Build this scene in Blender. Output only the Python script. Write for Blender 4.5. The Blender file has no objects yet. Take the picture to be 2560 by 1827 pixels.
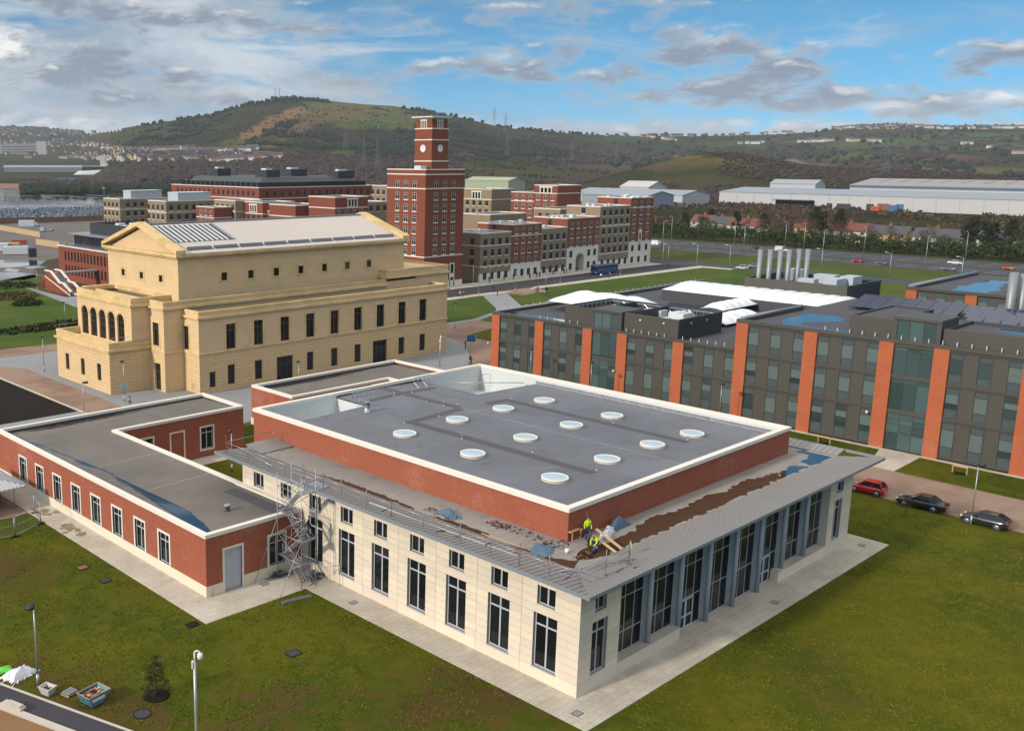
import bpy, bmesh, math, random
import numpy as np
from mathutils import Vector, Matrix
random.seed(7); RNG = np.random.default_rng(11)
S = bpy.context.scene
COL = S.collection
PI = math.pi

# ---------------------------------------------------------------- camera
CAMPOS = Vector((-52.94, -36.06, 36.0))
F_PX, PPX, PPY = 2484.97, -447.5, -23.5
YAW, PITCH, ROLL = 0.8600, -0.1960, 0.0023
fwd = Vector((math.cos(PITCH)*math.cos(YAW), math.cos(PITCH)*math.sin(YAW), math.sin(PITCH)))
rgt = Vector((math.sin(YAW), -math.cos(YAW), 0)); upv = rgt.cross(fwd)
r2 = rgt*math.cos(ROLL)+upv*math.sin(ROLL); u2 = -rgt*math.sin(ROLL)+upv*math.cos(ROLL)
cd = bpy.data.cameras.new('camera'); cam = bpy.data.objects.new('camera', cd); COL.objects.link(cam)
mw = Matrix((r2, u2, -fwd)).transposed().to_4x4(); mw.translation = CAMPOS
cam.matrix_world = mw
cd.sensor_fit = 'HORIZONTAL'; cd.sensor_width = 36.0; cd.lens = 36.0*F_PX/2560
cd.shift_x = -PPX/2560; cd.shift_y = PPY/2560
cd.clip_start = 0.5; cd.clip_end = 30000
S.camera = cam

# ---------------------------------------------------------------- light
SUN_EL = math.radians(24); SUN_AZ = math.radians(172)      # direction TO the sun, from +X towards +Y
sd = bpy.data.lights.new('sun', 'SUN'); sun = bpy.data.objects.new('sun', sd); COL.objects.link(sun)
sd.energy = 2.5; sd.angle = math.radians(4.0); sd.color = (1.0, 0.89, 0.77)
tosun = Vector((math.cos(SUN_EL)*math.cos(SUN_AZ), math.cos(SUN_EL)*math.sin(SUN_AZ), math.sin(SUN_EL)))
sun.rotation_euler = tosun.to_track_quat('Z', 'Y').to_euler()
sun.location = (-100, 20, 120)

W = bpy.data.worlds.new('World'); S.world = W; W.use_nodes = True
nt = W.node_tree; nt.nodes.clear()
def nn(tree, t, **kw):
    n = tree.nodes.new(t)
    for k, v in kw.items():
        if k == 'inp':
            for a, b in v.items(): n.inputs[a].default_value = b
        else: setattr(n, k, v)
    return n
def lk(tree, a, b): tree.links.new(a, b)
class NB:
    """tiny helper to write node maths"""
    def __init__(s, tree): s.t = tree
    def m(s, op, a, b=None, c=None, clamp=False):
        n = s.t.nodes.new('ShaderNodeMath'); n.operation = op; n.use_clamp = clamp
        for i, v in enumerate((a, b, c)):
            if v is None: continue
            if hasattr(v, 'links'): s.t.links.new(v, n.inputs[i])
            else: n.inputs[i].default_value = v
        return n.outputs[0]
    def comb(s, x, y, z):
        n = s.t.nodes.new('ShaderNodeCombineXYZ')
        for i, v in enumerate((x, y, z)):
            if hasattr(v, 'links'): s.t.links.new(v, n.inputs[i])
            else: n.inputs[i].default_value = v
        return n.outputs[0]
    def noise(s, vec, scale, detail=5, rough=0.55, dist=0.0, lac=2.0):
        n = s.t.nodes.new('ShaderNodeTexNoise'); n.inputs['Scale'].default_value = scale
        n.inputs['Detail'].default_value = detail; n.inputs['Roughness'].default_value = rough
        n.inputs['Distortion'].default_value = dist; n.inputs['Lacunarity'].default_value = lac
        if vec is not None: s.t.links.new(vec, n.inputs['Vector'])
        return n.outputs[0]
    def mix(s, f, a, b, blend='MIX'):
        n = s.t.nodes.new('ShaderNodeMix'); n.data_type = 'RGBA'; n.blend_type = blend; n.clamp_factor = True
        for i, v in ((0, f), (6, a), (7, b)):
            if hasattr(v, 'links'): s.t.links.new(v, n.inputs[i])
            elif i == 0: n.inputs[i].default_value = v
            else: n.inputs[i].default_value = (*v[:3], 1)
        return n.outputs[2]
    def ramp(s, f, a, b):   # smoothstep a..b
        n = s.t.nodes.new('ShaderNodeMapRange'); n.interpolation_type = 'SMOOTHSTEP'
        n.inputs[1].default_value = a; n.inputs[2].default_value = b
        s.t.links.new(f, n.inputs[0]); return n.outputs[0]
w = NB(nt)
sky = nn(nt, 'ShaderNodeTexSky', sky_type='NISHITA', sun_disc=False)
sky.sun_elevation = SUN_EL; sky.sun_rotation = math.radians(90) - SUN_AZ
# look the blue up a little above the true horizon, where the air is cleaner (the same all round)
sky.altitude = 0; sky.air_density = 1.0; sky.dust_density = 0.25; sky.ozone_density = 2.5
tc = nn(nt, 'ShaderNodeTexCoord'); sep = nn(nt, 'ShaderNodeSeparateXYZ'); lk(nt, tc.outputs['Generated'], sep.inputs[0])
sx, sy, sz = sep.outputs
svn = nn(nt, 'ShaderNodeVectorMath', operation='NORMALIZE')
lk(nt, w.comb(sx, sy, w.m('ADD', w.m('MULTIPLY', w.m('MAXIMUM', sz, 0.0), 2.0), 0.13)), svn.inputs[0]); lk(nt, svn.outputs[0], sky.inputs[0])
EL = w.m('ARCSINE', sz); AZ = w.m('ARCTAN2', sy, sx)          # radians; camera looks at AZ about 0.86
def skycoord(du, dv, s=1.0):
    # flattened coordinates: clouds are seen edge-on near the horizon
    return w.comb(w.m('ADD', AZ, du), w.m('MULTIPLY', w.m('ADD', EL, dv), 2.6), s)
def blob(az, el, wa, we, sq=1.0):
    a = w.m('DIVIDE', w.m('SUBTRACT', AZ, az), wa); b = w.m('DIVIDE', w.m('SUBTRACT', EL, el), we)
    r = w.m('ADD', w.m('MULTIPLY', a, a), w.m('MULTIPLY', b, b))
    return w.m('MULTIPLY', w.m('POWER', 2.718, w.m('MULTIPLY', r, -1.0)), sq)
R_ = math.radians
CUM = [  # az, el, width az, width el, weight : the cumulus heads of this sky
 (29.4,5.5,3.2,1.15,.70),(26.0,4.9,2.4,.8,.60),(28.4,3.5,5.0,.85,.62),(33.8,4.4,3.2,.7,.52),(39.4,4.9,3.0,1.2,.62),(43.2,4.8,3.4,.7,.50),(36.5,5.6,1.4,1.0,.42),
 (16.0,4.8,2.6,.85,.62),(23.4,2.9,4.4,.8,.60),(18.6,2.6,4.4,.9,.60),(66.4,5.7,2.2,1.2,.66),(62.4,4.6,3.8,1.3,.66),(57.0,4.2,3.8,.95,.62),
 (61.0,3.1,3.4,.85,.60),(55.0,3.3,2.8,.7,.56),(37.6,7.9,3.4,.7,.46),(31.5,8.0,2.0,.6,.40),(63,2.0,7,.7,.42),(47.5,3.9,4.0,.8,.46),(57,7.4,9,.8,.50),(64,8.2,5,.9,.5)]
def cumulus(dv):
    tot = None
    for a, e, wa, we, q in CUM:
        b = blob(R_(a), R_(e)-dv, R_(wa), R_(we), q)
        tot = b if tot is None else w.m('MAXIMUM', tot, b)
    n1 = w.noise(skycoord(3.1, dv), 24.0, 7, 0.58, 0.45)
    n2 = w.noise(skycoord(8.7, dv), 8.0, 3, 0.5)
    base = w.m('ADD', w.m('MULTIPLY', w.m('SUBTRACT', n1, 0.5), 1.7), w.m('MULTIPLY', w.m('SUBTRACT', n2, 0.5), 0.55))
    # a bank of low cumulus all round the horizon
    bank = w.m('MULTIPLY', w.m('POWER', 2.718, w.m('MULTIPLY', w.m('POWER', w.m('DIVIDE', w.m('SUBTRACT', w.m('ADD', EL, dv), R_(1.3)), R_(0.95)), 2.0), -1.0)), 0.44)
    return w.m('ADD', base, w.m('MAXIMUM', tot, bank))
d0 = cumulus(0.0); d1 = cumulus(R_(0.42))
cmask = w.ramp(d0, 0.08, 0.58)
rim = w.ramp(w.m('SUBTRACT', d0, d1), 0.16, 0.62)
thin = w.ramp(d0, 0.60, 0.20)
glow = None                                   # heads that catch the sun
for a_, e_, wa_, we_, q_ in ((66.9,5.8,2.0,1.0,1.2),(64,1.9,6,.55,.8),(40.0,5.5,.9,.4,.6),(16.0,2.9,1.8,.35,.8),(20.8,2.55,1.5,.25,.7),(26,1.75,4.0,.3,.5),(29.4,6.2,1.6,.35,.35),(26.0,5.3,1.2,.3,.35),(52,3.6,6,.35,.35)):
    b_ = blob(R_(a_), R_(e_), R_(wa_), R_(we_), q_); glow = b_ if glow is None else w.m('MAXIMUM', glow, b_)
lit = w.m('ADD', w.m('ADD', w.m('MULTIPLY', rim, 0.60), w.m('MULTIPLY', thin, 0.30)), w.m('MULTIPLY', glow, w.ramp(w.noise(skycoord(1.7, 0.1), 30.0, 6, 0.6), 0.30, 0.60)), clamp=True)
# nearer the horizon clouds are seen through more bright air
low = w.ramp(EL, R_(3.4), R_(0.6))
ccol = w.mix(lit, (0.175, 0.215, 0.275), (0.72, 0.71, 0.69))
ccol = w.mix(w.m('MULTIPLY', low, 0.45), ccol, (0.62, 0.65, 0.67))
# high veil of stratus, thicker towards the sun side (north-west half)
v1 = w.noise(w.comb(w.m('MULTIPLY', AZ, 1.0), w.m('MULTIPLY', w.m('ADD', EL, w.m('MULTIPLY', AZ, -0.09)), 5.5), 4.2), 5.0, 7, 0.6, 0.6)
side = w.m('MULTIPLY', w.ramp(AZ, R_(33), R_(60)), w.ramp(EL, R_(30), R_(4)))
high = w.ramp(EL, R_(20), R_(36))       # broken cloud overhead and all round
veil = w.ramp(w.m('ADD', v1, w.m('ADD', w.m('MULTIPLY', side, 0.20), w.m('MULTIPLY', high, 0.26))), 0.48, 0.72)
veil = w.m('MULTIPLY', veil, w.m('ADD', 0.60, w.m('MULTIPLY', w.m('MAXIMUM', side, high), 0.34)))
v2 = w.noise(skycoord(5.0, 0.2), 7.0, 5, 0.6, 0.4)
vcol = w.mix(w.ramp(v2, 0.35, 0.68), (0.23, 0.29, 0.36), (0.47, 0.51, 0.55))
vcol = w.mix(high, vcol, (1.02, 0.99, 0.95))
skb = nn(nt, 'ShaderNodeBackground'); lk(nt, w.mix(1.0, sky.outputs[0], (0.42, 0.92, 0.98), 'MULTIPLY'), skb.inputs[0]); skb.inputs[1].default_value = 0.115
vb = nn(nt, 'ShaderNodeBackground'); lk(nt, vcol, vb.inputs[0]); vb.inputs[1].default_value = 1.0
cb = nn(nt, 'ShaderNodeBackground'); lk(nt, ccol, cb.inputs[0]); cb.inputs[1].default_value = 1.0
mx1 = nn(nt, 'ShaderNodeMixShader'); lk(nt, veil, mx1.inputs[0]); lk(nt, skb.outputs[0], mx1.inputs[1]); lk(nt, vb.outputs[0], mx1.inputs[2])
mx2 = nn(nt, 'ShaderNodeMixShader'); lk(nt, w.m('MULTIPLY', cmask, 0.95), mx2.inputs[0]); lk(nt, mx1.outputs[0], mx2.inputs[1]); lk(nt, cb.outputs[0], mx2.inputs[2])
wo = nn(nt, 'ShaderNodeOutputWorld'); lk(nt, mx2.outputs[0], wo.inputs[0])
W.cycles.sampling_method = 'MANUAL'; W.cycles.sample_map_resolution = 1024

S.view_settings.view_transform = 'Standard'; S.view_settings.look = 'None'
S.view_settings.exposure = 0.52; S.view_settings.gamma = 1.0; S.view_settings.use_curve_mapping = False
S.render.engine = 'CYCLES'
S.cycles.use_denoising = True
S.cycles.max_bounces = 6; S.cycles.diffuse_bounces = 3; S.cycles.glossy_bounces = 3; S.cycles.transmission_bounces = 4; S.cycles.transparent_max_bounces = 8
S.cycles.caustics_reflective = False; S.cycles.caustics_refractive = False

# ================================================================ helpers
def srgb(h, f=1.0):
    h = h.lstrip('#'); v = [int(h[i:i+2], 16)/255 for i in (0, 2, 4)]; f = f if isinstance(f, tuple) else (f, f, f)
    return tuple((c/12.92 if c <= 0.04045 else ((c+0.055)/1.055)**2.4)*k for c, k in zip(v, f))
MATS = {}
def newmat(name):
    m = bpy.data.materials.new(name); m.use_nodes = True; m.node_tree.nodes.clear()
    MATS[name] = m; t = m.node_tree
    b = nn(t, 'ShaderNodeBsdfPrincipled'); o = nn(t, 'ShaderNodeOutputMaterial'); lk(t, b.outputs[0], o.inputs[0])
    return m, t, b, NB(t)
def wpos(t):
    return nn(t, 'ShaderNodeNewGeometry').outputs['Position']
def bump(t, b, h, strength, dist=0.02):
    n = nn(t, 'ShaderNodeBump'); n.inputs['Strength'].default_value = strength; n.inputs['Distance'].default_value = dist
    lk(t, h, n.inputs['Height']); lk(t, n.outputs[0], b.inputs['Normal'])
def mat(name, col, rough=0.7, metal=0.0, var=0.10, scale=0.6, fine=0.08, fscale=14.0, spec=0.5, bmp=0.0, streak=0.0, emit=None, col2=None):
    """plain procedural surface: base colour broken by broad weathering and fine grain"""
    m, t, b, q = newmat(name); p = wpos(t)
    n1 = q.noise(p, scale, 4, 0.6); n2 = q.noise(p, fscale, 3, 0.6)
    f = q.m('ADD', q.m('MULTIPLY', q.m('SUBTRACT', n1, 0.5), 2.2*var), q.m('MULTIPLY', q.m('SUBTRACT', n2, 0.5), 2.2*fine))
    if streak:
        mp = nn(t, 'ShaderNodeMapping'); mp.inputs['Scale'].default_value = (3.0, 3.0, 0.22); lk(t, p, mp.inputs[0])
        f = q.m('ADD', f, q.m('MULTIPLY', q.m('SUBTRACT', q.noise(mp.outputs[0], 1.0, 4, 0.65), 0.5), 2*streak))
    base = col if col2 is None else None
    if col2 is not None:
        base = q.mix(q.ramp(q.noise(p, scale*0.45, 4, 0.6), 0.42, 0.6), col, col2)
    hs = nn(t, 'ShaderNodeHueSaturation'); lk(t, q.m('ADD', 1.0, f), hs.inputs['Value'])
    if col2 is None: hs.inputs['Color'].default_value = (*col, 1)
    else: lk(t, base, hs.inputs['Color'])
    lk(t, hs.outputs[0], b.inputs['Base Color'])
    b.inputs['Roughness'].default_value = rough; b.inputs['Metallic'].default_value = metal
    b.inputs['Specular IOR Level'].default_value = spec
    if bmp: bump(t, b, n2, bmp)
    if emit: b.inputs['Emission Color'].default_value = (*emit[0], 1); b.inputs['Emission Strength'].default_value = emit[1]
    return m
def wallcoord(t, q):
    """(along the wall, up) from the world position and the face normal"""
    g = nn(t, 'ShaderNodeNewGeometry'); s = nn(t, 'ShaderNodeSeparateXYZ'); lk(t, g.outputs['Position'], s.inputs[0])
    n = nn(t, 'ShaderNodeSeparateXYZ'); lk(t, g.outputs['True Normal'], n.inputs[0])
    isx = q.m('GREATER_THAN', q.m('ABSOLUTE', n.outputs[0]), 0.6)
    u = q.m('ADD', q.m('MULTIPLY', isx, s.outputs[1]), q.m('MULTIPLY', q.m('SUBTRACT', 1.0, isx), s.outputs[0]))
    return q.comb(u, s.outputs[2], 0.0), g.outputs['Position']
def brickmat(name, c1, c2, cm, var=0.16, bw=0.225, rh=0.075, efflo=0.0, mortar=0.012):
    m, t, b, q = newmat(name); uv, p = wallcoord(t, q)
    br = nn(t, 'ShaderNodeTexBrick'); lk(t, uv, br.inputs['Vector'])
    br.inputs['Scale'].default_value = 1.0; br.inputs['Brick Width'].default_value = bw; br.inputs['Row Height'].default_value = rh
    br.inputs['Mortar Size'].default_value = mortar; br.inputs['Mortar Smooth'].default_value = 0.1; br.inputs['Bias'].default_value = 0.1
    br.inputs['Color1'].default_value = (*c1, 1); br.inputs['Color2'].default_value = (*c2, 1); br.inputs['Mortar'].default_value = (*cm, 1)
    n1 = q.noise(p, 0.35, 5, 0.65); n2 = q.noise(p, 3.0, 4, 0.6)
    f = q.m('ADD', 1.0, q.m('ADD', q.m('MULTIPLY', q.m('SUBTRACT', n1, 0.5), 2*var), q.m('MULTIPLY', q.m('SUBTRACT', n2, 0.5), var)))
    hs = nn(t, 'ShaderNodeHueSaturation'); lk(t, f, hs.inputs['Value']); lk(t, br.outputs[0], hs.inputs['Color'])
    c = hs.outputs[0]
    if efflo:
        e = q.ramp(q.m('ADD', q.noise(p, 0.22, 5, 0.7), q.m('MULTIPLY', q.noise(p, 2.2, 4, 0.7), 0.3)), 0.68, 0.86)
        c = q.mix(q.m('MULTIPLY', e, efflo), c, (0.55, 0.42, 0.36))
    lk(t, c, b.inputs['Base Color']); b.inputs['Roughness'].default_value = 0.85; b.inputs['Specular IOR Level'].default_value = 0.25
    return m
def glassmat(name, col=(0.012, 0.015, 0.018), rough=0.06, spec=0.5, var=0.5):
    m, t, b, q = newmat(name); p = wpos(t)
    oi = nn(t, 'ShaderNodeObjectInfo')
    hs = nn(t, 'ShaderNodeHueSaturation'); hs.inputs['Color'].default_value = (*col, 1)
    lk(t, q.m('ADD', 1-var, q.m('MULTIPLY', oi.outputs['Random'], 2*var)), hs.inputs['Value'])
    lk(t, hs.outputs[0], b.inputs['Base Color'])
    b.inputs['Roughness'].default_value = rough; b.inputs['Specular IOR Level'].default_value = spec
    bump(t, b, q.noise(p, 0.8, 2, 0.5), 0.05, 0.05)
    return m
def objcolmat(name, rough=0.35, metal=0.0, coat=0.0, spec=0.5):
    m, t, b, q = newmat(name); oi = nn(t, 'ShaderNodeObjectInfo')
    hs = nn(t, 'ShaderNodeHueSaturation'); lk(t, oi.outputs['Color'], hs.inputs['Color'])
    lk(t, q.m('ADD', 0.92, q.m('MULTIPLY', q.noise(wpos(t), 3.0, 3, 0.6), 0.16)), hs.inputs['Value'])
    lk(t, hs.outputs[0], b.inputs['Base Color'])
    b.inputs['Roughness'].default_value = rough; b.inputs['Metallic'].default_value = metal; b.inputs['Coat Weight'].default_value = coat
    b.inputs['Specular IOR Level'].default_value = spec
    return m
def leafmat(name, c1, c2, scale=0.6, sub=0.0):
    """foliage: colour varies clump by clump"""
    m, t, b, q = newmat(name); p = wpos(t)
    at = nn(t, 'ShaderNodeAttribute', attribute_name='tone')
    n = q.noise(p, scale, 4, 0.65)
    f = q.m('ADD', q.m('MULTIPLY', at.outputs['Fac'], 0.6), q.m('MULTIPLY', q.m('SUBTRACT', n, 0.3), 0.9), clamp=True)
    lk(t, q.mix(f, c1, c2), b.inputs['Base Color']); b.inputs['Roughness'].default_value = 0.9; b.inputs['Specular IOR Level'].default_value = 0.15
    return m

class M:
    """collects shapes (world or local coordinates) into one mesh; mi = material slot"""
    def __init__(s): s.v = []; s.f = []; s.i = []; s.sm = []
    def poly(s, pts, mi=0, smooth=False):
        n = len(s.v); s.v += [tuple(p) for p in pts]; s.f.append(tuple(range(n, n+len(pts)))); s.i.append(mi); s.sm.append(smooth)
    def box(s, x0, y0, z0, x1, y1, z1, mi=0, bottom=True):
        n = len(s.v)
        s.v += [(x0,y0,z0),(x1,y0,z0),(x1,y1,z0),(x0,y1,z0),(x0,y0,z1),(x1,y0,z1),(x1,y1,z1),(x0,y1,z1)]
        fs = [(0,1,5,4),(1,2,6,5),(2,3,7,6),(3,0,4,7),(4,5,6,7)] + ([(3,2,1,0)] if bottom else [])
        for f in fs: s.f.append(tuple(n+k for k in f)); s.i.append(mi); s.sm.append(False)
    def hexa(s, b, t, mi=0):   # two loops of equal length, bottom and top
        n = len(s.v); k = len(b); s.v += [tuple(p) for p in b] + [tuple(p) for p in t]
        for j in range(k):
            s.f.append((n+j, n+(j+1) % k, n+k+(j+1) % k, n+k+j)); s.i.append(mi); s.sm.append(False)
        s.f.append(tuple(n+k+j for j in range(k))); s.i.append(mi); s.sm.append(False)
        s.f.append(tuple(n+j for j in reversed(range(k)))); s.i.append(mi); s.sm.append(False)
    def prism(s, poly, z0, z1, mi=0):
        s.hexa([(x, y, z0) for x, y in poly], [(x, y, z1) for x, y in poly], mi)
    def tube(s, p, q, r, n=6, mi=0, r2=None, caps=True):
        p = Vector(p); q = Vector(q); d = (q-p)
        if d.length < 1e-6: return
        d.normalize(); a = d.orthogonal().normalized(); b = d.cross(a); r2 = r if r2 is None else r2
        k = len(s.v)
        for c, rr in ((p, r), (q, r2)):
            for j in range(n):
                t = 2*PI*j/n; w_ = c + (a*math.cos(t)+b*math.sin(t))*rr; s.v.append(tuple(w_))
        for j in range(n):
            s.f.append((k+j, k+(j+1) % n, k+n+(j+1) % n, k+n+j)); s.i.append(mi); s.sm.append(n > 5)
        if caps:
            s.f.append(tuple(k+j for j in reversed(range(n)))); s.i.append(mi); s.sm.append(False)
            s.f.append(tuple(k+n+j for j in range(n))); s.i.append(mi); s.sm.append(False)
    def lathe(s, prof, c=(0, 0, 0), n=16, mi=0, cap=True, smooth=True):
        k = len(s.v)
        for r, z in prof:
            for j in range(n):
                t = 2*PI*j/n; s.v.append((c[0]+r*math.cos(t), c[1]+r*math.sin(t), c[2]+z))
        for a in range(len(prof)-1):
            for j in range(n):
                s.f.append((k+a*n+j, k+a*n+(j+1) % n, k+(a+1)*n+(j+1) % n, k+(a+1)*n+j)); s.i.append(mi); s.sm.append(smooth)
        if cap:
            s.f.append(tuple(k+(len(prof)-1)*n+j for j in range(n))); s.i.append(mi); s.sm.append(False)
            s.f.append(tuple(k+j for j in reversed(range(n)))); s.i.append(mi); s.sm.append(False)
    def grid(s, rows, mi=0, smooth=True, close=False):
        """rows: list of equal-length point lists"""
        k = len(s.v); n = len(rows[0])
        for r in rows: s.v += [tuple(p) for p in r]
        for a in range(len(rows)-1):
            for j in range(n if close else n-1):
                s.f.append((k+a*n+j, k+a*n+(j+1) % n, k+(a+1)*n+(j+1) % n, k+(a+1)*n+j)); s.i.append(mi); s.sm.append(smooth)
    def mesh(s, name, mats, off=(0, 0, 0)):
        me = bpy.data.meshes.new(name)
        v = s.v if off == (0, 0, 0) else [(a-off[0], b-off[1], c-off[2]) for a, b, c in s.v]
        me.from_pydata(v, [], s.f)
        for mm in (mats if isinstance(mats, (list, tuple)) else [mats]): me.materials.append(MATS[mm])
        me.polygons.foreach_set('material_index', s.i); me.polygons.foreach_set('use_smooth', s.sm)
        me.update(); return me
ORG = {}
def put(name, me, parent=None, loc=(0, 0, 0), rz=0.0):
    o = bpy.data.objects.new(name, me); COL.objects.link(o)
    if parent is not None: o.parent = parent
    o.location = loc; o.rotation_euler = (0, 0, rz); return o
def tag(o, label, cat, group=None):
    o['label'] = label; o['category'] = cat
    if group: o['group'] = group
    return o
def thing(name, loc, label, cat, group=None, rz=0.0):
    o = put(name, None, None, loc, rz); o.empty_display_size = 0.3; ORG[o.name] = tuple(loc); return tag(o, label, cat, group)
def part(name, m, mats, parent, sub=None):
    """world-coordinate mesh as a part of an unrotated thing (or, with sub, a piece of one of its parts)"""
    o = put(name, m.mesh(name, mats, ORG[parent.name]), sub if sub is not None else parent); return o
def struct(name, m, mats, kind='structure'):
    o = put(name, m.mesh(name, mats)); o['kind'] = kind; return o
def one(name, m, mats, label, cat, group=None, org=None):
    """a thing that is a single mesh, origin at org"""
    org = org or (0, 0, 0)
    o = put(name, m.mesh(name, mats, tuple(org)), None, org); return tag(o, label, cat, group)
def dup(root, loc, rz=None, label=None, group=None, color=None):
    def cp(o, par):
        c = o.copy(); COL.objects.link(c); c.parent = par
        for ch in o.children: cp(ch, c)
        return c
    r = cp(root, None); r.location = loc
    if rz is not None: r.rotation_euler = (0, 0, rz)
    if label: r['label'] = label
    if group: r['group'] = group
    return r
# ---- walls with real openings. face 'Y': plane y=c looking to -Y, u = x ; face 'X': plane x=c looking to -X, u = y
def W3(face, c, u, z, d=0.0):
    return (u, c+d, z) if face == 'Y' else (c+d, u, z)
def wall(m, face, c, u0, u1, z0, z1, holes=(), depth=0.25, mi=0, mr=None, back=None, mb=None):
    us = sorted({u0, u1, *[h[0] for h in holes], *[h[1] for h in holes]}); us = [u for u in us if u0-1e-6 <= u <= u1+1e-6]
    zs = sorted({z0, z1, *[h[2] for h in holes], *[h[3] for h in holes]}); zs = [z for z in zs if z0-1e-6 <= z <= z1+1e-6]
    for a, b in zip(us, us[1:]):
        run = None
        for e, f in zip(zs, zs[1:]):
            cu, cz = (a+b)/2, (e+f)/2
            inside = any(h[0] < cu < h[1] and h[2] < cz < h[3] for h in holes)
            if not inside:
                if run is None: run = [e, f]
                else: run[1] = f
            if inside or f == zs[-1]:
                if run: m.poly([W3(face, c, a, run[0]), W3(face, c, b, run[0]), W3(face, c, b, run[1]), W3(face, c, a, run[1])], mi)
                run = None
    mr = mi if mr is None else mr
    for h in holes:
        a, b, e, f = h[:4]
        for p, q in (((a, e), (b, e)), ((b, e), (b, f)), ((b, f), (a, f)), ((a, f), (a, e))):
            m.poly([W3(face, c, *p), W3(face, c, *q), W3(face, c, *q, depth), W3(face, c, *p, depth)], mr)
        if back: m.poly([W3(face, c, a, e, depth), W3(face, c, b, e, depth), W3(face, c, b, f, depth), W3(face, c, a, f, depth)], mb if mb is not None else mr)
RZ = {'Y': 0.0, 'X': -PI/2}
def winloc(face, c, u0, u1, z): # where a window's local origin (left bottom, seen from outside) stands
    return (u0, c, z) if face == 'Y' else (c, u1, z)
def winkit(name, w_, h_, cols, rows, fr=0.07, depth=0.18, mull=0.06, matf='frame_grey', matg='glass', dp=0.05, panes=True, extra=None):
    """frame mesh and pane meshes for a window w x h; cols/rows are inner divider positions as fractions"""
    f = M(); xs = [0]+[c*w_ for c in cols]+[w_]; zs = [0]+[r*h_ for r in rows]+[h_]
    y0, y1 = depth, depth+0.06
    f.box(0, y0, 0, fr, y1, h_); f.box(w_-fr, y0, 0, w_, y1, h_); f.box(fr, y0, 0, w_-fr, y1, fr); f.box(fr, y0, h_-fr, w_-fr, y1, h_)
    for x in xs[1:-1]: f.box(x-mull/2, y0+.004, fr, x+mull/2, y1-.004, h_-fr)
    for z in zs[1:-1]: f.box(fr, y0+.008, z-mull/2, w_-fr, y1-.008, z+mull/2)
    fm = f.mesh(name+'_frame', matf); ps = []
    cache = {}
    for a, b in zip(xs, xs[1:]):
        for c, d in zip(zs, zs[1:]):
            k = (round(b-a, 3), round(d-c, 3))
            if k not in cache:
                g = M(); g.box(0, 0, 0, b-a, 0.02, d-c); cache[k] = g.mesh(name+'_pane', matg)
            ps.append((cache[k], (a, y1-0.03, c)))
    return fm, ps
def setwin(kit, face, c, u0, u1, z, parent, name='window'):
    L = winloc(face, c, u0, u1, z); o = ORG[parent.name]
    wn = put(name, kit[0], parent, (L[0]-o[0], L[1]-o[1], L[2]-o[2]), RZ[face])
    for me, l in kit[1]: put('pane', me, wn, l)
    return wn
def setmesh(name, me, face, c, u0, u1, z, parent):
    L = winloc(face, c, u0, u1, z); o = ORG[parent.name]
    return put(name, me, parent, (L[0]-o[0], L[1]-o[1], L[2]-o[2]), RZ[face])

# ================================================================ materials
def stonemat(name, c1, c2):
    """limestone: every stone its own tone, faint rain streaks"""
    m, t, b, q = newmat(name); p = wpos(t); oi = nn(t, 'ShaderNodeObjectInfo'); mp = nn(t, 'ShaderNodeMapping'); mp.inputs['Scale'].default_value = (3.0, 3.0, 0.25); lk(t, p, mp.inputs[0])
    c = q.mix(oi.outputs['Random'], c1, c2); hs = nn(t, 'ShaderNodeHueSaturation'); lk(t, c, hs.inputs['Color'])
    f = q.m('ADD', q.m('MULTIPLY', q.noise(mp.outputs[0], 1.0, 5, 0.65), 0.16), q.m('ADD', q.m('MULTIPLY', q.noise(p, 0.5, 4, 0.6), 0.14), q.m('MULTIPLY', q.noise(p, 14, 3, 0.6), 0.08)))
    lk(t, q.m('ADD', 0.81, f), hs.inputs['Value']); lk(t, hs.outputs[0], b.inputs['Base Color']); b.inputs['Roughness'].default_value = 0.8; b.inputs['Specular IOR Level'].default_value = 0.25
stonemat('stone', srgb('#dccfb8'), srgb('#cfc2b2'))
mat('stone_white', srgb('#cfc8bb', 1.1), 0.75, var=0.05, fine=0.04, spec=0.3, streak=0.05)
mat('joint', srgb('#6d6354'), 0.9)
brickmat('brick', srgb('#a0573f'), srgb('#8f4733'), srgb('#96604b'), 0.14, efflo=0.12)
brickmat('brick_orange', srgb('#b0603f'), srgb('#9f5236'), srgb('#a5603f', 1.0), 0.14, efflo=0.12)
brickmat('brick_red', srgb('#9c523a', 0.74), srgb('#874632', 0.74), srgb('#8f5a48', 0.74), 0.12)
brickmat('brick_tan', srgb('#a08c72', 0.8), srgb('#8f7b62', 0.8), srgb('#988a76', 0.8), 0.12)
mat('yellow_stone', srgb('#d7b886'), 0.85, var=0.07, scale=0.35, fine=0.05, spec=0.2, streak=0.06)
mat('yellow_trim', srgb('#cfb27a', (1.1, 1.1, 1.3)), 0.85, var=0.09, scale=0.8, fine=0.05, spec=0.2, streak=0.10, col2=srgb('#b9a468', (1.1, 1.1, 1.3)))
mat('joint_yellow', srgb('#8a7448'), 0.9)
mat('frame_grey', srgb('#b2b4b8'), 0.45, var=0.04, fine=0.02)
mat('frame_dark', srgb('#4b4a4b'), 0.5, var=0.04)
mat('frame_brown', srgb('#4a4040'), 0.5, var=0.04)
mat('frame_white', srgb('#d6d2ca', .72), 0.55, var=0.04)
mat('steel_blue', srgb('#a4abb3'), 0.45, metal=0.0, var=0.06)
glassmat('glass', (0.010, 0.012, 0.014), 0.05, 0.35)
glassmat('glass_far', (0.014, 0.016, 0.02), 0.12, 0.4)
glassmat('glass_teal', (0.05, 0.085, 0.085), 0.06, 0.5, 0.35)
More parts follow.
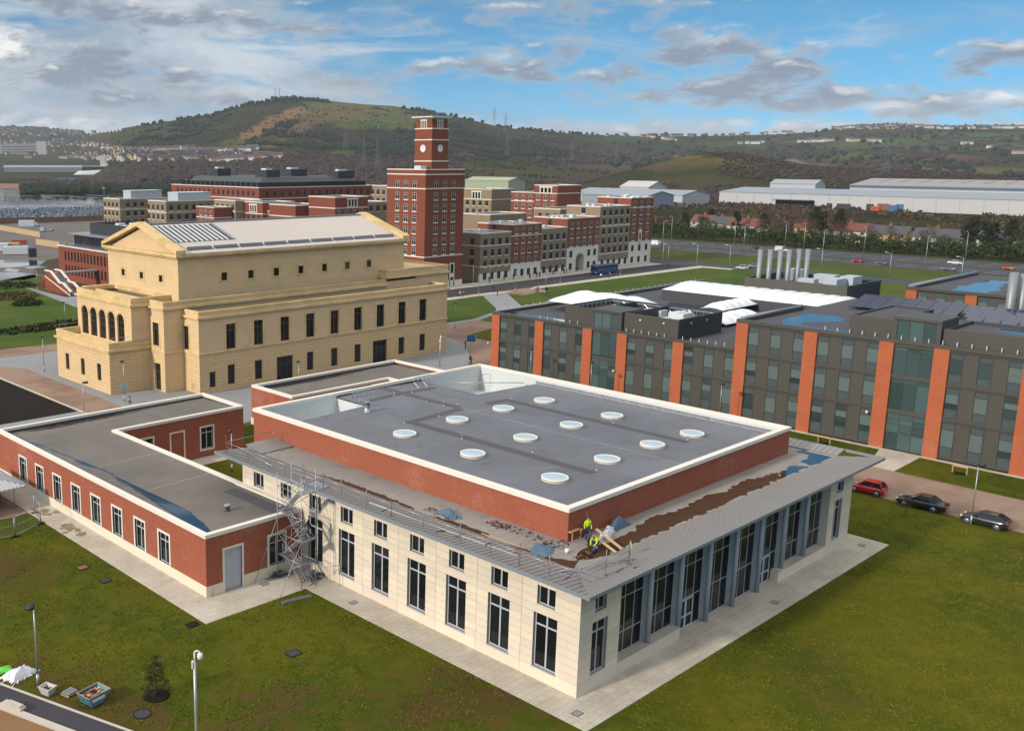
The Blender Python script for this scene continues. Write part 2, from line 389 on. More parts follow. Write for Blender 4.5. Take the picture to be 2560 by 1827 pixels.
mat('blind', srgb('#7f9792', .42), 0.35, var=0.05, spec=0.6)
mat('spandrel', srgb('#5d6a6c', .6), 0.22, var=0.06, spec=0.6)


def roofmat(name, c, c2, f, lap=1.05):
    m, t, b, q = newmat(name); p = wpos(t)
    br = nn(t, 'ShaderNodeTexBrick'); lk(t, p, br.inputs['Vector']); br.inputs['Scale'].default_value = 1.0; br.inputs['Brick Width'].default_value = 7.5; br.inputs['Row Height'].default_value = lap; br.inputs['Mortar Size'].default_value = 0.03
    br.inputs['Color1'].default_value = (1, 1, 1, 1); br.inputs['Color2'].default_value = (.93, .93, .93, 1); br.inputs['Mortar'].default_value = (.80, .80, .80, 1)
    base = q.mix(q.ramp(q.noise(p, 0.09, 5, 0.65, 0.6), 0.36, 0.64), srgb(c, f), srgb(c2, f)); base = q.mix(1.0, base, br.outputs[0], 'MULTIPLY')
    st = q.ramp(q.noise(p, 0.35, 6, 0.75), 0.52, 0.74); base = q.mix(q.m('MULTIPLY', st, 0.35), base, srgb('#5a5148', .5))
    hs = nn(t, 'ShaderNodeHueSaturation'); lk(t, base, hs.inputs['Color']); lk(t, q.m('ADD', 0.82, q.m('MULTIPLY', q.noise(p, 9.0, 3, 0.7), 0.36)), hs.inputs['Value']); lk(t, hs.outputs[0], b.inputs['Base Color'])
    b.inputs['Roughness'].default_value = 0.72; b.inputs['Specular IOR Level'].default_value = 0.4
def slabmat(name, c, c2, f, bw, rh):
    m, t, b, q = newmat(name); p = wpos(t)
    br = nn(t, 'ShaderNodeTexBrick'); lk(t, p, br.inputs['Vector']); br.inputs['Scale'].default_value = 1.0; br.inputs['Brick Width'].default_value = bw; br.inputs['Row Height'].default_value = rh; br.inputs['Mortar Size'].default_value = 0.02
    br.inputs['Color1'].default_value = (1, 1, 1, 1); br.inputs['Color2'].default_value = (.92, .92, .92, 1); br.inputs['Mortar'].default_value = (.74, .72, .70, 1)
    base = q.mix(q.ramp(q.noise(p, 0.25, 5, 0.65, 0.5), 0.36, 0.66), srgb(c, f), srgb(c2, f)); base = q.mix(1.0, base, br.outputs[0], 'MULTIPLY')
    base = q.mix(q.m('MULTIPLY', q.ramp(q.noise(p, 0.7, 6, 0.8), 0.54, 0.76), 0.35), base, srgb('#7a6d5c', .8))
    hs = nn(t, 'ShaderNodeHueSaturation'); lk(t, base, hs.inputs['Color']); lk(t, q.m('ADD', 0.80, q.m('MULTIPLY', q.noise(p, 5.0, 4, 0.75), 0.40)), hs.inputs['Value']); lk(t, hs.outputs[0], b.inputs['Base Color'])
    b.inputs['Roughness'].default_value = 0.9; b.inputs['Specular IOR Level'].default_value = 0.08
slabmat('concrete', '#bfb7ab', '#b0a899', 1.0, .9, .6)
roofmat('ledge', '#98938e', '#a59f98', .70)
mat('reveal', srgb('#96918b'), .6, var=.05)
roofmat('membrane_warm', '#857e78', '#948c84', .55)
roofmat('membrane', '#7a7b80', '#87888d', (.62, .64, .68))
mat('membrane_dark', srgb('#55545a', 0.62), 0.8, var=0.08, scale=0.5)
mat('walkway', srgb('#5f5e63', 0.62), 0.85, var=0.07, scale=0.8)
mat('coping', srgb('#d8d2c6', 1.05), 0.6, var=0.06, scale=0.5, fine=0.03, streak=0.03)
mat('zinc', srgb('#96928f', 0.82), 0.42, metal=0.35, var=0.06, scale=0.7)
mat('zinc_edge', srgb('#8b959d'), 0.4, metal=0.3, var=0.05)
mat('cladding_light', srgb('#c2c7c6'), 0.5, var=0.05)

mat('concrete_grey', srgb('#9c9ea1', 0.75), 0.85, var=0.10, scale=0.2, fine=0.07, fscale=4, spec=0.08)
mat('paver', srgb('#8f7a6c'), 0.9, var=0.10, scale=0.25, fine=0.16, fscale=7, col2=srgb('#80695c'), spec=0.08)
mat('asphalt', srgb('#56555b', 0.6), 0.9, var=0.10, scale=0.3, fine=0.10, fscale=12, spec=0.08)
mat('asphalt_road', srgb('#5d5d68', 0.6), 0.7, var=0.12, scale=0.05, fine=0.06, spec=0.08)
mat('soil_dark', srgb('#4c4441', 0.25), 0.95, var=0.14, scale=0.15, fine=0.14, fscale=5, spec=0.08)
mat('sand', srgb('#a9845f', 0.55), 0.95, var=0.12, scale=0.4, fine=0.10, spec=0.08)
mat('kerb', srgb('#b9b1a6'), 0.85, var=0.09, spec=0.08)
mat('galv', srgb('#a3a8ac'), 0.38, metal=0.55, var=0.08, scale=2.0)
mat('galv_dull', srgb('#8b8e90'), 0.5, metal=0.4, var=0.12, scale=2.0)
mat('black', srgb('#26262a'), 0.5, var=0.05)
mat('rubber', srgb('#232326'), 0.8, var=0.05)
mat('white_paint', srgb('#dcdcdc'), 0.4, var=0.04)
mat('dark_clad', srgb('#504d46', 0.7), 0.55, var=0.05, scale=0.6, fine=0.03)
mat('dark_clad2', srgb('#47443f', 0.7), 0.55, var=0.05, scale=0.6, fine=0.03)
mat('slate_clad', srgb('#3b4047', 0.7), 0.5, var=0.05)
mat('roof_metal', srgb('#b2aba6'), 0.5, metal=0.15, var=0.05, scale=0.2)
mat('grey_metal', srgb('#858a91'), 0.45, metal=0.2, var=0.06)
mat('dark_roof', srgb('#4b5054', 0.7), 0.6, var=0.08)
mat('plant_white', srgb('#c8ccce'), 0.5, var=0.06)
mat('plant_grey', srgb('#a9b2b8'), 0.5, var=0.05)
mat('timber', srgb('#b58f63'), 0.8, var=0.15, scale=2)
mat('ply', srgb('#b39a77'), 0.85, var=0.12, scale=0.5, fine=0.08)
mat('rust', srgb('#7c5540'), 0.9, var=0.16, scale=0.4)
mat('hivis', srgb('#c8e01e'), 0.6, var=0.05, emit=None)
mat('navy', srgb('#23283a'), 0.8, var=0.1)
mat('skin', srgb('#b58a72'), 0.6, var=0.03)
mat('hair', srgb('#2a211c'), 0.7, var=0.05)
mat('denim', srgb('#3a4660'), 0.85, var=0.08)
objcolmat('cloth', 0.85, spec=0.2)
objcolmat('paint', 0.22, 0.0, 0.6)
objcolmat('wall_paint', 0.85, spec=0.2)
mat('car_glass', (0.012, 0.014, 0.017), 0.06, var=0.02, spec=0.6)
mat('alloy', srgb('#9c9fa3'), 0.35, metal=0.6, var=0.05)
mat('lamp_red', srgb('#a3201c'), 0.25, var=0.04)
mat('lamp_white', srgb('#dfe4e6'), 0.2, var=0.03)
mat('plate_yellow', srgb('#d3a72c'), 0.5, var=0.02)
mat('tree_bark', srgb('#5a4b40'), 0.95, var=0.2, scale=2)
leafmat('leaf_dark', srgb('#28331d', 0.62), srgb('#4a5330', 0.62), 0.3)
leafmat('leaf_conifer', srgb('#3f4426', 0.55), srgb('#6b6238', 0.6), 0.8)
leafmat('leaf_brown', srgb('#4a3d33', 0.8), srgb('#6b5846', 0.8), 0.25)
leafmat('leaf_olive', srgb('#4b4a2c', 0.75), srgb('#6d673c', 0.75), 0.3)
leafmat('leaf_hedge', srgb('#2c3a1e', 0.75), srgb('#46552b', 0.75), 0.3)
leafmat('grass_blade', srgb('#6f7420', 0.52), srgb('#8d8a2e', 0.62), 0.25)
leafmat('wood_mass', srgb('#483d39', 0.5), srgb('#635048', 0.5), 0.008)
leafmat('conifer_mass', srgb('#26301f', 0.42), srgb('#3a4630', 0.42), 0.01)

# ================================================================ land
def vnoise(x, y, seed=0):
    xi = np.floor(x).astype(np.int64); yi = np.floor(y).astype(np.int64); xf = x-xi; yf = y-yi
    def h(a, b):
        k = (a*374761393 + b*668265263 + seed*974711) & 0xffffffff
        k = ((k ^ (k >> 13))*1274126177) & 0xffffffff
        return ((k ^ (k >> 16)) & 0xffff)/65535.0
    u = xf*xf*(3-2*xf); v = yf*yf*(3-2*yf)
    return (h(xi, yi)*(1-u)+h(xi+1, yi)*u)*(1-v) + (h(xi, yi+1)*(1-u)+h(xi+1, yi+1)*u)*v
def fbm(x, y, oct=4, seed=0):
    x = np.asarray(x, float); y = np.asarray(y, float); t = 0; a = 0.5; s = 0
    for k in range(oct): t = t+a*vnoise(x*2**k, y*2**k, seed+k); s += a; a *= 0.5
    return t/s
def project(P):
    d = np.asarray(P, float)-np.array(CAMPOS); z = d@np.array(fwd)
    return 1280+PPX+F_PX*(d@np.array(r2))/z, 913.5+PPY-F_PX*(d@np.array(u2))/z
# skyline of the hills as (bearing in degrees from +X towards +Y, elevation in degrees)
SKYL = [(-60,1.2),(5,1.5),(15,1.55),(18,1.6),(20.5,1.72),(22.5,1.62),(24,1.38),(26,1.28),(29.5,1.22),(33,1.24),(35.5,1.34),(38,1.55),(40,1.75),(42.6,2.35),(44.2,2.62),
        (46,2.9),(48,3.04),(50,3.18),(51.3,3.31),(52.6,3.22),(54.2,2.93),(56.1,2.33),(58,2.08),(60.3,1.75),(61.6,1.5),(62.5,1.36),(63.5,1.42),(65,1.58),(67,1.64),(72,1.6),(110,1.2),(150,1.0)]
SKYD = [(-60,3800),(30,3700),(34,3200),(38,2700),(61,2550),(62.4,3600),(63.2,4600),(150,4600)]
FOOT = [(-60,1750),(30,1750),(36,1400),(60,1250),(63,2300),(150,2300)]
AZS = np.radians(np.concatenate([np.arange(-60, 8, 3.0), np.arange(8, 74, 0.2), np.arange(74, 150.1, 3.0)]))
RS = np.concatenate([np.geomspace(560, 1250, 22), np.linspace(1270, 4700, 130), np.geomspace(4800, 9000, 8)])
def land(az, r):
    d = np.degrees(az)
    E = np.interp(d, *zip(*SKYL)); Rr = np.interp(d, *zip(*SKYD)); Fo = np.interp(d, *zip(*FOOT))
    H = 36+Rr*np.tan(np.radians(E))
    t = (r-Fo)/(Rr-Fo)
    x = CAMPOS.x+r*np.cos(az); y = CAMPOS.y+r*np.sin(az)
    base = np.where(t <= 0, 0, np.where(t <= 1, H*(np.clip(t, 0, 1)**1.15*(1-0.18*np.sin(np.clip(t, 0, 1)*PI))), H-(t-1)*70))
    n = (fbm(x/420, y/420, 4, 3)-0.5)
    amp = np.clip(t, 0, 1)*np.clip((1-t)*4, 0.0, 1)*np.clip(H/5, 0, 30)
    z = base+n*amp*1.6
    # the grassed landfill mound on the right
    mx, my = CAMPOS.x+1330*math.cos(R_(28.8)), CAMPOS.y+1330*math.sin(R_(28.8))
    ca, sa = math.cos(R_(28.8+90)), math.sin(R_(28.8+90))
    dl = (x-mx)*ca+(y-my)*sa; dr = (x-mx)*sa-(y-my)*ca
    z = z+39*np.exp(-(dl/115)**2-(dr/170)**2)
    mx2, my2 = CAMPOS.x+1500*math.cos(R_(21)), CAMPOS.y+1500*math.sin(R_(21))
    z = z+23*np.exp(-(((x-mx2)*math.cos(R_(111))+(y-my2)*math.sin(R_(111)))/240)**2-(((x-mx2)*math.sin(R_(111))-(y-my2)*math.cos(R_(111)))/170)**2)
    return x, y, np.maximum(z, 0)-0.06
PATCH = [ # ellipses of land cover as they lie on the slopes: centre, radii, tilt, colour
 (800,250,150,20,6,'#6f6f3c'),(880,262,90,14,12,'#6a6c38'),(700,258,110,15,-4,'#77683f'),(625,226,75,8,-8,'#3b3e2c'),(605,277,95,15,-27,'#937553'),(655,292,60,9,-30,'#806549'),
 (790,279,45,8,0,'#5c6a2e'),(868,279,62,10,4,'#5d6d2d'),(540,320,46,12,0,'#56642e'),(770,342,42,13,-12,'#5a6a30'),(420,300,60,20,-25,'#3c4129'),(330,296,70,20,-8,'#555439'),
 (300,288,55,8,-6,'#565638'),(740,372,22,4,0,'#5c7a2e'),(960,285,60,8,10,'#5f6636'),(1050,300,60,10,5,'#4b4a33'),(900,330,130,30,4,'#423d33'),(1100,330,160,22,3,'#443e36'),
 (1180,300,70,8,4,'#4c4d34'),(930,318,26,6,0,'#7a5140'),(1030,345,30,7,0,'#79503f'),(500,255,60,14,-24,'#44452f'),
 (1400,310,90,7,0,'#4f5c38'),(1640,322,70,7,0,'#4c5d36'),(1790,312,80,8,0,'#51603a'),(1720,338,60,7,0,'#4b6032'),(2040,322,220,14,0,'#55663a'),(2180,305,150,10,0,'#566a3b'),
 (1963,347,90,6,2,'#587034'),(1500,330,80,8,0,'#444b33'),(1850,348,50,6,0,'#5b7035'),(2090,350,90,7,0,'#765245'),(1260,345,130,14,0,'#453d37'),
 (1530,357,130,10,0,'#7a713f'),(1560,364,170,9,2,'#6b5f40'),(1950,374,190,9,2,'#7d6a58'),(1800,372,60,9,20,'#8c8078'),(1890,382,200,9,0,'#6b6448'),(2150,380,130,7,0,'#6f684a'),(1400,372,120,6,0,'#6b5a45')]
A, Rg = np.meshgrid(AZS, RS, indexing='ij'); X_, Y_, Z_ = land(A, Rg)
VV = np.stack([X_, Y_, Z_], -1).reshape(-1, 3)
pu, pv_ = project(VV); du = pu/1.1248; dv = pv_/1.1248
jit = (fbm(VV[:, 0]/90, VV[:, 1]/90, 4, 9)-0.5)
heath = fbm(VV[:, 0]/260, VV[:, 1]/260, 4, 21)
c0 = np.array(srgb('#48442f', 0.5)); c1 = np.array(srgb('#5c563a', 0.5)); c2 = np.array(srgb('#434a2e', 0.5))
colr = c0+(c1-c0)*np.clip((heath-0.35)*4, 0, 1)[:, None]
colr = colr+(c2-colr)*np.clip((fbm(VV[:, 0]/150, VV[:, 1]/400, 3, 33)-0.5)*5, 0, 1)[:, None]
for cx, cy, rx, ry, ti, hx in PATCH:
    t = math.radians(ti); a = ((du-cx)*math.cos(t)+(dv-cy)*math.sin(t))/rx; b = (-(du-cx)*math.sin(t)+(dv-cy)*math.cos(t))/ry
    k = np.clip((1.15-(a*a+b*b)-jit*2.2)*4, 0, 1)[:, None]*0.92
    colr = colr+(np.array(srgb(hx, 0.56))-colr)*k
na, nr = len(AZS), len(RS)
idx = np.arange(na*nr).reshape(na, nr)
FF = np.stack([idx[:-1, :-1], idx[:-1, 1:], idx[1:, 1:], idx[1:, :-1]], -1).reshape(-1, 4)
me = bpy.data.meshes.new('hills'); me.from_pydata(VV.tolist(), [], FF.tolist())
ca_ = me.color_attributes.new('cover', 'FLOAT_COLOR', 'POINT'); ca_.data.foreach_set('color', np.concatenate([colr, np.ones((len(colr), 1))], 1).ravel())
me.polygons.foreach_set('use_smooth', [True]*len(me.polygons))
m_, t_, b_, q_ = newmat('hill_cover')
at = nn(t_, 'ShaderNodeAttribute', attribute_name='cover'); hs = nn(t_, 'ShaderNodeHueSaturation'); lk(t_, at.outputs['Color'], hs.inputs['Color'])
p_ = wpos(t_)
lk(t_, q_.m('ADD', -0.05, q_.m('ADD', q_.m('MULTIPLY', q_.noise(p_, 0.06, 7, 0.8), 1.2), q_.m('MULTIPLY', q_.noise(p_, 0.012, 4, 0.7), 0.9))), hs.inputs['Value'])
lk(t_, hs.outputs[0], b_.inputs['Base Color']); b_.inputs['Roughness'].default_value = 1.0; b_.inputs['Specular IOR Level'].default_value = 0.0
me.materials.append(m_); hills = put('hills', me); hills['kind'] = 'structure'

# near ground: one sheet to beyond the foot of the hills
m_, t_, b_, q_ = newmat('scrub'); p_ = wpos(t_)
n1 = q_.noise(p_, 0.008, 5, 0.6); n2 = q_.noise(p_, 0.05, 5, 0.65)
cc = q_.mix(q_.ramp(n1, 0.42, 0.58), srgb('#6f6146', 0.5), srgb('#5f5340', 0.5)); cc = q_.mix(q_.ramp(n2, 0.45, 0.65), cc, srgb('#5c5a38', 0.5))
lk(t_, cc, b_.inputs['Base Color']); b_.inputs['Roughness'].default_value = 1.0; b_.inputs['Specular IOR Level'].default_value = 0.1
g = M(); n = 96; 
ring = lambda r, z: [(r*math.cos(2*PI*k/n), r*math.sin(2*PI*k/n), z) for k in range(n)]
g.grid([ring(900, -0.12), ring(9000, -2.0)], 0, False, True); g.poly(ring(900, -0.12))
struct('ground', g, 'scrub')

# ---------------------------------------------------------------- lawns
def lawnmat(name, warm, seed):
    m, t, b, q = newmat(name); p = wpos(t)
    mp = nn(t, 'ShaderNodeMapping'); mp.inputs['Location'].default_value = (seed*13.7, seed*5.1, 0); lk(t, p, mp.inputs[0]); p = mp.outputs[0]
    n1 = q.noise(p, 0.075, 5, 0.6, 0.4); n2 = q.noise(p, 0.55, 6, 0.72); n3 = q.noise(p, 7.0, 4, 0.75); n4 = q.noise(p, 0.05, 5, 0.6)
    c = q.mix(q.ramp(n1, 0.38, 0.62), srgb('#5f6f18', 0.40), srgb('#7b7c1a', 0.41))
    c = q.mix(q.m('MULTIPLY', q.ramp(n2, 0.46, 0.66), 0.6), c, srgb('#8a8426', 0.45))
    c = q.mix(q.m('MULTIPLY', q.ramp(n2, 0.46, 0.30), 0.35), c, srgb('#4c611a', 0.33))
    c = q.mix(q.m('MULTIPLY', q.ramp(q.m('ADD', n4, q.m('MULTIPLY', q.m('SUBTRACT', n2, 0.5), 0.5)), 0.58-warm*0.12, 0.72-warm*0.14), 0.35+0.5*warm), c, srgb('#6e5634', 0.46))
    hs = nn(t, 'ShaderNodeHueSaturation'); lk(t, c, hs.inputs['Color']); lk(t, q.m('ADD', 0.40, q.m('ADD', q.m('MULTIPLY', n3, 0.75), q.m('MULTIPLY', q.noise(p, 1.6, 4, 0.75), 0.45))), hs.inputs['Value'])
    lk(t, hs.outputs[0], b.inputs['Base Color']); b.inputs['Roughness'].default_value = 0.95; b.inputs['Specular IOR Level'].default_value = 0.08
    bump(t, b, q.noise(p, 7.0, 3, 0.7), 0.9, 0.05)
lawnmat('lawn', 0.0, 1); lawnmat('lawn_worn', 0.85, 2)
m_, t_, b_, q_ = newmat('lawn_fresh'); p_ = wpos(t_)
c_ = q_.mix(q_.ramp(q_.noise(p_, 0.06, 5, 0.6), 0.38, 0.64), srgb('#54702b', 0.48), srgb('#6d7a30', 0.48))
hs = nn(t_, 'ShaderNodeHueSaturation'); lk(t_, c_, hs.inputs['Color']); lk(t_, q_.m('ADD', 0.75, q_.m('MULTIPLY', q_.noise(p_, 2.2, 4, 0.7), 0.5)), hs.inputs['Value'])
lk(t_, hs.outputs[0], b_.inputs['Base Color']); b_.inputs['Roughness'].default_value = 0.95; b_.inputs['Specular IOR Level'].default_value = 0.1
def sheet(name, poly, z, matn, kind='structure', thick=0.0):
    g = M()
    if thick: g.prism(poly, z-thick, z)
    else: g.poly([(x, y, z) for x, y in poly])
    return struct(name, g, matn, kind)
sheet('lawn', [(-120,-120),(160,-120),(160,146),(-120,146)], -0.03, 'lawn')
# short tufts standing on the nearer lawns
rgt_ = np.random.default_rng(8); NT = 150000
TX = np.concatenate([rgt_.uniform(-34, 0, NT//2), rgt_.uniform(0, 58, NT//2)]); TY = np.concatenate([rgt_.uniform(2, 62, NT//2), rgt_.uniform(-32, 20, NT//2)])
def inlawn(x, y):
    a = (x < -2.9) & (y < 25.5) | (x < -13.05); a &= x > -26.6-(y-22)*.36
    b = (y < -2.9) & (x >= 0) | (x > 45.8); b &= x < 57.0
    return np.where(x < 0, a, b)
ok_ = inlawn(TX, TY) & (fbm(TX/1.5, TY/1.5, 3, 50) > .40); TX, TY = TX[ok_], TY[ok_]; k_ = len(TX); an = rgt_.uniform(0, PI, k_); hw_ = rgt_.uniform(.04, .11, k_); ht_ = rgt_.uniform(.03, .10, k_); lx, ly = rgt_.normal(0, .03, k_), rgt_.normal(0, .03, k_)
TV = np.stack([np.stack([TX-np.cos(an)*hw_, TY-np.sin(an)*hw_, np.full(k_, -.03)], 1), np.stack([TX+np.cos(an)*hw_, TY+np.sin(an)*hw_, np.full(k_, -.03)], 1), np.stack([TX+lx, TY+ly, ht_-.03], 1)], 1).reshape(-1, 3)
GRASS = (TV, np.arange(k_*3).reshape(-1, 3), np.repeat(rgt_.uniform(0, 1, k_), 3))
sheet('worn_lawn', [(-80,-60),(-2,-60),(-2,24),(-13.1,30),(-13.1,54),(-14.5,75),(-80,75)], -0.024, 'lawn_worn')
# paved apron round the hall and its brick wing
cpts = [(-2.85,-2.85),(45.7,-2.85),(45.7,40),(-2.85,40)]
sheet('pavement', [(-2.85,-2.85),(45.7,-2.85),(45.7,1.0),(1,1),(1,40),(-2.85,40)], 0.03, 'concrete', thick=0.12)
sheet('pavement', [(-13.0,25.6),(-2.854,25.6),(-2.854,40),(-9,40),(-9,75.4),(-13.0,75.4)], 0.03, 'concrete', thick=0.12)
sheet('courtyard_paving', [(0.2,60.6),(24,60.6),(24,63.2),(0.2,63.2)], 0.03, 'concrete', thick=0.1)
# ground behind the hall: grey yard, brown paver lane, plaza round the concert hall
sheet('yard', [(-60,75.45),(10.4,75.45),(10.4,94.0),(-60,94.0)], 0.0, 'concrete_grey')
sheet('dark_soil', [(-60,94.0),(10.2,94.0),(10.2,124),(2,134),(-60,140)], 0.0, 'soil_dark')
sheet('paver_lane', [(10.4,73),(100,73),(100,100),(118,104),(118,111.5),(96,112),(60,150),(30,147),(20.5,147),(-60,152),(-60,140.1),(2,134.1),(10.4,124.1)], -0.012, 'paver')
cur = [(17.1+4.2*math.cos(a), 134.5+4.4*math.sin(a)) for a in np.linspace(PI*1.02, PI*0.42, 10)]
plz = [(16.4,73.5),(16.8,115)]+[(17.1,127)]+cur+[(30,138.8),(60,138.8),(94,112),(96,100),(92,92),(78.4,79.0),(77,73.5)]
sheet('plaza', plz, 0.02, 'concrete_grey', thick=0.1)
g = M()
for a, b in zip(plz, plz[1:9]+[plz[9]]):
    pass
sheet('lane_edging', [(10.4,75),(10.75,75),(10.75,124),(2.3,134),(2.1,133.8),(10.4,123.9)], 0.05, 'kerb', thick=0.12)
# ---------------------------------------------------------------- right side: paver street with parked cars
sheet('paver_street', [(57.2,-60),(69.2,-60),(70.6,8.7),(71.5,75),(59.8,75),(59.6,6)], 0.0, 'paver')
sheet('door_slab', [(70.5,5.9),(79.6,6.0),(79.6,10.9),(70.6,8.9)], 0.025, 'concrete', thick=0.05)
sheet('wall_edging', [(79.0,-60),(79.7,-60),(79.7,31),(79.0,31)], 0.03, 'concrete', thick=0.06)
# ---------------------------------------------------------------- campus street in front of the terrace
sheet('green', [(94,112.3),(118,111.8),(137,118),(290,116),(290,141.5),(92,141.5)], -0.014, 'lawn_fresh')
sheet('far_green', [(118,60),(290,60),(290,118),(118,118)], -0.02, 'lawn_fresh')
sheet('street', [(60,141.5),(262,141.0),(262,152.2),(60,152.6)], 0.0, 'asphalt')
sheet('pavement', [(60,152.7),(262,152.3),(262,158.6),(60,158.6)], 0.08, 'concrete', thick=0.14)
sheet('pavement', [(170,138.4),(262,137.0),(262,141.0),(176,141.4)], 0.08, 'concrete', thick=0.14)
sheet('pavement', [(92,138.2),(163,138.4),(160,141.2),(92,141.5)], 0.08, 'concrete', thick=0.14)
sheet('paver_square', [(160,132),(172,133),(175,141.2),(158,141.2)], 0.015, 'paver')
sheet('footpath', [(133,118.5),(143,119.5),(160,138.3),(150,138.2)], 0.012, 'concrete_grey')
sheet('footpath', [(95,112.2),(118,111.4),(136,118.2),(142,121.2),(118,113.6),(96,113.8)], 0.016, 'concrete_grey')
# ---------------------------------------------------------------- dual carriageway, slip road, verges
mat('rough_grass', srgb('#6a6a32', 0.5), 0.95, var=0.2, scale=0.12, fine=0.15, fscale=1.2, spec=0.08, col2=srgb('#5a6f2e', 0.5))
sheet('verge', [(262,-60),(372,-60),(372,330),(262,330)], -0.05, 'rough_grass')
sheet('carriageway', [(312,-60),(331,-60),(331,330),(318,330)], 0.0, 'asphalt_road')
sheet('carriageway', [(334.5,-60),(360,-60),(360,330),(334.5,330)], 0.0, 'asphalt_road')
sheet('central_reserve', [(331,-60),(334.5,-60),(334.5,330),(331,330)], 0.06, 'rough_grass', thick=0.1)
sheet('slip_road', [(262,158),(262,141),(266,128),(266,60),(276,60),(277,128),(276,160),(290,205),(318,235),(318,250),(284,215)], 0.0, 'asphalt_road')
sheet('concrete_path', [(262,137),(262.5,128),(265.9,128),(265.9,141),(262.05,141)], 0.04, 'concrete', thick=0.08)
for i, x in enumerate((318.5, 325)):
    g = M()
    for y in range(-60, 320, 9): g.box(x-0.07, y, 0.004, x+0.07, y+4, 0.01)
    struct('lane_marking', g, 'white_paint')
g = M()
for x in (341, 347.5, 354):
    for y in range(-60, 320, 9): g.box(x-0.07, y, 0.004, x+0.07, y+4, 0.01)
struct('lane_marking', g, 'white_paint')

# ================================================================ the hall in the foreground
mat('skylight_glass', srgb('#b9cfdd', .8), 0.35, var=0.15, scale=0.9, fine=0.03, spec=0.35)
m_, t_, b_, q_ = newmat('water'); p_ = wpos(t_)
b_.inputs['Base Color'].default_value = (0.015, 0.03, 0.045, 1); b_.inputs['Roughness'].default_value = 0.03; b_.inputs['Specular IOR Level'].default_value = 0.5; b_.inputs['IOR'].default_value = 2.6
bump(t_, b_, q_.noise(p_, 6.0, 3, 0.5), 0.02, 0.01)
mat('silt', srgb('#6b4a31', 0.42), 0.7, var=0.18, scale=0.9, fine=0.12, fscale=6, spec=0.12)
def irregular(pts, amp, step=0.5, seed=0, closed=True):
    """outline with a ragged edge"""
    rr = random.Random(seed); out = []
    P = list(pts)+([pts[0]] if closed else [])
    for a, b in zip(P, P[1:]):
        L = math.hypot(b[0]-a[0], b[1]-a[1]); n = max(1, int(L/step)); nx, ny = -(b[1]-a[1])/max(L, 1e-6), (b[0]-a[0])/max(L, 1e-6)
        for k in range(n):
            t = k/n; o = rr.uniform(-amp, amp); out.append((a[0]+(b[0]-a[0])*t+nx*o, a[1]+(b[1]-a[1])*t+ny*o))
    return out
def sheetM(poly, z):
    """triangulated flat sheet (handles concave outlines)"""
    bm = bmesh.new(); vs = [bm.verts.new((x, y, z)) for x, y in poly]; f = bm.faces.new(vs); bmesh.ops.triangulate(bm, faces=[f])
    m = M(); bm.verts.index_update(); m.v = [tuple(v.co) for v in bm.verts]
    for f in bm.faces: m.f.append(tuple(v.index for v in f.verts)); m.i.append(0); m.sm.append(False)
    bm.free(); return m
def ringcap(m, poly, w_, z0, z1, mi=0):
    """coping along a closed rectilinear outline (counter-clockwise), w inwards"""
    n = len(poly); inn = []
    for i in range(n):
        p0 = Vector(poly[i-1]); p1 = Vector(poly[i]); p2 = Vector(poly[(i+1) % n])
        d1 = (p1-p0).normalized(); d2 = (p2-p1).normalized()
        n1 = Vector((-d1.y, d1.x)); n2 = Vector((-d2.y, d2.x)); b = n1+n2; b = b/(b.dot(n1)) if abs(b.dot(n1)) > 1e-6 else n1
        inn.append(tuple(p1+b*w_))
    for i in range(n):
        a, b, c, d = poly[i], poly[(i+1) % n], inn[(i+1) % n], inn[i]
        for za, zb in ((z0, z1),):
            m.poly([(*a, za), (*b, za), (*b, zb), (*a, zb)], mi); m.poly([(*d, zb), (*c, zb), (*c, za), (*d, za)], mi)
        m.poly([(*a, z1), (*b, z1), (*c, z1), (*d, z1)], mi); m.poly([(*a, z0), (*d, z0), (*c, z0), (*b, z0)], mi)
    return inn
def courses(face, c, u0, u1, zs, holes, parent, matn, joints, proud=0.03, gap=0.022, name='stone_panel', cap=400):
    """stone facing: one object per stone, cut round the openings"""
    cnt = 0
    for z0, z1 in zip(zs, zs[1:]):
        cuts = [(h[0], h[1]) for h in holes if h[2] < z1-0.02 and h[3] > z0+0.02 and not (h[2] > z0+0.05 and h[2] > z1-0.12)]
        js = sorted({u0, u1, *[j for j in joints if u0 < j < u1]}); segs = []
        for a, b in zip(js, js[1:]):
            cur_ = [(a, b)]
            for h0, h1 in cuts:
                nx = []
                for p, q in cur_:
                    if h1 <= p or h0 >= q: nx.append((p, q)); continue
                    if h0 > p+0.05: nx.append((p, h0))
                    if h1 < q-0.05: nx.append((h1, q))
                cur_ = nx
            segs += cur_
        segs = [(a, b, z0, z1) for a, b in segs]
        for h in holes:
            if (h[0], h[1]) in cuts and h[0] >= u0 and h[1] <= u1 and h[2] < z1-0.02 and h[3] > z0+0.02:
                if h[2] > z0+0.04: segs.append((h[0], h[1], z0, h[2]))
                if h[3] < z1-0.04: segs.append((h[0], h[1], h[3], z1))
        for a, b, z0_, z1_ in segs:
            m = M(); g2 = gap/2; za, zb = z0_+g2, z1_-g2
            ga = g2 if a > u0+1e-6 else 0; gb = g2 if b < u1-1e-6 else 0
            if face == 'Y': m.box(a+ga, c-proud, za, b-gb, c, zb)
            else: m.box(c-proud, a+ga, za, c, b-gb, zb)
            part(name, m, matn, parent); cnt += 1
    return cnt

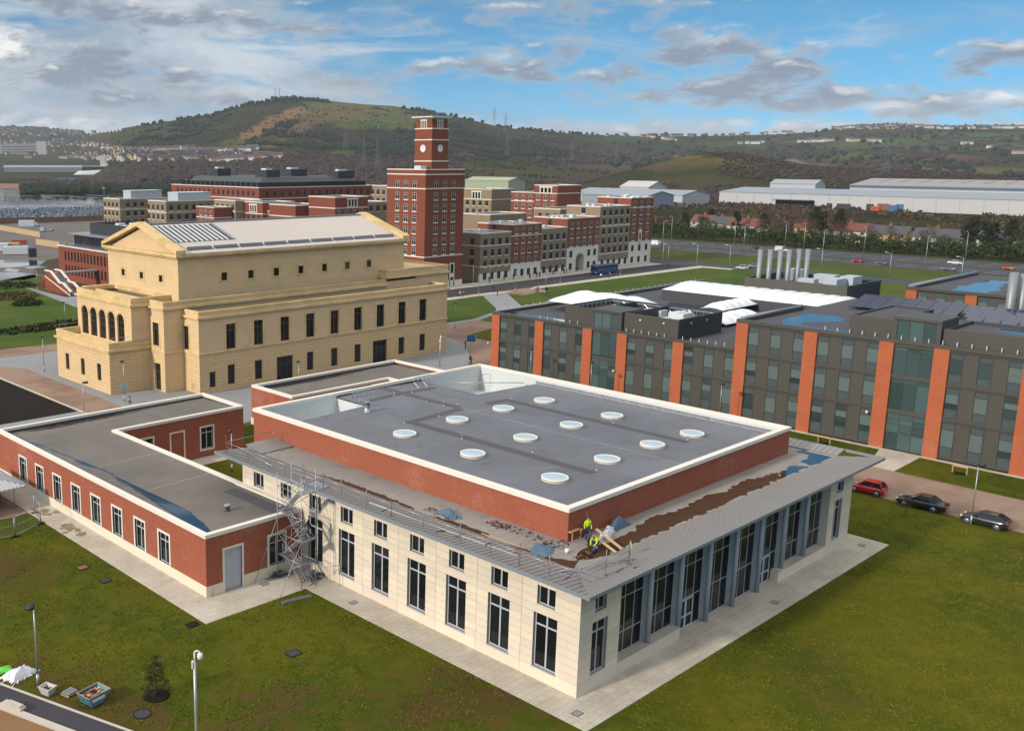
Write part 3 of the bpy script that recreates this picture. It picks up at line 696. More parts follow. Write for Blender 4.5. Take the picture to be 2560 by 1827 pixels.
hall = thing('sports_hall', (0, 0, 0), 'pale stone hall with brick upper storey and round skylights, nearest building', 'hall')
LY, LX = 38.6, 42.95
tallH = [(1.8+4.157*i, 3.8+4.157*i, 0.95, 5.02) for i in range(7)]
smallH = [(2.04+4.157*i, 3.56+4.157*i, 5.70, 7.08) for i in range(9)]
rt = [(1.45, 3.25, 1.15, 5.05), (39.35, 40.95, 1.15, 5.05)]; rs = [(1.68, 2.98, 5.75, 7.0), (39.55, 40.95, 5.75, 7.0)]
m = M(); wall(m, 'X', 0.0, 0.0, LY, 0, 8.2, tallH+smallH, 0.30, 0, 1); part('wall', m, ['joint', 'reveal'], hall)
m = M(); wall(m, 'Y', 0.0, 0.0, 4.75, 0, 8.2, [rt[0], rs[0]], 0.30, 0, 1); wall(m, 'Y', 0.0, 38.2, LX, 0, 8.2, [rt[1], rs[1]], 0.30, 0, 1)
part('wall', m, ['joint', 'reveal'], hall)
m = M(); m.poly([(LX,0,0),(LX,LY,0),(LX,LY,8.2),(LX,0,8.2)]); m.poly([(LX,LY,0),(0,LY,0),(0,LY,8.2),(LX,LY,8.2)])
m.poly([(4.75,0,0),(4.75,0.9,0),(4.75,0.9,8.2),(4.75,0,8.2)]); m.poly([(38.2,0,0),(38.2,0.9,0),(38.2,0.9,8.2),(38.2,0,8.2)])
part('wall', m, 'stone', hall)
zs = [0, 0.95]+[0.95+0.581*k for k in range(1, 13)]
jx = [3.8+1.08+4.157*i for i in range(9)]
courses('X', 0.0, -0.03, LY, zs, tallH+smallH, hall, 'stone', jx)
courses('Y', 0.0, 0.0, 4.75, zs, [rt[0], rs[0]], hall, 'stone', [])
courses('Y', 0.0, 38.2, LX, zs, [rt[1], rs[1]], hall, 'stone', [])
kt = winkit('tall_window', 2.0, 4.07, [0.5], [0.775], 0.09, 0.2, 0.13); ks = winkit('small_window', 1.52, 1.38, [0.5], [], 0.08, 0.2, 0.13)
ktr = winkit('tall_window_side', 1.8, 3.9, [0.5], [0.775], 0.09, 0.2, 0.12); ksr = winkit('small_window_side', 1.3, 1.25, [0.5], [], 0.08, 0.2, 0.12)
ktr2 = winkit('tall_window_end', 1.6, 3.9, [0.5], [0.775], 0.09, 0.2, 0.12); ksr2 = winkit('small_window_end', 1.4, 1.25, [0.5], [], 0.08, 0.2, 0.12)
for h in tallH: setwin(kt, 'X', 0, h[0], h[1], h[2], hall)
for h in smallH: setwin(ks, 'X', 0, h[0], h[1], h[2], hall)
setwin(ktr, 'Y', 0, *rt[0][:3], hall); setwin(ksr, 'Y', 0, *rs[0][:3], hall); setwin(ktr2, 'Y', 0, *rt[1][:3], hall); setwin(ksr2, 'Y', 0, *rs[1][:3], hall)
def box1(name, b, matn, parent, sub=None):
    m = M(); m.box(*b); return part(name, m, matn, parent, sub)
# window sills
for h in tallH: box1('sill', (-0.10, h[0]-0.05, h[2]-0.07, 0.2, h[1]+0.05, h[2]-0.003), 'frame_grey', hall)
# glazed front: bays between steel columns
BAYR = [8.8+4.2*i for i in range(8)]
for i, r in enumerate(BAYR):
    l = r-3.5; z0 = 1.0 if i in (0, 1, 6, 7) else 0.06
    kb = winkit('glazed_bay', 3.5, 7.45-z0, [1/3, 2/3], [(2.62-z0)/(7.45-z0), (5.3-z0)/(7.45-z0)], 0.07, 0.0, 0.055)
    wn = setwin(kb, 'Y', 0.70, l, r, z0, hall, 'glazed_bay')
    if i in (2, 5):
        d = M(); x0, x1 = 0.12, 2.34
        d.box(x0, -0.06, 0, x0+.13, 0.0, 2.5); d.box(x1-.13, -0.06, 0, x1, 0.0, 2.5); d.box(x0+.13, -0.058, 2.37, x1-.13, 0.0, 2.5); d.box((x0+x1)/2-.12, -0.058, 0, (x0+x1)/2+.12, 0, 2.37)
        d.box(x0+.13, -.055, 1.0, x1-.13, 0, 1.13); d.box(x0+.13, -.055, 0.0, x1-.13, 0, .16)
        put('door', d.mesh('door', 'frame_grey'), wn)
    m = M(); m.box(l-0.70 if i else 4.76, 0.62, z0, l-0.004, 0.80, 7.9); part('mullion_panel', m, 'steel_blue', hall)
    if i < 7:
        c = M(); c.lathe([(0.21, 1.0 if i in (0, 1, 5, 6) else 0.03), (0.21, 7.95)], (9.02+4.2*i, 0.26, 0), 14); part('column', c, 'steel_blue', hall)
m = M(); m.box(38.2-0.003, 0.66, 1.0, 38.6, 0.8, 7.9); part('mullion_panel', m, 'steel_blue', hall)
for a, b in ((4.78, 13.1), (29.0, 38.17)):
    box1('plinth', (a, -0.03, 0, b, 0.69, 0.98), 'stone', hall); box1('sill', (a+0.02, -0.06, 0.984, b-0.02, 0.68, 1.04), 'concrete', hall)
box1('soffit', (4.76, -0.02, 7.5, 38.19, 0.95, 8.0), 'steel_blue', hall)
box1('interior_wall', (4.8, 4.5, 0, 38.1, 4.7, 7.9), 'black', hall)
# low roof and its metal eaves
ZI, ZO = 8.26, 8.60
lowroof = sheetM([(1.5,1.5),(43.6,1.5),(43.6,39.5),(1.5,39.5)], 8.15); lr = part('low_roof', lowroof, 'ledge', hall)
m = M(); m.box(0.02, 0.02, 7.3, 42.9, 38.5, 8.12); part('roof_deck', m, 'steel_blue', hall)
def eave_sheet(quad, seam, name='roof_sheet'):
    """one metal sheet with its standing seam; quad = 4 (x,y,z)"""
    m = M(); q = [Vector(p) for p in quad]; up = Vector((0, 0, 0.035))
    m.poly(q); m.poly([p-Vector((0, 0, 0.09)) for p in reversed(q)])
    for a, b in zip(q, q[1:]+q[:1]): m.poly([a, b, b-Vector((0, 0, 0.09)), a-Vector((0, 0, 0.09))])
    a, b, s = Vector(seam[0]), Vector(seam[1]), Vector(seam[2])
    m.hexa([a, b, b+s, a+s], [a+up, b+up, b+s+up, a+s+up]); return m
def ez(d): return ZO+(ZI-ZO)*min(1, max(0, (d+1.91)/3.6))
st = 0.48; base_sheet = {}
XN = 44.86; YN = 40.5; INN = 1.7
n1 = int((XN+1.91)/st); st1 = (XN+1.91)/n1
for k in range(n1):          # front eave
    x0 = -1.91+k*st1; x1 = x0+st1-0.004
    ya, yb = min(x0, INN), min(x1, INN)
    if x0 >= INN and x1 <= 43.1:
        if 'f' not in base_sheet:
            base_sheet['f'] = eave_sheet([(0,-1.91,ZO),(st1-.004,-1.91,ZO),(st1-.004,INN,ZI),(0,INN,ZI)], [(0,-1.91,ZO),(0,INN,ZI),(0.045,0,0)]).mesh('roof_sheet', 'zinc')
        put('roof_sheet', base_sheet['f'], hall, (x0, 0, 0)); continue
    lim = lambda x: min(x, INN, 43.15+(XN-x)*3.0 if x > 43.1 else 99)
    ya, yb = lim(x0), lim(x1)
    if x0 > 43.1: ya, yb = min(INN, -1.91+(XN-x0)*2.2), min(INN, -1.91+(XN-x1)*2.2)
    part('roof_sheet', eave_sheet([(x0,-1.91,ZO),(x1,-1.91,ZO),(x1,yb,ez(yb)),(x0,ya,ez(ya))], [(x0,-1.91,ZO),(x0,ya,ez(ya)),(0.045,0,0)]), 'zinc', hall)
n2 = int((YN+1.91)/st); st2 = (YN+1.91)/n2
for k in range(n2):          # left eave
    y0 = -1.91+k*st2; y1 = y0+st2-0.004
    if y0 >= INN:
        if 'l' not in base_sheet:
            base_sheet['l'] = eave_sheet([(-1.91,0,ZO),(INN,0,ZI),(INN,st2-.004,ZI),(-1.91,st2-.004,ZO)], [(-1.91,0,ZO),(INN,0,ZI),(0,0.045,0)]).mesh('roof_sheet', 'zinc')
        put('roof_sheet', base_sheet['l'], hall, (0, y0, 0)); continue
    xa, xb = min(y0, INN), min(y1, INN)
    part('roof_sheet', eave_sheet([(-1.91,y0,ZO),(xa,y0,ez(xa)),(xb,y1,ez(xb)),(-1.91,y1,ZO)], [(-1.91,y0,ZO),(xa,y0,ez(xa)),(0,0.045,0)]), 'zinc', hall)
for k in range(70):          # right eave
    y0 = 1.72+k*0.55
    if y0 > 39: break
    part('roof_sheet', eave_sheet([(43.2,y0,ZI),(XN,y0,ZO),(XN,y0+.546,ZO),(43.2,y0+.546,ZI)], [(43.2,y0,ZI),(XN,y0,ZO),(0,0.045,0)]), 'zinc', hall)
for k in range(8):           # far end
    x0 = 1.72+k*0.5
    part('roof_sheet', eave_sheet([(x0,37.9,ZI),(x0+.496,37.9,ZI),(x0+.496,YN,ZO),(x0,YN,ZO)], [(x0,37.9,ZI),(x0,YN,ZO),(0.045,0,0)]), 'zinc', hall)
m = M(); m.box(-1.96,-1.96,8.36,XN+.05,-1.915,8.615); m.box(-1.96,-1.914,8.36,-1.915,YN,8.615); m.box(XN+.005,-1.914,8.36,XN+.05,YN,8.615); part('gutter', m, 'zinc_edge', hall)
# raised brick storey
CX0, CX1, CY0, CY1 = 5.7, 40.85, 5.36, 44.57
m = M(); cpoly = [(CX0,CY0),(CX1,CY0),(CX1,CY1),(CX0,CY1)]
for (a, b) in zip(cpoly, cpoly[1:]+cpoly[:1]): m.poly([(*a,0.02),(*b,0.02),(*b,10.46),(*a,10.46)])
part('brick_wall', m, 'brick', hall)
m = M(); cinn = ringcap(m, [(x+dx, y+dy) for (x, y), (dx, dy) in zip(cpoly, ((-.09,-.09),(.09,-.09),(.09,.09),(-.09,.09)))], 0.56, 10.46, 10.78); part('coping', m, 'coping', hall)
ix0, iy0 = cinn[0]; ix1, iy1 = cinn[2]
def rz_(x): return float(np.interp(x, [6, 23.2, 40.4], [10.12, 10.42, 9.85]))
m = M()
for x0, x1, y0, y1 in ((ix0, 40.38, iy0, 35.4), (ix0, 29.9, 35.4, 39.3), (16.6, 29.9, 39.3, iy1)):
    xs = sorted({x0, x1, *([23.2] if x0 < 23.2 < x1 else [])})
    for a, b in zip(xs, xs[1:]): m.poly([(a,y0,rz_(a)),(b,y0,rz_(b)),(b,y1,rz_(b)),(a,y1,rz_(a))])
mainroof = part('main_roof', m, 'membrane', hall)
m = M()   # plant wells sunk into two corners, clad in boards
def boards(m, p, q, z0, z1, nrm, h=0.24):
    z = z0
    while z < z1-0.02:
        t = min(h-0.02, z1-z); a, b = Vector((*p, z)), Vector((*q, z)); nv = Vector((*nrm, 0))*0.03
        m.poly([a+nv, b+nv, b+nv*0.2+Vector((0, 0, t)), a+nv*0.2+Vector((0, 0, t))]); m.poly([a+nv*0.2+Vector((0,0,-.02)), b+nv*0.2+Vector((0,0,-.02)), b+nv, a+nv]); z += h
boards(m, (ix0, iy1), (16.6, iy1), 7.6, 10.44, (0,-1)); boards(m, (16.6, 39.3), (16.6, iy1), 7.6, 10.2, (-1,0))
m.poly([(ix0,39.3,7.6),(16.6,39.3,7.6),(16.6,iy1,7.6),(ix0,iy1,7.6)]); m.poly([(ix0,39.3,7.6),(16.6,39.3,7.6),(16.6,39.3,10.1),(ix0,39.3,10.1)])
part('well_cladding', m, 'cladding_light', hall)
m = M(); boards(m, (29.9, iy1), (ix1, iy1), 7.6, 10.44, (0,-1)); boards(m, (ix1, 35.4), (ix1, iy1), 7.6, 10.44, (-1,0))
m.poly([(29.9,35.4,7.6),(ix1,35.4,7.6),(ix1,iy1,7.6),(29.9,iy1,7.6)]); m.poly([(29.9,35.4,7.6),(ix1,35.4,7.6),(ix1,35.4,9.85),(29.9,35.4,10.1)])
part('well_cladding', m, 'cladding_light', hall)
m = M(); m.poly([(ix1,iy0,9.8),(ix1,35.4,9.8),(ix1,35.4,10.46),(ix1,iy0,10.46)]); m.poly([(40.38,iy0,9.86),(ix1,iy0,10.2),(ix1,35.4,10.2),(40.38,35.4,9.86)]); part('upstand', m, 'plant_white', hall)
# skylights
sk = M(); sk.lathe([(1.14,0),(1.12,0.22)], n=28, cap=False, mi=1); sk.lathe([(1.12,0.22),(1.12,0.29),(0.99,0.29),(0.97,0.25)], n=28, cap=False); skm = sk.mesh('skylight', ['coping', 'kerb'])
sg = M(); sg.lathe([(0.985,0.26),(0.8,0.285),(0.45,0.30),(0.02,0.305)], n=28, cap=False); sgm = sg.mesh('skylight_dome', 'skylight_glass')
for x in (11.75, 19.1, 26.2, 33.1):
    for y in (28.6, 20.05, 11.15):
        s = put('skylight', skm, hall, (x, y, rz_(x))); put('dome', sgm, s)
# dark walkway matting on the roof
def strip(x0, y0, x1, y1):
    m = M(); m.poly([(x0,y0,rz_(x0)+.012),(x1,y0,rz_(x1)+.012),(x1,y1,rz_(x1)+.012),(x0,y1,rz_(x0)+.012)]); part('roof_strip', m, 'walkway', hall)
strip(22.7, 32.1, 23.75, 44.0); strip(14.95, 31.05, 22.68, 32.05); strip(22.7, 31.05, 30.9, 32.05); strip(14.95, 10.0, 16.0, 31.0); strip(29.8, 10.0, 30.85, 31.0); strip(16.7, 40.1, 22.66, 41.0); strip(23.8, 40.1, 28.5, 41.0)
m = M()
for x in (23.15,):
    m.box(x-.03, 6, rz_(x)-.01, x+.03, 31.0, rz_(x)+.02)
for y in (13.5, 24.5): m.poly([(6.3,y,rz_(6.3)+.008),(23.2,y,rz_(23.2)+.008),(23.2,y+.05,rz_(23.2)+.008),(6.3,y+.05,rz_(6.3)+.008)])
part('roof_seam', m, 'concrete_grey', hall)
pm = M(); pm.lathe([(0.12,0),(0.12,0.05),(0.03,0.06),(0.03,0.4),(0.07,0.4),(0.07,0.47)], n=8); pmm = pm.mesh('anchor_post', 'galv')
for x, y in ((14.7,24),(14.7,31.6),(16.3,17),(16.2,10.2),(31,18.5),(31,10.4),(31.0,31.4),(22.4,33.5),(24.2,33.2),(22.4,36),(24.2,40),(21.6,40.2),(19,31)): put('anchor_post', pmm, hall, (x, y, rz_(x)))
m = M(); m.lathe([(0.42,0),(0.42,0.06),(0.30,0.08),(0.30,1.05),(0.34,1.05),(0.34,1.12)], (14.9,37.3,rz_(14.9)), 18); part('vent_stack', m, 'galv', hall)
m = M()
for x in (17.6, 18.3, 19.0, 19.7, 20.3):
    m.tube((x,42.6,rz_(x)),(x,42.6,rz_(x)+1.1),0.03,6)
m.tube((17.6,42.6,rz_(18)+1.08),(20.3,42.6,rz_(18)+1.08),0.03,6); m.tube((17.6,42.6,rz_(18)+.55),(20.3,42.6,rz_(18)+.55),0.025,6)
part('guard_rail', m, 'galv', hall)
m = M()
for x in (26.9, 27.6, 28.3, 29.0, 29.6): m.tube((x,42.4,rz_(x)),(x,42.4,rz_(x)+1.1),0.03,6)
m.tube((26.9,42.4,rz_(28)+1.08),(29.6,42.4,rz_(28)+1.08),0.03,6); m.tube((26.9,42.4,rz_(28)+.55),(29.6,42.4,rz_(28)+.55),0.025,6)
for x in (26.9, 28.3): m.lathe([(0.25,0),(0.25,0.08)], (x,41.6,rz_(x)), 10); m.tube((x,41.6,rz_(x)),(x,42.4,rz_(x)+.5),0.025,5)
part('guard_rail', m, 'galv', hall)
m = M()
for dy in (0, 0.55): m.tube((14.9,39.0+dy,8.6),(15.9,39.0+dy,11.1),0.035,6)
for k in range(8): m.tube((14.95+.13*k,39.0,8.8+.32*k),(14.95+.13*k,39.55,8.8+.32*k),0.022,5)
part('ladder', m, 'galv', hall)
m = M(); m.tube((39.6,36.6,9.9),(33.5,43.6,9.6),.05,6); m.tube((33.5,43.6,9.6),(40.1,42.4,10.0),.04,6); part('strut', m, 'galv', hall)
# standing water and silt on the low roof
def flat(name, poly, z, matn, parent, sub=None): return part(name, sheetM(poly, z), matn, parent, sub)
flat('silt_patch', irregular([(3.4,2.9),(4.8,2.15),(9,2.0),(17,1.95),(26.5,2.0),(32.8,2.15),(34.2,3.1),(30,3.9),(25,3.6),(23.5,4.2),(18,3.6),(15,4.3),(11.5,3.5),(8,3.3),(5.5,3.9)], 0.22, 0.4, 3), 8.158, 'silt', hall, lr)
flat('puddle', irregular([(33.0,2.0),(38,2.1),(37.2,3.2),(34,3.0)], 0.2, 0.4, 5), 8.161, 'water', hall, lr)
flat('puddle', irregular([(38.5,2.0),(43.2,2.0),(43.2,3.3),(42.9,5.0),(41.8,5.0),(41.7,3.6),(39,3.2)], 0.18, 0.4, 6), 8.161, 'water', hall, lr)
flat('puddle', irregular([(41.3,7.0),(42.8,7.0),(42.7,8.5),(41.4,8.2)], 0.15, 0.4, 7), 8.161, 'water', hall, lr)
flat('silt_patch', irregular([(2.0,29.5),(2.5,27),(2.6,23),(2.3,18),(2.0,17.5),(1.9,22),(1.85,27)], 0.14, 0.4, 8), 8.158, 'silt', hall, lr)
flat('silt_patch', irregular([(2.0,16.5),(2.6,13),(2.5,10),(1.9,10),(1.85,14)], 0.12, 0.4, 9), 8.158, 'silt', hall, lr)
flat('silt_patch', irregular([(2.0,8.5),(2.4,4.0),(3.4,2.8),(2.0,2.0),(1.85,5)], 0.12, 0.4, 10), 8.159, 'silt', hall, lr)

# ================================================================ single-storey brick wings
def surround(m, face, c, u0, u1, z0, z1, t=0.2, proud=0.05, base=True):
    def bx(a, b, e, f):
        if face == 'Y': m.box(a, c-proud, e, b, c+.12, f)
        else: m.box(c-proud, a, e, c+.12, b, f)
    bx(u0-t, u0, z0-(t if base else 0), z1+t); bx(u1, u1+t, z0-(t if base else 0), z1+t); bx(u0, u1, z1, z1+t)
    if base: bx(u0, u1, z0-t, z0)
kw = winkit('wing_window', 1.72, 2.74, [0.5], [0.74], 0.08, 0.14, 0.11)
kd = winkit('wing_door', 1.78, 3.7, [0.5], [0.8], 0.10, 0.1, 0.06, matg='steel_blue')
def puddle_edge(parent, x0, x1, y0, y1, z, seed, name='puddle', matn='water'):
    flat(name, irregular([(x0,y0),(x1,y0+1),(x1*1.0,y1-2),(x0,y1)], 0.12, 0.4, seed), z, matn, parent)
wing = thing('brick_wing', (-10.3, 29.55, 0), 'L-shaped single-storey red brick wing with white-framed windows on the left', 'building')
wy0, wy1, wx0, wx1 = 29.55, 72.4, -10.3, 17.75
wh = [(64.78+0.0-4.21*i, 66.50-4.21*i, 0.98, 3.72) for i in range(8)]
dh = (-8.47, -6.69, 0.03, 3.73); dwin = (-3.76, -2.04, 0.98, 3.72)
m = M(); wall(m, 'X', wx0, wy0, wy1, 0.95, 5.2, wh, 0.22, 0, 1); wall(m, 'Y', wy0, wx0, 0.0, 0.95, 5.2, [dh, dwin], 0.22, 0, 1)
m.poly([(wx0,wy1,0),(wx1,wy1,0),(wx1,wy1,5.2),(wx0,wy1,5.2)]); m.poly([(wx1,wy1,0),(wx1,63.36,0),(wx1,63.36,5.2),(wx1,wy1,5.2)])
cw = [(11.4, 13.12, 0.98, 3.7), (7.15, 8.9, 0.3, 3.7), (2.95, 4.67, 0.98, 3.7)]
wall(m, 'Y', 63.36, 0.0, wx1, 0.0, 5.2, [cw[0], cw[2]], 0.22, 0, 1)
m.poly([(0,38.6,0),(0,63.36,0),(0,63.36,5.2),(0,38.6,5.2)]); part('brick_wall', m, ['brick', 'frame_grey'], wing)
m = M(); wall(m, 'X', wx0-.03, wy0-.03, wy1, 0.0, 0.95, [], 0.2); m.box(wx0-.03, wy0-.03, 0.0, dh[0]-.2, wy0-.001, 0.95); m.box(dh[1]+.2, wy0-.03, 0.0, 0.0-.04, wy0-.001, 0.95)
m.poly([(wx0-.03,wy0-.03,.95),(wx0,wy0-.03,.95),(wx0,wy1,.95),(wx0-.03,wy1,.95)]); part('plinth', m, 'stone', wing)
for h in wh:
    wn = setwin(kw, 'X', wx0, h[0], h[1], h[2], wing); m = M(); surround(m, 'X', wx0, h[0], h[1], h[2], h[3]); part('surround', m, 'stone_white', wing)
setwin(kw, 'Y', wy0, dwin[0], dwin[1], dwin[2], wing); m = M(); surround(m, 'Y', wy0, *dwin); part('surround', m, 'stone_white', wing)
setwin(kd, 'Y', wy0, dh[0], dh[1], dh[2], wing, 'door'); m = M(); surround(m, 'Y', wy0, *dh, base=False); part('surround', m, 'stone_white', wing)
for i in (0, 2): setwin(kw, 'Y', 63.36, cw[i][0], cw[i][1], cw[i][2], wing)
for c in cw: m = M(); surround(m, 'Y', 63.36, *c, base=c is not cw[1]); part('surround', m, 'stone_white', wing)
wpoly = [(wx0-.08,wy0-.08),(-0.04,wy0-.08),(-0.04,38.7),(0.08,38.7),(0.08,63.28),(wx1+.08,63.28),(wx1+.08,wy1+.08),(wx0-.08,wy1+.08)]
m = M(); ringcap(m, wpoly, 0.5, 5.2, 5.52); part('coping', m, 'coping', wing)
def wz(y): return float(np.interp(y, [29, 62, 72], [5.36, 5.28, 4.95]))
m = M()
for ya, yb in ((wy0+.3, 62.0), (62.0, wy1-.3)): m.poly([(wx0+.3,ya,wz(ya)),(-.4,ya,wz(ya)),(-.4,yb,wz(yb)),(wx0+.3,yb,wz(yb))])
m.poly([(-.4,63.7,wz(63.7)),(wx1-.3,63.7,wz(63.7)),(wx1-.3,wy1-.3,wz(wy1)),(-.4,wy1-.3,wz(wy1))]); wr = part('flat_roof', m, 'membrane_warm', wing)
m = M()
for a, b, c, d in ((wx0+.42,wy0+.42,wx0+.42,wy1-.42),(wx0+.42,wy1-.42,wx1-.42,wy1-.42),(wx1-.42,wy1-.42,wx1-.42,63.8)): m.poly([(a,b,4.9),(c,d,4.9),(c,d,5.21),(a,b,5.21)])
part('upstand', m, 'membrane_dark', wing)
def drape(name, poly, dz, matn, sub):
    m = sheetM(poly, 0); m.v = [(x, y, wz(y)+dz) for x, y, z in m.v]; part(name, m, matn, wing, sub)
ed = lambda y: .95+.75*math.sin(y*.21+.4)**2+.25*math.sin(y*.9)
rgw = random.Random(6); ys_ = [30.2+.45*k for k in range(86)]
drape('puddle', [(wx0+.44, ys_[0])]+[(wx0+.5+min(1, (y-30)*.35+.25)*ed(y)*(1 if y < 60 else max(.15, (70-y)/10))+rgw.uniform(-.09, .09), y) for y in ys_]+[(wx0+.44, ys_[-1])], .008, 'water', wr)
flat('puddle', irregular([(wx0+.6,wy1-.45),(8,wy1-.45),(4,wy1-.85),(-4,wy1-1.0)], 0.06, 0.5, 22), 4.99, 'water', wing, wr)
drape('silt_patch', irregular([(wx0+1.0,wy1-1.0),(2,wy1-1.0),(12,wy1-.8),(3,wy1-1.7),(-5,wy1-2.0)], 0.14, 0.5, 23), .006, 'silt', wr)
m = M(); m.lathe([(0.24,0),(0.24,0.5),(0.30,0.5),(0.30,0.62)], (-5.3,33.6,5.3), 14); part('vent_stack', m, 'galv', wing)
m = M(); m.lathe([(0.12,0),(0.12,0.3)], (-1.2,31.2,5.3), 10); part('vent_stack', m, 'galv', wing)
m = M(); m.poly([(-2.6,30.2,wz(30.2)+.01),(-1.2,30.2,wz(30.2)+.01),(-1.2,38.2,wz(38.2)+.01),(-2.6,38.2,wz(38.2)+.01)]); part('roof_strip', m, 'walkway', wing)  # dark strip along the hall wall, in the same grey as the walkways
m = M()
for y in (43, 52.5): m.poly([(wx0+2.2,y,wz(y)+.01),(-.5,y+.6,wz(y)+.008),(-.5,y+.66,wz(y)+.008),(wx0+2.2,y+.06,wz(y)+.01)])
part('roof_seam', m, 'concrete', wing)
m = M(); m.tube((wx0+.5,wy0-.12,0),(wx0+.5,wy0-.12,0.9),0.05,8); m.tube((wx0+.5,wy0-.12,.9),(wx0+.5,wy0,.9),0.05,8); part('downpipe', m, 'concrete', wing)

rear = thing('rear_brick_wing', (25.4, 63.0, 0), 'single-storey red brick wing behind the skylit hall roof', 'building')
m = M(); RW = [(25.4,63.1),(42.8,63.1),(42.8,44.6),(52.8,44.6),(52.8,72.1),(25.4,72.1)]
for a, b in zip(RW, RW[1:]+RW[:1]): m.poly([(*a,0),(*b,0),(*b,5.2),(*a,5.2)])
part('brick_wall', m, 'brick', rear)
m = M(); ringcap(m, RW, 0.5, 5.2, 5.52); part('coping', m, 'coping', rear)
m = M(); m.box(25.3,63.0,0,25.39,72.2,.95); part('plinth', m, 'stone', rear)
m = M(); m.poly([(25.7,63.4,4.9),(52.5,63.4,4.9),(52.5,71.8,4.9),(25.7,71.8,4.9)]); m.poly([(43.1,44.9,4.9),(52.5,44.9,4.9),(52.5,63.4,4.9),(43.1,63.4,4.9)]); rr_ = part('flat_roof', m, 'membrane_warm', rear)
m = M(); m.poly([(25.9,71.62,4.9),(52.3,71.62,4.9),(52.3,71.62,5.21),(25.9,71.62,5.21)]); part('upstand', m, 'membrane_dark', rear)
flat('puddle', irregular([(26.2,71.55),(46,71.55),(40,71.1),(28,71.0)], 0.05, 0.5, 31), 4.906, 'water', rear, rr_)
flat('silt_patch', irregular([(27,71.0),(47,71.2),(40,70.3),(30,70.4)], 0.12, 0.5, 32), 4.904, 'silt', rear, rr_)

# ================================================================ the yellow concert hall
def blockmat(name, c, cj, bw, rh, mort, var=0.08):
    brickmat(name, c, tuple(v*0.93 for v in c), cj, var, bw, rh, 0.0, mort)
    t = MATS[name].node_tree
blockmat('yellow_coursed', srgb('#cbad74', (1.1, 1.13, 1.5)), srgb('#a58c5c', (1.1, 1.1, 1.3)), 2.6, 0.52, 0.035)
blockmat('yellow_ashlar', srgb('#ccae76', (1.1, 1.13, 1.5)), srgb('#bda06c', (1.1, 1.1, 1.3)), 1.9, 1.15, 0.02)
GH = thing('concert_hall', (18.8, 91.3, 0), 'large yellow stone neoclassical hall with pediment and metal roof', 'hall')
YC = 109.06
def rect(x0, x1, y0, y1): return [(x0, y0), (x1, y0), (x1, y1), (x0, y1)]
def cornice(x0, x1, y0, y1, z0, z1, p, name='cornice', matn='yellow_trim', sides='WSEN'):
    m = M()
    if 'S' in sides: m.box(x0-p, y0-p, z0, x1+p, y0-.001, z1)
    if 'N' in sides: m.box(x0-p, y1+.001, z0, x1+p, y1+p, z1)
    if 'W' in sides: m.box(x0-p, y0-.0005, z0, x0-.001, y1+.0005, z1)
    if 'E' in sides: m.box(x1+.001, y0-.0005, z0, x1+p, y1+.0005, z1)
    part(name, m, matn, GH)
mm = ['yellow_coursed', 'yellow_ashlar', 'yellow_stone', 'black']
gx0, gx1 = 29.5, 85.2; gy0, gy1 = 91.3, 2*YC-91.3
SU = [(34.55+5.395*i, 36.33+5.395*i, 6.55, 10.55) for i in range(9)]
SL = [(31.33, 32.44, 0.8, 3.3), (34.76, 36.15, 0.82, 4.0), (40.08, 41.55, 0.85, 4.0), (44.53, 47.93, 0.05, 3.98), (50.93, 52.36, 0.86, 4.0), (56.3, 57.79, 0.86, 4.0), (61.71, 63.2, 0.84, 4.02), (66.1, 69.6, 0.05, 4.1), (72.48, 74.0, 0.87, 4.0), (77.94, 79.44, 0.9, 4.02)]
m = M(); wall(m, 'Y', gy0, gx0, gx1, 0, 6.2, SL, 0.3, 0, 2); wall(m, 'Y', gy0, gx0, gx1, 6.2, 12.9, SU, 0.3, 1, 2)
wall(m, 'X', gx0, gy0, 97.0, 0, 6.2, [], 0.3, 0); wall(m, 'X', gx0, gy0, 97.0, 6.2, 12.9, [(94.12, 95.9, 6.62, 10.35)], 0.3, 1, 2)
m.poly([(gx1,gy0,0),(gx1,gy1,0),(gx1,gy1,12.9),(gx1,gy0,12.9)], 1); m.poly([(gx0,gy1,0),(gx1,gy1,0),(gx1,gy1,12.9),(gx0,gy1,12.9)], 1)
part('aisle_wall', m, mm, GH)
cornice(gx0, gx1, gy0, gy1, 11.75, 12.1, 0.35, sides='WSE'); cornice(gx0, gx1, gy0, gy1, 6.2, 6.42, 0.16, 'string_course', sides='WSE')
m = M(); ringcap(m, rect(gx0-.04, gx1+.04, gy0-.04, gy1+.04), 0.5, 12.55, 12.93); part('parapet', m, 'yellow_trim', GH)
m = M(); m.poly([(gx0+.4,gy0+.4,12.15),(gx1-.4,gy0+.4,12.15),(gx1-.4,gy1-.4,12.15),(gx0+.4,gy1-.4,12.15)]); part('aisle_roof', m, 'membrane_warm', GH)
kgu = winkit('hall_window', 1.78, 4.0, [0.5], [0.74], 0.08, 0.2, 0.1, matf='frame_brown'); kgl = winkit('hall_low_window', 1.47, 3.15, [], [], 0.06, 0.2, matf='frame_brown')
kgd = winkit('hall_door', 3.4, 3.93, [0.32, 0.68], [0.7], 0.1, 0.25, 0.08, matf='frame_brown')
kg0 = winkit('hall_small_low', 1.11, 2.5, [], [], 0.06, 0.2, matf='frame_brown')
for h in SU:
    setwin(kgu, 'Y', gy0, *h[:3], GH); m = M(); surround(m, 'Y', gy0, *h, t=0.32, proud=0.06); part('surround', m, 'yellow_trim', GH)
for h in SL: setwin(kgd if h[1]-h[0] > 3 else (kg0 if h[1]-h[0] < 1.2 else kgl), 'Y', gy0, *h[:3], GH, 'door' if h[1]-h[0] > 3 else 'window')
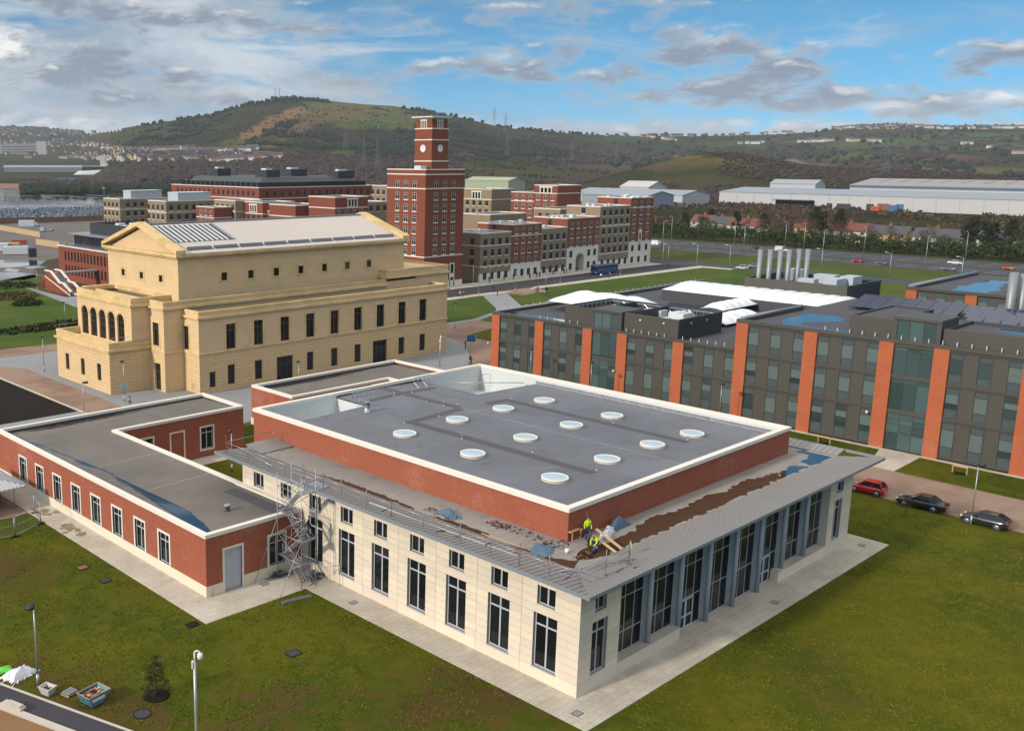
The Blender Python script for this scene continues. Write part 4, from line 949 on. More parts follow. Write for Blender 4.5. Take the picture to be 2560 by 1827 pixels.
kgx = winkit('hall_window_w', 1.78, 3.73, [0.5], [0.74], 0.08, 0.2, 0.1, matf='frame_brown')
setwin(kgx, 'X', gx0, 94.12, 95.9, 6.62, GH); m = M(); surround(m, 'X', gx0, 94.12, 95.9, 6.62, 10.35, t=0.32, proud=0.06); part('surround', m, 'yellow_trim', GH)
# middle step
mx0 = 26.0; my0, my1 = 95.7, 2*YC-95.7
m = M(); wall(m, 'X', mx0, my0, 101, 0, 6.2, [(97.06, 98.85, 0.05, 4.4)], 0.4, 0, 2); wall(m, 'X', mx0, my0, 101, 6.2, 14.2, [(97.15, 98.93, 7.2, 10.85)], 0.3, 1, 2); wall(m, 'X', mx0, 117.5, my1, 0, 14.2, [], 0.3, 1)
wall(m, 'Y', my0, mx0, 73.5, 0, 14.2, [], 0.3, 1); m.poly([(mx0,my1,0),(81,my1,0),(81,my1,14.2),(mx0,my1,14.2)], 1)
part('step_wall', m, mm, GH)
setwin(winkit('hall_window_m', 1.78, 3.65, [0.5], [0.74], 0.08, 0.2, 0.1, matf='frame_brown'), 'X', mx0, 97.15, 98.93, 7.2, GH); m = M(); surround(m, 'X', mx0, 97.15, 98.93, 7.2, 10.85, t=0.3, proud=0.06); part('surround', m, 'yellow_trim', GH)
setwin(winkit('side_door', 1.79, 4.35, [0.5], [0.3, 0.66], 0.1, 0.3, 0.09, matf='frame_brown'), 'X', mx0, 97.06, 98.85, 0.05, GH, 'door')
m = M(); m.box(mx0-.35,my0-.35,13.05,gx0,my0-.001,13.4); m.box(mx0-.35,my0-.0005,13.05,mx0-.001,99.6,13.4); m.box(gx0+.01,my0-.35,13.05,73.4,my0-.001,13.4); part('cornice', m, 'yellow_trim', GH)
m = M(); m.box(mx0-.16,my0-.16,6.2,gx0-.17,my0-.001,6.42); m.box(mx0-.16,my0-.0005,6.2,mx0-.001,99.8,6.42); part('string_course', m, 'yellow_trim', GH)
m = M(); ringcap(m, rect(mx0-.04, 81+.04, my0-.04, my1+.04), 0.5, 13.85, 14.22); part('parapet', m, 'yellow_trim', GH)
m = M(); m.poly([(mx0+.4,my0+.4,13.5),(80.6,my0+.4,13.5),(80.6,my1-.4,13.5),(mx0+.4,my1-.4,13.5)]); part('step_roof', m, 'membrane_warm', GH)
m = M(); m.box(73.46,95.66,12.2,90.0,122.5,15.5,1); m.box(73.3,95.3,14.3,90.3,95.64,14.65); m.box(73.1,95.5,14.3,73.45,99,14.65); part('stage_annex', m, ['yellow_trim', 'yellow_ashlar'], GH)
m = M(); ringcap(m, rect(73.46-.04, 90+.04, 95.66-.04, 122.4+.04), 0.5, 15.5, 15.87); part('parapet', m, 'yellow_trim', GH)
# entrance front with balcony
fy0, fy1 = 100.0, 2*YC-100.0
WL = [(102.9, 104.2, 1.7, 4.42), (108.4, 109.7, 1.7, 4.42), (113.85, 115.15, 1.7, 4.42)]
m = M(); wall(m, 'X', 18.8, fy0, fy1, 0, 8.05, WL, 0.3, 0, 2); m.poly([(18.8,fy0,0),(30.1,fy0,0),(30.1,fy0,8.05),(18.8,fy0,8.05)], 0); m.poly([(18.8,fy1,0),(30.1,fy1,0),(30.1,fy1,8.05),(18.8,fy1,8.05)], 0)
m.poly([(19.3,fy0+.5,6.9),(22.83,fy0+.5,6.9),(22.83,fy1-.5,6.9),(19.3,fy1-.5,6.9)], 2)
part('entrance_wall', m, mm, GH)
m = M(); 
for b in ((18.76,fy0-.04,7.7,19.3,fy1+.04,8.07),(19.31,fy0-.04,7.7,22.78,fy0+.5,8.07),(19.31,fy1-.5,7.7,22.78,fy1+.04,8.07)): m.box(*b)
m.poly([(19.3,fy0+.5,6.9),(19.3,fy1-.5,6.9),(19.3,fy1-.5,7.7),(19.3,fy0+.5,7.7)]); m.poly([(19.3,fy1-.5,6.9),(22.8,fy1-.5,6.9),(22.8,fy1-.5,7.7),(19.3,fy1-.5,7.7)])
part('balcony_parapet', m, 'yellow_trim', GH)
m = M(); m.box(18.45,fy0-.35,6.65,26,fy0-.001,6.95); m.box(18.45,fy0-.0005,6.65,18.799,fy1+.35,6.95); m.box(18.801,fy1+.001,6.65,26,fy1+.35,6.95); part('cornice', m, 'yellow_trim', GH)
kwl = winkit('front_low_window', 1.3, 2.72, [], [], 0.06, 0.2, matf='frame_brown')
for h in WL: setwin(kwl, 'X', 18.8, *h[:3], GH)
# upper entrance block with five arched windows
AX = 22.83; AR = [102.3+3.03*i for i in range(5)]; AW = 2.26; ZB, ZSP = 7.25, 10.75
def arched_wall(m, face, c, u0, u1, z0, z1, arches, w_, zb, zs, mi, depth, mr):
    r = w_/2; n = 12
    us = [u0]
    for a in arches:
        wall(m, face, c, us[-1], a, z0, z1, [], 0, mi); us.append(a+w_)
        top = [(a+r-r*math.cos(PI*k/n), zs+r*math.sin(PI*k/n)) for k in range(n+1)]
        for (p, q) in zip(top, top[1:]): m.poly([W3(face, c, *p), W3(face, c, *q), W3(face, c, q[0], z1), W3(face, c, p[0], z1)], mi)
        if zb > z0: wall(m, face, c, a, a+w_, z0, zb, [], 0, mi)
        loop = [(a, zb)]+top+[(a+w_, zb)]
        for p, q in zip(loop, loop[1:]): m.poly([W3(face, c, *p), W3(face, c, *q), W3(face, c, *q, depth), W3(face, c, *p, depth)], mr)
    wall(m, face, c, us[-1], u1, z0, z1, [], 0, mi)
def arch_kit(name, w_, h_, matf, depth, cols, rows, door=False):
    f = M(); g = M(); r = w_/2; n = 12; zs = h_-r
    outl = [(0, 0)]+[(r-r*math.cos(PI*k/n), zs+r*math.sin(PI*k/n)) for k in range(n+1)]+[(w_, 0)]
    inn = [(0.08, 0.08)]+[(r-(r-.08)*math.cos(PI*k/n), zs+(r-.08)*math.sin(PI*k/n)) for k in range(n+1)]+[(w_-.08, 0.08)]
    k = len(outl)
    for i in range(k):
        a, b, c, d = outl[i], outl[(i+1) % k], inn[(i+1) % k], inn[i]
        f.poly([(a[0], depth, a[1]), (b[0], depth, b[1]), (c[0], depth, c[1]), (d[0], depth, d[1])])
    for x in cols: hh = zs+math.sqrt(max(0, r*r-(x*w_-r)**2)); f.box(x*w_-.035, depth-.01, 0.05, x*w_+.035, depth+.04, hh-.03)
    for z in rows: f.box(0.05, depth-.015, z-.04, w_-.05, depth+.045, z+.04)
    g.poly([(x, depth+.02, z) for x, z in outl])
    return f.mesh(name, matf), [(g.mesh(name+'_pane', 'glass'), (0, 0, 0))]
m = M(); arched_wall(m, 'X', AX, fy0, fy1, 6.9, 14.0, AR, AW, 7.2, ZSP, 1, 0.35, 2)
m.poly([(AX,fy0,8.0),(30.1,fy0,8.0),(30.1,fy0,14.0),(AX,fy0,14.0)], 1); m.poly([(AX,fy1,6.9),(30.1,fy1,6.9),(30.1,fy1,14),(AX,fy1,14)], 1)
part('upper_entrance_wall', m, mm, GH)
ka = arch_kit('arched_window', AW, ZSP-7.2+AW/2, 'frame_brown', 0.25, [0.33, 0.67], [2.3, 3.3])
for a in AR: setwin(ka, 'X', AX, a, a+AW, 7.2, GH, 'arched_window')
for a in AR:
    m = M(); n = 14; r1, r2_ = AW/2+.05, AW/2+.33
    for k in range(n):
        t0, t1 = PI*k/n, PI*(k+1)/n; cu = a+AW/2
        P = [(cu-r1*math.cos(t0), ZSP+r1*math.sin(t0)), (cu-r1*math.cos(t1), ZSP+r1*math.sin(t1)), (cu-r2_*math.cos(t1), ZSP+r2_*math.sin(t1)), (cu-r2_*math.cos(t0), ZSP+r2_*math.sin(t0))]
        m.poly([(AX-.06, y, z) for y, z in P]); m.poly([(AX-.06, P[3][0], P[3][1]), (AX-.06, P[2][0], P[2][1]), (AX, P[2][0], P[2][1]), (AX, P[3][0], P[3][1])])
    part('arch_moulding', m, 'yellow_trim', GH)
m = M(); m.box(AX-.35,fy0-.35,13.35,29.9,fy0-.001,13.7); m.box(AX-.35,fy0-.0005,13.35,AX-.001,fy1+.0005,13.7); m.box(AX-.35,fy1+.001,13.35,29.9,fy1+.35,13.7); part('cornice', m, 'yellow_trim', GH)
m = M(); ringcap(m, rect(AX-.04, 30.05+.04, fy0-.04, fy1+.04), 0.5, 14.0, 14.65); part('parapet', m, 'yellow_trim', GH)
m = M(); m.poly([(AX+.4,fy0+.4,13.7),(30,fy0+.4,13.7),(30,fy1-.4,13.7),(AX+.4,fy1-.4,13.7)]); part('entrance_roof', m, 'membrane_warm', GH)
m = M(); m.tube((19.2,fy0+.3,8.75),(22.7,fy0+.3,8.75),.03,6); m.tube((19.2,fy1-.3,8.75),(22.7,fy1-.3,8.75),.03,6); m.tube((19.2,fy0+.3,8.07),(19.2,fy0+.3,8.75),.025,6); m.tube((19.2,fy1-.3,8.07),(19.2,fy1-.3,8.75),.025,6); part('handrail', m, 'galv', GH)
# main gabled volume
bx0, bx1, by0, by1 = 30.1, 79.8, 97.7, 2*YC-97.7; ZE, ZR = 20.8, 24.9
smW = [(YC+6.1*k-.53, YC+6.1*k+.53, 16.42, 17.5) for k in (-1, 0, 1)]; smS = [(38.8+5.34*i-.55, 38.8+5.34*i+.55, 16.48, 17.8) for i in range(7)]
m = M(); wall(m, 'X', bx0, by0, by1, 12, ZE, smW, 0.25, 1, 2); wall(m, 'Y', by0, bx0, bx1, 12, ZE, smS, 0.25, 1, 2)
m.poly([(bx1,by0,12),(bx1,by1,12),(bx1,by1,ZE),(bx1,by0,ZE)], 1); m.poly([(bx0,by1,12),(bx1,by1,12),(bx1,by1,ZE),(bx0,by1,ZE)], 1)
m.poly([(bx0+.25,by0,ZE),(bx0+.25,by1,ZE),(bx0+.25,YC,ZR)], 1); m.poly([(bx1-.25,by0,ZE),(bx1-.25,by1,ZE),(bx1-.25,YC,ZR)], 1)
part('auditorium_wall', m, mm, GH)
kq = winkit('square_window', 1.06, 1.08, [], [], 0.05, 0.18, matf='frame_brown'); kq2 = winkit('square_window_s', 1.1, 1.32, [], [], 0.05, 0.18, matf='frame_brown')
for h in smW: setwin(kq, 'X', bx0, *h[:3], GH); m = M(); surround(m, 'X', bx0, *h, t=0.4, proud=0.05); part('surround', m, 'yellow_trim', GH)
for h in smS: setwin(kq2, 'Y', by0, *h[:3], GH); m = M(); surround(m, 'Y', by0, *h, t=0.4, proud=0.05); part('surround', m, 'yellow_trim', GH)
m = M()
P = 0.75
m.box(bx0-P,by0-P,ZE,bx0-.001,by1+P,ZE+.45); m.box(bx0-.4,by0-.4,ZE-.3,bx0-.002,by1+.4,ZE-.001); m.box(bx0+.002,by0-P,ZE,bx1-.002,by0-.001,ZE+.40); m.box(bx0+.004,by0-.4,ZE-.3,bx1-.004,by0-.002,ZE-.002)
m.box(bx1+.001,by0-P,ZE,bx1+P,by1+P,ZE+.45); part('cornice', m, 'yellow_trim', GH)
def rake(x0, x1, name):
    m = M(); zt = ZR+.75; e = 0.95
    for sgn in (-1, 1):
        y_e = YC+sgn*(by1-YC+P); z_e = ZE+.45
        b = [(x0, y_e, z_e), (x1, y_e, z_e), (x1, YC, zt-.55), (x0, YC, zt-.55)]; t = [(x0, y_e, z_e+.62), (x1, y_e, z_e+.62), (x1, YC, zt+.1), (x0, YC, zt+.1)]
        m.hexa(b, t)
    part(name, m, 'yellow_trim', GH)
rake(bx0-P, bx0+1.0, 'raking_cornice'); rake(bx1-1.0, bx1+P, 'raking_cornice')
# metal roof
ye, ze, zr = by0-.55, ZE+.42, ZR+.35
mat('roof_sheet_pale', srgb('#d9d0c8', .72), 0.45, metal=0.1, var=0.04, scale=0.15, fine=0.02)
m = M(); m.poly([(bx0+1,ye,ze),(bx1-1,ye,ze),(bx1-1,YC,zr),(bx0+1,YC,zr)]); m.poly([(bx0+1,YC,zr),(bx1-1,YC,zr),(bx1-1,2*YC-ye,ze),(bx0+1,2*YC-ye,ze)]); part('metal_roof', m, 'roof_sheet_pale', GH)
def onroof(x, s, dz=0.0): return (x, ye+(YC-ye)*s, ze+(zr-ze)*s+dz)
m = M(); nrib = 96
for k in range(nrib):
    x = bx0+1.2+(bx1-bx0-2.4)*k/(nrib-1)
    s0 = 0.0; segs = [(0.02, 0.985)] if x > 43.5 else [(0.02, 0.33), (0.93, 0.985)]
    for a, b in segs:
        p, q = onroof(x, a), onroof(x, b); m.hexa([(p[0]-.04,p[1],p[2]),(p[0]+.04,p[1],p[2]),(q[0]+.04,q[1],q[2]),(q[0]-.04,q[1],q[2])], [(p[0]-.03,p[1],p[2]+.06),(p[0]+.03,p[1],p[2]+.06),(q[0]+.03,q[1],q[2]+.06),(q[0]-.03,q[1],q[2]+.06)])
o = part('standing_seams', m, 'roof_sheet_pale', GH); o['kind'] = 'stuff'
m = M(); p = [onroof(32.0,.36,.03),onroof(43.2,.36,.03),onroof(43.2,.92,.03),onroof(32.0,.92,.03)]; m.poly(p); lv = part('roof_opening', m, 'black', GH)
sl = M(); a, b = Vector(onroof(0,.36)), Vector(onroof(0,.92)); wv = Vector((0.30,0,0)); dz = Vector((0,0,.16)); sl.hexa([a, a+wv, b+wv, b], [a+dz, a+wv+dz, b+wv+dz, b+dz]); slm = sl.mesh('roof_slat', 'plant_white', (0,0,0))
o_ = ORG[GH.name]
for k in range(11): put('slat', slm, lv, (32.2-o_[0]+1.0*k, -o_[1], -o_[2]))
m = M(); p, q = onroof(43.2,.36,.05), onroof(43.2,.92,.05); m.hexa([p, (p[0]+.5,*p[1:]), (q[0]+.5,*q[1:]), q], [(p[0],p[1],p[2]+.12),(p[0]+.5,p[1],p[2]+.12),(q[0]+.5,q[1],q[2]+.12),(q[0],q[1],q[2]+.12)]); part('roof_flashing', m, 'grey_metal', GH)
mat('solar_blue', srgb('#2b3647'), 0.2, var=0.08, scale=0.6, spec=0.6)
for k in range(9):
    x0 = 32.6+5.1*k; x1 = x0+4.6; m = M(); a, b = onroof(x0,.10,.10), onroof(x1,.155,.30)
    m.hexa([onroof(x0,.10,.08),onroof(x1,.10,.08),onroof(x1,.15,.1),onroof(x0,.15,.1)], [onroof(x0,.10,.12),onroof(x1,.10,.12),onroof(x1,.15,.36),onroof(x0,.15,.36)]); part('snow_guard', m, 'solar_blue', GH)
m = M(); m.box(bx0+1,ye-.12,ze-.2,bx1-1,ye-.002,ze+.06); part('gutter', m, 'grey_metal', GH)
m = M(); m.box(bx0+.9,YC-.35,zr-.02,bx1-.9,YC+.35,zr+.16); part('ridge_cap', m, 'grey_metal', GH)

# ================================================================ dark-clad teaching block with brick piers
EB = thing('teaching_block', (79.7, -40, 0), 'dark clad laboratory block with orange brick piers and teal windows on the right', 'building')
EX = 79.7
COLS = [75.6, 66.27, 56.78, 50.40, 40.85, 31.32, 21.84, 12.44, 6.17, -3.18, -12.6]   # far edge of each pier (piers 1.72 wide)
glassmat('glass_teal2', (0.035, 0.055, 0.058), 0.05, 0.6, 0.4)
def cladbox(m, b, mi=0): m.box(*b, mi)
mat('seam_dark', srgb('#2f2d2a'), 0.6)
# pieces shared by all bays: one window stack per storey
SW = 1.45
def sw_kit(name, h, kind):
    f = M(); f.box(0, -.02, 0, .05, .08, h); f.box(SW-.05, -.02, 0, SW, .08, h)
    z1, z2 = h*0.30, h*0.80
    for z in (0.0, z1-.03, z2-.03, h-.06): f.box(.05, -.02, z, SW-.05, .08, z+.06)
    fm = f.mesh(name, 'seam_dark'); ps = []
    def pn(z0, z1, matn, y=0.03):
        g = M(); g.box(0, 0, 0, SW-.08, .02, z1-z0); ps.append((g.mesh(name+'_pane', matn), (.04, y, z0)))
    pn(0.03, z1, 'spandrel'); pn(z2, h-.03, 'spandrel' if kind != 2 else 'glass_teal2')
    zm = {0: z1+.03, 1: z1+(z2-z1)*.38, 2: z1+(z2-z1)*.62, 3: None}[kind]
    if zm is None: pn(z1, z2, 'glass_teal2')
    else:
        if zm > z1+.1: pn(z1, zm, 'glass_teal2', 0.045)
        pn(zm, z2, 'blind', 0.02)
    return fm, ps
def bay(y1, y0, storeys, kits, rnd, roofz):
    """cladding and windows between piers, from y1 (far) down to y0 (near), face x=EX+0.18"""
    x = EX+.22
    wn = [(y1-SW-.02, y1-.02), ((y1+y0)/2-SW/2, (y1+y0)/2+SW/2), (y0+.02, y0+SW+.02)]
    for (z0, z1) in storeys:
        hz = [(a, b, z0+.22, z1-.38) for a, b in wn]
        m = M(); wall(m, 'X', x, y0, y1, z0, z1, hz, .15, 0); part('cladding', m, 'dark_clad', EB)
        m = M(); m.box(x-.12, y0, z1-.26, x-.001, y1, z1-.06); part('cladding_band', m, 'dark_clad2', EB)
        for a, b, c, d in hz:
            k = kits[(rnd.choice((0, 0, 1, 1, 2, 3)))]
            setwin(k, 'X', x+.05, a, b, c, EB)
            m = M(); m.box(x-.015, a-.10, z0+.05, x-.001, a-.04, z1-.3); part('panel_joint', m, 'seam_dark', EB)
rnd = random.Random(5)
HI = [(0.15, 5.05), (5.05, 9.4), (9.4, 13.62)]; LO = [(0.15, 5.25), (5.25, 9.52)]
kitsA = [sw_kit('strip_window', 4.3, k) for k in range(4)]; kitsB = [sw_kit('strip_window', 3.75, k) for k in range(4)]; kitsC = [sw_kit('strip_window', 3.62, k) for k in range(4)]
def storey_bay(y1, y0, st):
    for s in st:
        h = s[1]-s[0]-.6
        kk = [ (sw_cache.setdefault(round(h, 2), [sw_kit('strip_window', h, k) for k in range(4)])) ][0]
        bay(y1, y0, [s], kk, rnd, 0)
sw_cache = {}
def glass_bay(y1, y0, top, levels):
    kw_ = y1-y0
    for (z0, z1) in levels:
        k = winkit('curtain_wall', kw_, z1-z0, [.33, .67], [.86] if z0 > 1 else [.46, .70, .84], .07, 0.0, .06, matf='seam_dark', matg='glass_teal')
        setwin(k, 'X', EX+.3, y0, y1, z0, EB, 'curtain_wall')
    m = M()
    for z0, z1 in levels: m.box(EX+.20, y0, z1, EX+.29, y1, z1+.5)
    part('cladding_band', m, 'dark_clad', EB)
    m = M(); m.poly([(EX+4,y0,0),(EX+4,y1,0),(EX+4,y1,top),(EX+4,y0,top)]); part('interior_wall', m, 'spandrel', EB)
for i in range(len(COLS)-1):
    y1 = COLS[i]-1.72; y0 = COLS[i+1]; hi = COLS[i+1] < 30
    if i == 2: glass_bay(y1, y0, 12.5, [(0.05, 4.9), (5.45, 9.2)]); continue
    if i == 7: glass_bay(y1, y0, 16.6, [(0.05, 4.75), (5.1, 9.2), (9.6, 13.2)]); continue
    storey_bay(y1, y0, HI if hi else LO)
for i, y in enumerate(COLS):
    top = 13.63 if y < 32 else 9.54
    m = M(); m.box(EX, y-1.72, 0.02, EX+.9, y, top); part('pier', m, 'brick_orange', EB)
# parapets, end walls, roofs
m = M(); m.box(EX-.02, 31.4, 9.55, EX+.6, 75.7, 9.95); m.box(EX+.62, 75.1, 9.55, 150, 75.7, 9.95); part('parapet', m, 'dark_clad', EB)
m = M(); m.box(EX-.02, -40, 13.64, EX+.6, 31.35, 14.1); m.box(EX+.62, 30.7, 13.64, 99, 31.35, 14.1); part('parapet', m, 'dark_clad', EB)
m = M(); m.poly([(EX+.9,75.6,0),(150,75.6,0),(150,75.6,9.6),(EX+.9,75.6,9.6)]); m.poly([(EX+.3,31.3,9.5),(99,31.3,9.5),(99,31.3,13.7),(EX+.3,31.3,13.7)]); part('end_wall', m, 'dark_clad', EB)
m = M(); m.poly([(EX+.5,31.3,9.5),(150,31.3,9.5),(150,75.2,9.5),(EX+.5,75.2,9.5)]); lroof = part('lower_roof', m, 'membrane_dark', EB)
m = M(); m.poly([(EX+.5,-40,13.6),(118,-40,13.6),(118,31,13.6),(EX+.5,31,13.6)]); hroof = part('upper_roof', m, 'membrane_dark', EB)
m = M(); m.tube((EX+1,75.4,9.98),(150,75.4,9.98),.28,8); part('roof_duct', m, 'grey_metal', EB)
m = M(); m.tube((EX+1,31.0,14.15),(99,31.0,14.15),.28,8); part('roof_duct', m, 'grey_metal', EB)
pp = M(); pp.box(-.04,-.04,0,.04,.04,.5); ppm = pp.mesh('rail_post', 'plant_white')
for k in range(24): put('rail_post', ppm, EB, (.3, 41.5+32+1.3*0-1.3*k+40-40+.0, 9.95)) if False else None
o_ = ORG[EB.name]
for y in list(np.arange(33, 40, 1.3))+list(np.arange(42.5, 50, 1.3))+list(np.arange(58, 66, 1.5)): put('rail_post', ppm, EB, (EX+.3-o_[0], y-o_[1], 9.95))
for y in np.arange(-38, 20, 1.55): put('rail_post', ppm, EB, (EX+.3-o_[0], y-o_[1], 14.1))
for x in np.arange(81, 149, 2.0): put('rail_post', ppm, EB, (x-o_[0], 75.6-o_[1], 9.95))
# stair towers with glass lanterns
def lantern(y0, y1, z0, z1, x1):
    m = M(); m.box(EX+.25, y1, z0, EX+6, y1+.5, z1); m.box(EX+.25, y0-.5, z0, EX+6, y0, z1); m.box(EX+.1, y0-.55, z1, EX+6.1, y1+.55, z1+.35); m.box(EX+5.9, y0, z0, EX+6, y1, z1)
    part('stair_tower', m, 'dark_clad', EB)
    k = winkit('lantern_glazing', y1-y0, z1-z0-.1, [.33, .68], [], .08, 0.0, .09, matf='seam_dark', matg='glass_teal'); setwin(k, 'X', EX+.3, y0, y1, z0+.05, EB, 'curtain_wall')
lantern(6.2, 10.7, 13.65, 16.6, 0); lantern(50.4, 54.95, 9.6, 12.5, 0)
def plantbox(x0, x1, y0, y1, z0, z1, name='plant_enclosure', fr='dark_clad', side='slate_clad'):
    m = M(); m.box(x0, y0, z0, x0+.3, y1, z1, 0); m.box(x0+.3, y0, z0, x1, y0+.3, z1, 1); m.box(x1-.3, y0+.3, z0, x1, y1, z1, 1); m.box(x0+.3, y1-.3, z0, x1-.3, y1, z1, 1)
    part(name, m, [fr, side], EB)
plantbox(EX+.8, 93.3, 40.6, 49.8, 9.5, 12.7); plantbox(EX+.8, 93.3, 55.5, 60.9, 9.5, 12.7)
m = M(); m.box(93.0, 49.8, 9.5, 93.3, 55.5, 12.7); part('plant_enclosure', m, 'slate_clad', EB)
plantbox(EX+.8, 94, 11.3, 16.6, 13.6, 16.4); plantbox(EX+.8, 90, -14, 5.6, 13.6, 16.0)
m = M(); m.poly([(EX+1,-13.8,15.6),(89.8,-13.8,15.6),(89.8,5.4,15.6),(EX+1,5.4,15.6)]); m.poly([(EX+1,11.5,16.2),(93.8,11.5,16.2),(93.8,16.4,16.2),(EX+1,16.4,16.2)]); part('plant_roof', m, 'membrane_dark', EB)
# machinery inside the enclosures
rm = random.Random(3)
for x, y, a, b, h in ((83.5,57.6,2.6,1.6,1.9),(87,57.4,3.4,2.0,2.6),(90.5,57.6,2.2,1.8,2.3),(85,46,4,2.4,2.2),(89.5,45.5,3,2.6,2.9),(87,42.5,5,1.2,2.4),(90.5,50.5,2,3,2.7),(86.5,52.5,2.4,3.6,2.9)):
    m = M(); m.box(x-a/2, y-b/2, 9.5, x+a/2, y+b/2, 9.5+h); 
    for k in range(max(1, int(a/1.0))): m.lathe([(.38,0),(.42,.16),(.30,.18)], (x-a/2+.5+k*1.0, y, 9.5+h), 12)
    part('air_handler', m, 'plant_white', EB)
m = M()
for y in np.arange(41, 60, 1.2): m.tube((92.7,y,9.6),(92.7,y,12.6),.05,5)
for x in np.arange(82, 92.5, 1.3): m.tube((x,60.4,9.6),(x,60.4,12.6),.05,5)
m.tube((92.7,41,12.4),(92.7,60.5,12.4),.06,5); m.tube((81,60.4,12.4),(92.7,60.4,12.4),.06,5)
for k in range(4): m.tube((92.6,42+4*k,9.7),(92.6,46+4*k,12.4),.07,5)
part('screen_frame', m, 'galv', EB)
lm = M(); lm.lathe([(.02,0),(.16,.02),(.16,.10),(.02,.14)], n=10); lmm = lm.mesh('bulkhead_lamp', 'plant_white')
for y in (43, 47): 
    b = put('bulkhead_lamp', lmm, EB, (EX+.8-o_[0], y-o_[1], 11.9)); b.rotation_euler = (0, -PI/2, 0)
for x in (84, 88.5):
    b = put('bulkhead_lamp', lmm, EB, (x-o_[0], 40.6-o_[1], 11.9)); b.rotation_euler = (PI/2, 0, 0)
# white cushion roofs over the atria
mat('cushion', srgb('#e4e6e8'), 0.35, var=0.03, scale=0.3, spec=0.4)
mat('cushion_seam', srgb('#b6bcc1'), 0.5)
def cushion_roof(axis, c, a0, a1, half, z0, h, n, name='cushion_roof'):
    """barrel of n inflated cushions; axis 'Y': runs along y, centre x=c"""
    m = M(); sub = 6; na_ = 12; rows = []
    for k in range(n*sub+1):
        t = a0+(a1-a0)*k/(n*sub); ph = (k % sub)/sub; bul = 0.30*math.sin(PI*ph)**.7 if 0 < ph < 1 else 0
        endf = min(1, (k/(n*sub))*n*1.1+.35, ((n*sub-k)/(n*sub))*n*1.1+.35)
        row = []
        for j in range(na_+1):
            s = -1+2*j/na_; zz = z0+(h*math.cos(s*PI/2)**.8 + bul*math.cos(s*PI/2)**.5)*endf
            row.append((c+s*half, t, zz) if axis == 'Y' else (t, c+s*half, zz))
        rows.append(row)
    m.grid(rows, 0, True); o = part(name, m, 'cushion', EB)
    for k in range(0, n*sub+1, sub):
        s_ = M()
        for p, q in zip(rows[k], rows[k][1:]): s_.tube(p, q, .07, 4)
        part('cushion_seam', s_, 'cushion_seam', EB, o)
cushion_roof('Y', 126, 34.5, 67, 6.5, 11.4, 1.0, 13)
cushion_roof('Y', 97.0, 55, 73, 5.0, 11.0, 1.6, 3)
cushion_roof('X', 49.8, 107, 119.5, 2.0, 10.7, .8, 5)
cushion_roof('X', 44.8, 97.5, 111, 2.7, 10.0, .9, 4)
m = M(); m.box(119.4,34.6,9.5,119.8,66.9,11.35); m.box(132.2,34.6,9.5,132.6,66.9,11.35); m.box(119.81,66.5,9.5,132.19,66.9,11.35); part('atrium_wall', m, 'membrane_dark', EB)
# pools of rain on the roofs
def pud(poly, z, seed, sub): flat('puddle', irregular(poly, .35, .8, seed), z, 'water', EB, sub)
pud([(81,62),(84.5,62),(84.5,74.5),(81,74)], 9.51, 1, lroof); pud([(109,54),(116,53),(118,58),(117,63),(111,62)], 9.51, 2, lroof); pud([(104,52),(107,51),(107,57),(104,58)], 9.51, 3, lroof); pud([(106,65),(116,66),(115,72),(107,72)], 9.51, 4, lroof)
pud([(134.5,58),(140,58),(141,66),(135,67)], 9.51, 5, lroof); pud([(80.6,32),(82.2,32),(82.2,38.5),(80.6,39.5)], 9.51, 6, lroof)
pud([(81.2,17.5),(84,17.2),(83.6,24),(87,25.5),(92,22),(96,24),(96,28),(89,29),(81.5,26)], 13.61, 7, hroof); pud([(91,6),(94.5,6),(94.5,12),(91,12)], 13.61, 8, hroof)
pud([(85,-2),(89,-3),(89,1.5),(86,2)], 15.61, 9, hroof)
# photovoltaic panels
mat('pv', srgb('#241f33'), 0.14, var=0.10, scale=0.8, spec=0.7); mat('pv_blue', srgb('#1d2a45'), 0.12, var=0.08, scale=0.8, spec=0.7)
for k in range(7):
    y0 = 12.2+2.08*k; m = M()
    m.hexa([(105.3,y0,14.0),(105.3,y0+2.0,14.0),(111.6,y0+2.3,15.25),(111.6,y0+.3,15.25)], [(105.26,y0,14.1),(105.26,y0+2.0,14.1),(111.56,y0+2.3,15.35),(111.56,y0+.3,15.35)])
    m.box(111.2,y0+1.1,13.6,111.3,y0+1.3,15.2); m.box(105.5,y0+.8,13.6,105.6,y0+1.0,14.05); part('solar_panel', m, 'pv', EB)
for r in range(4):
    for k in range(9):
        y0 = 8.4-2.1*k+r*1.3; x0 = 103.6+3.4*r; m = M()
        if y0 < -6: continue
        zb = 13.95
        m.hexa([(x0,y0,zb),(x0,y0+1.9,zb),(x0+2.0,y0+1.9,zb+.7),(x0+2.0,y0,zb+.7)], [(x0-.03,y0,zb+.06),(x0-.03,y0+1.9,zb+.06),(x0+1.97,y0+1.9,zb+.76),(x0+1.97,y0,zb+.76)])
        m.box(x0+1.85,y0+.9,13.6,x0+1.95,y0+1.1,zb+.65); part('solar_panel', m, 'pv_blue', EB)
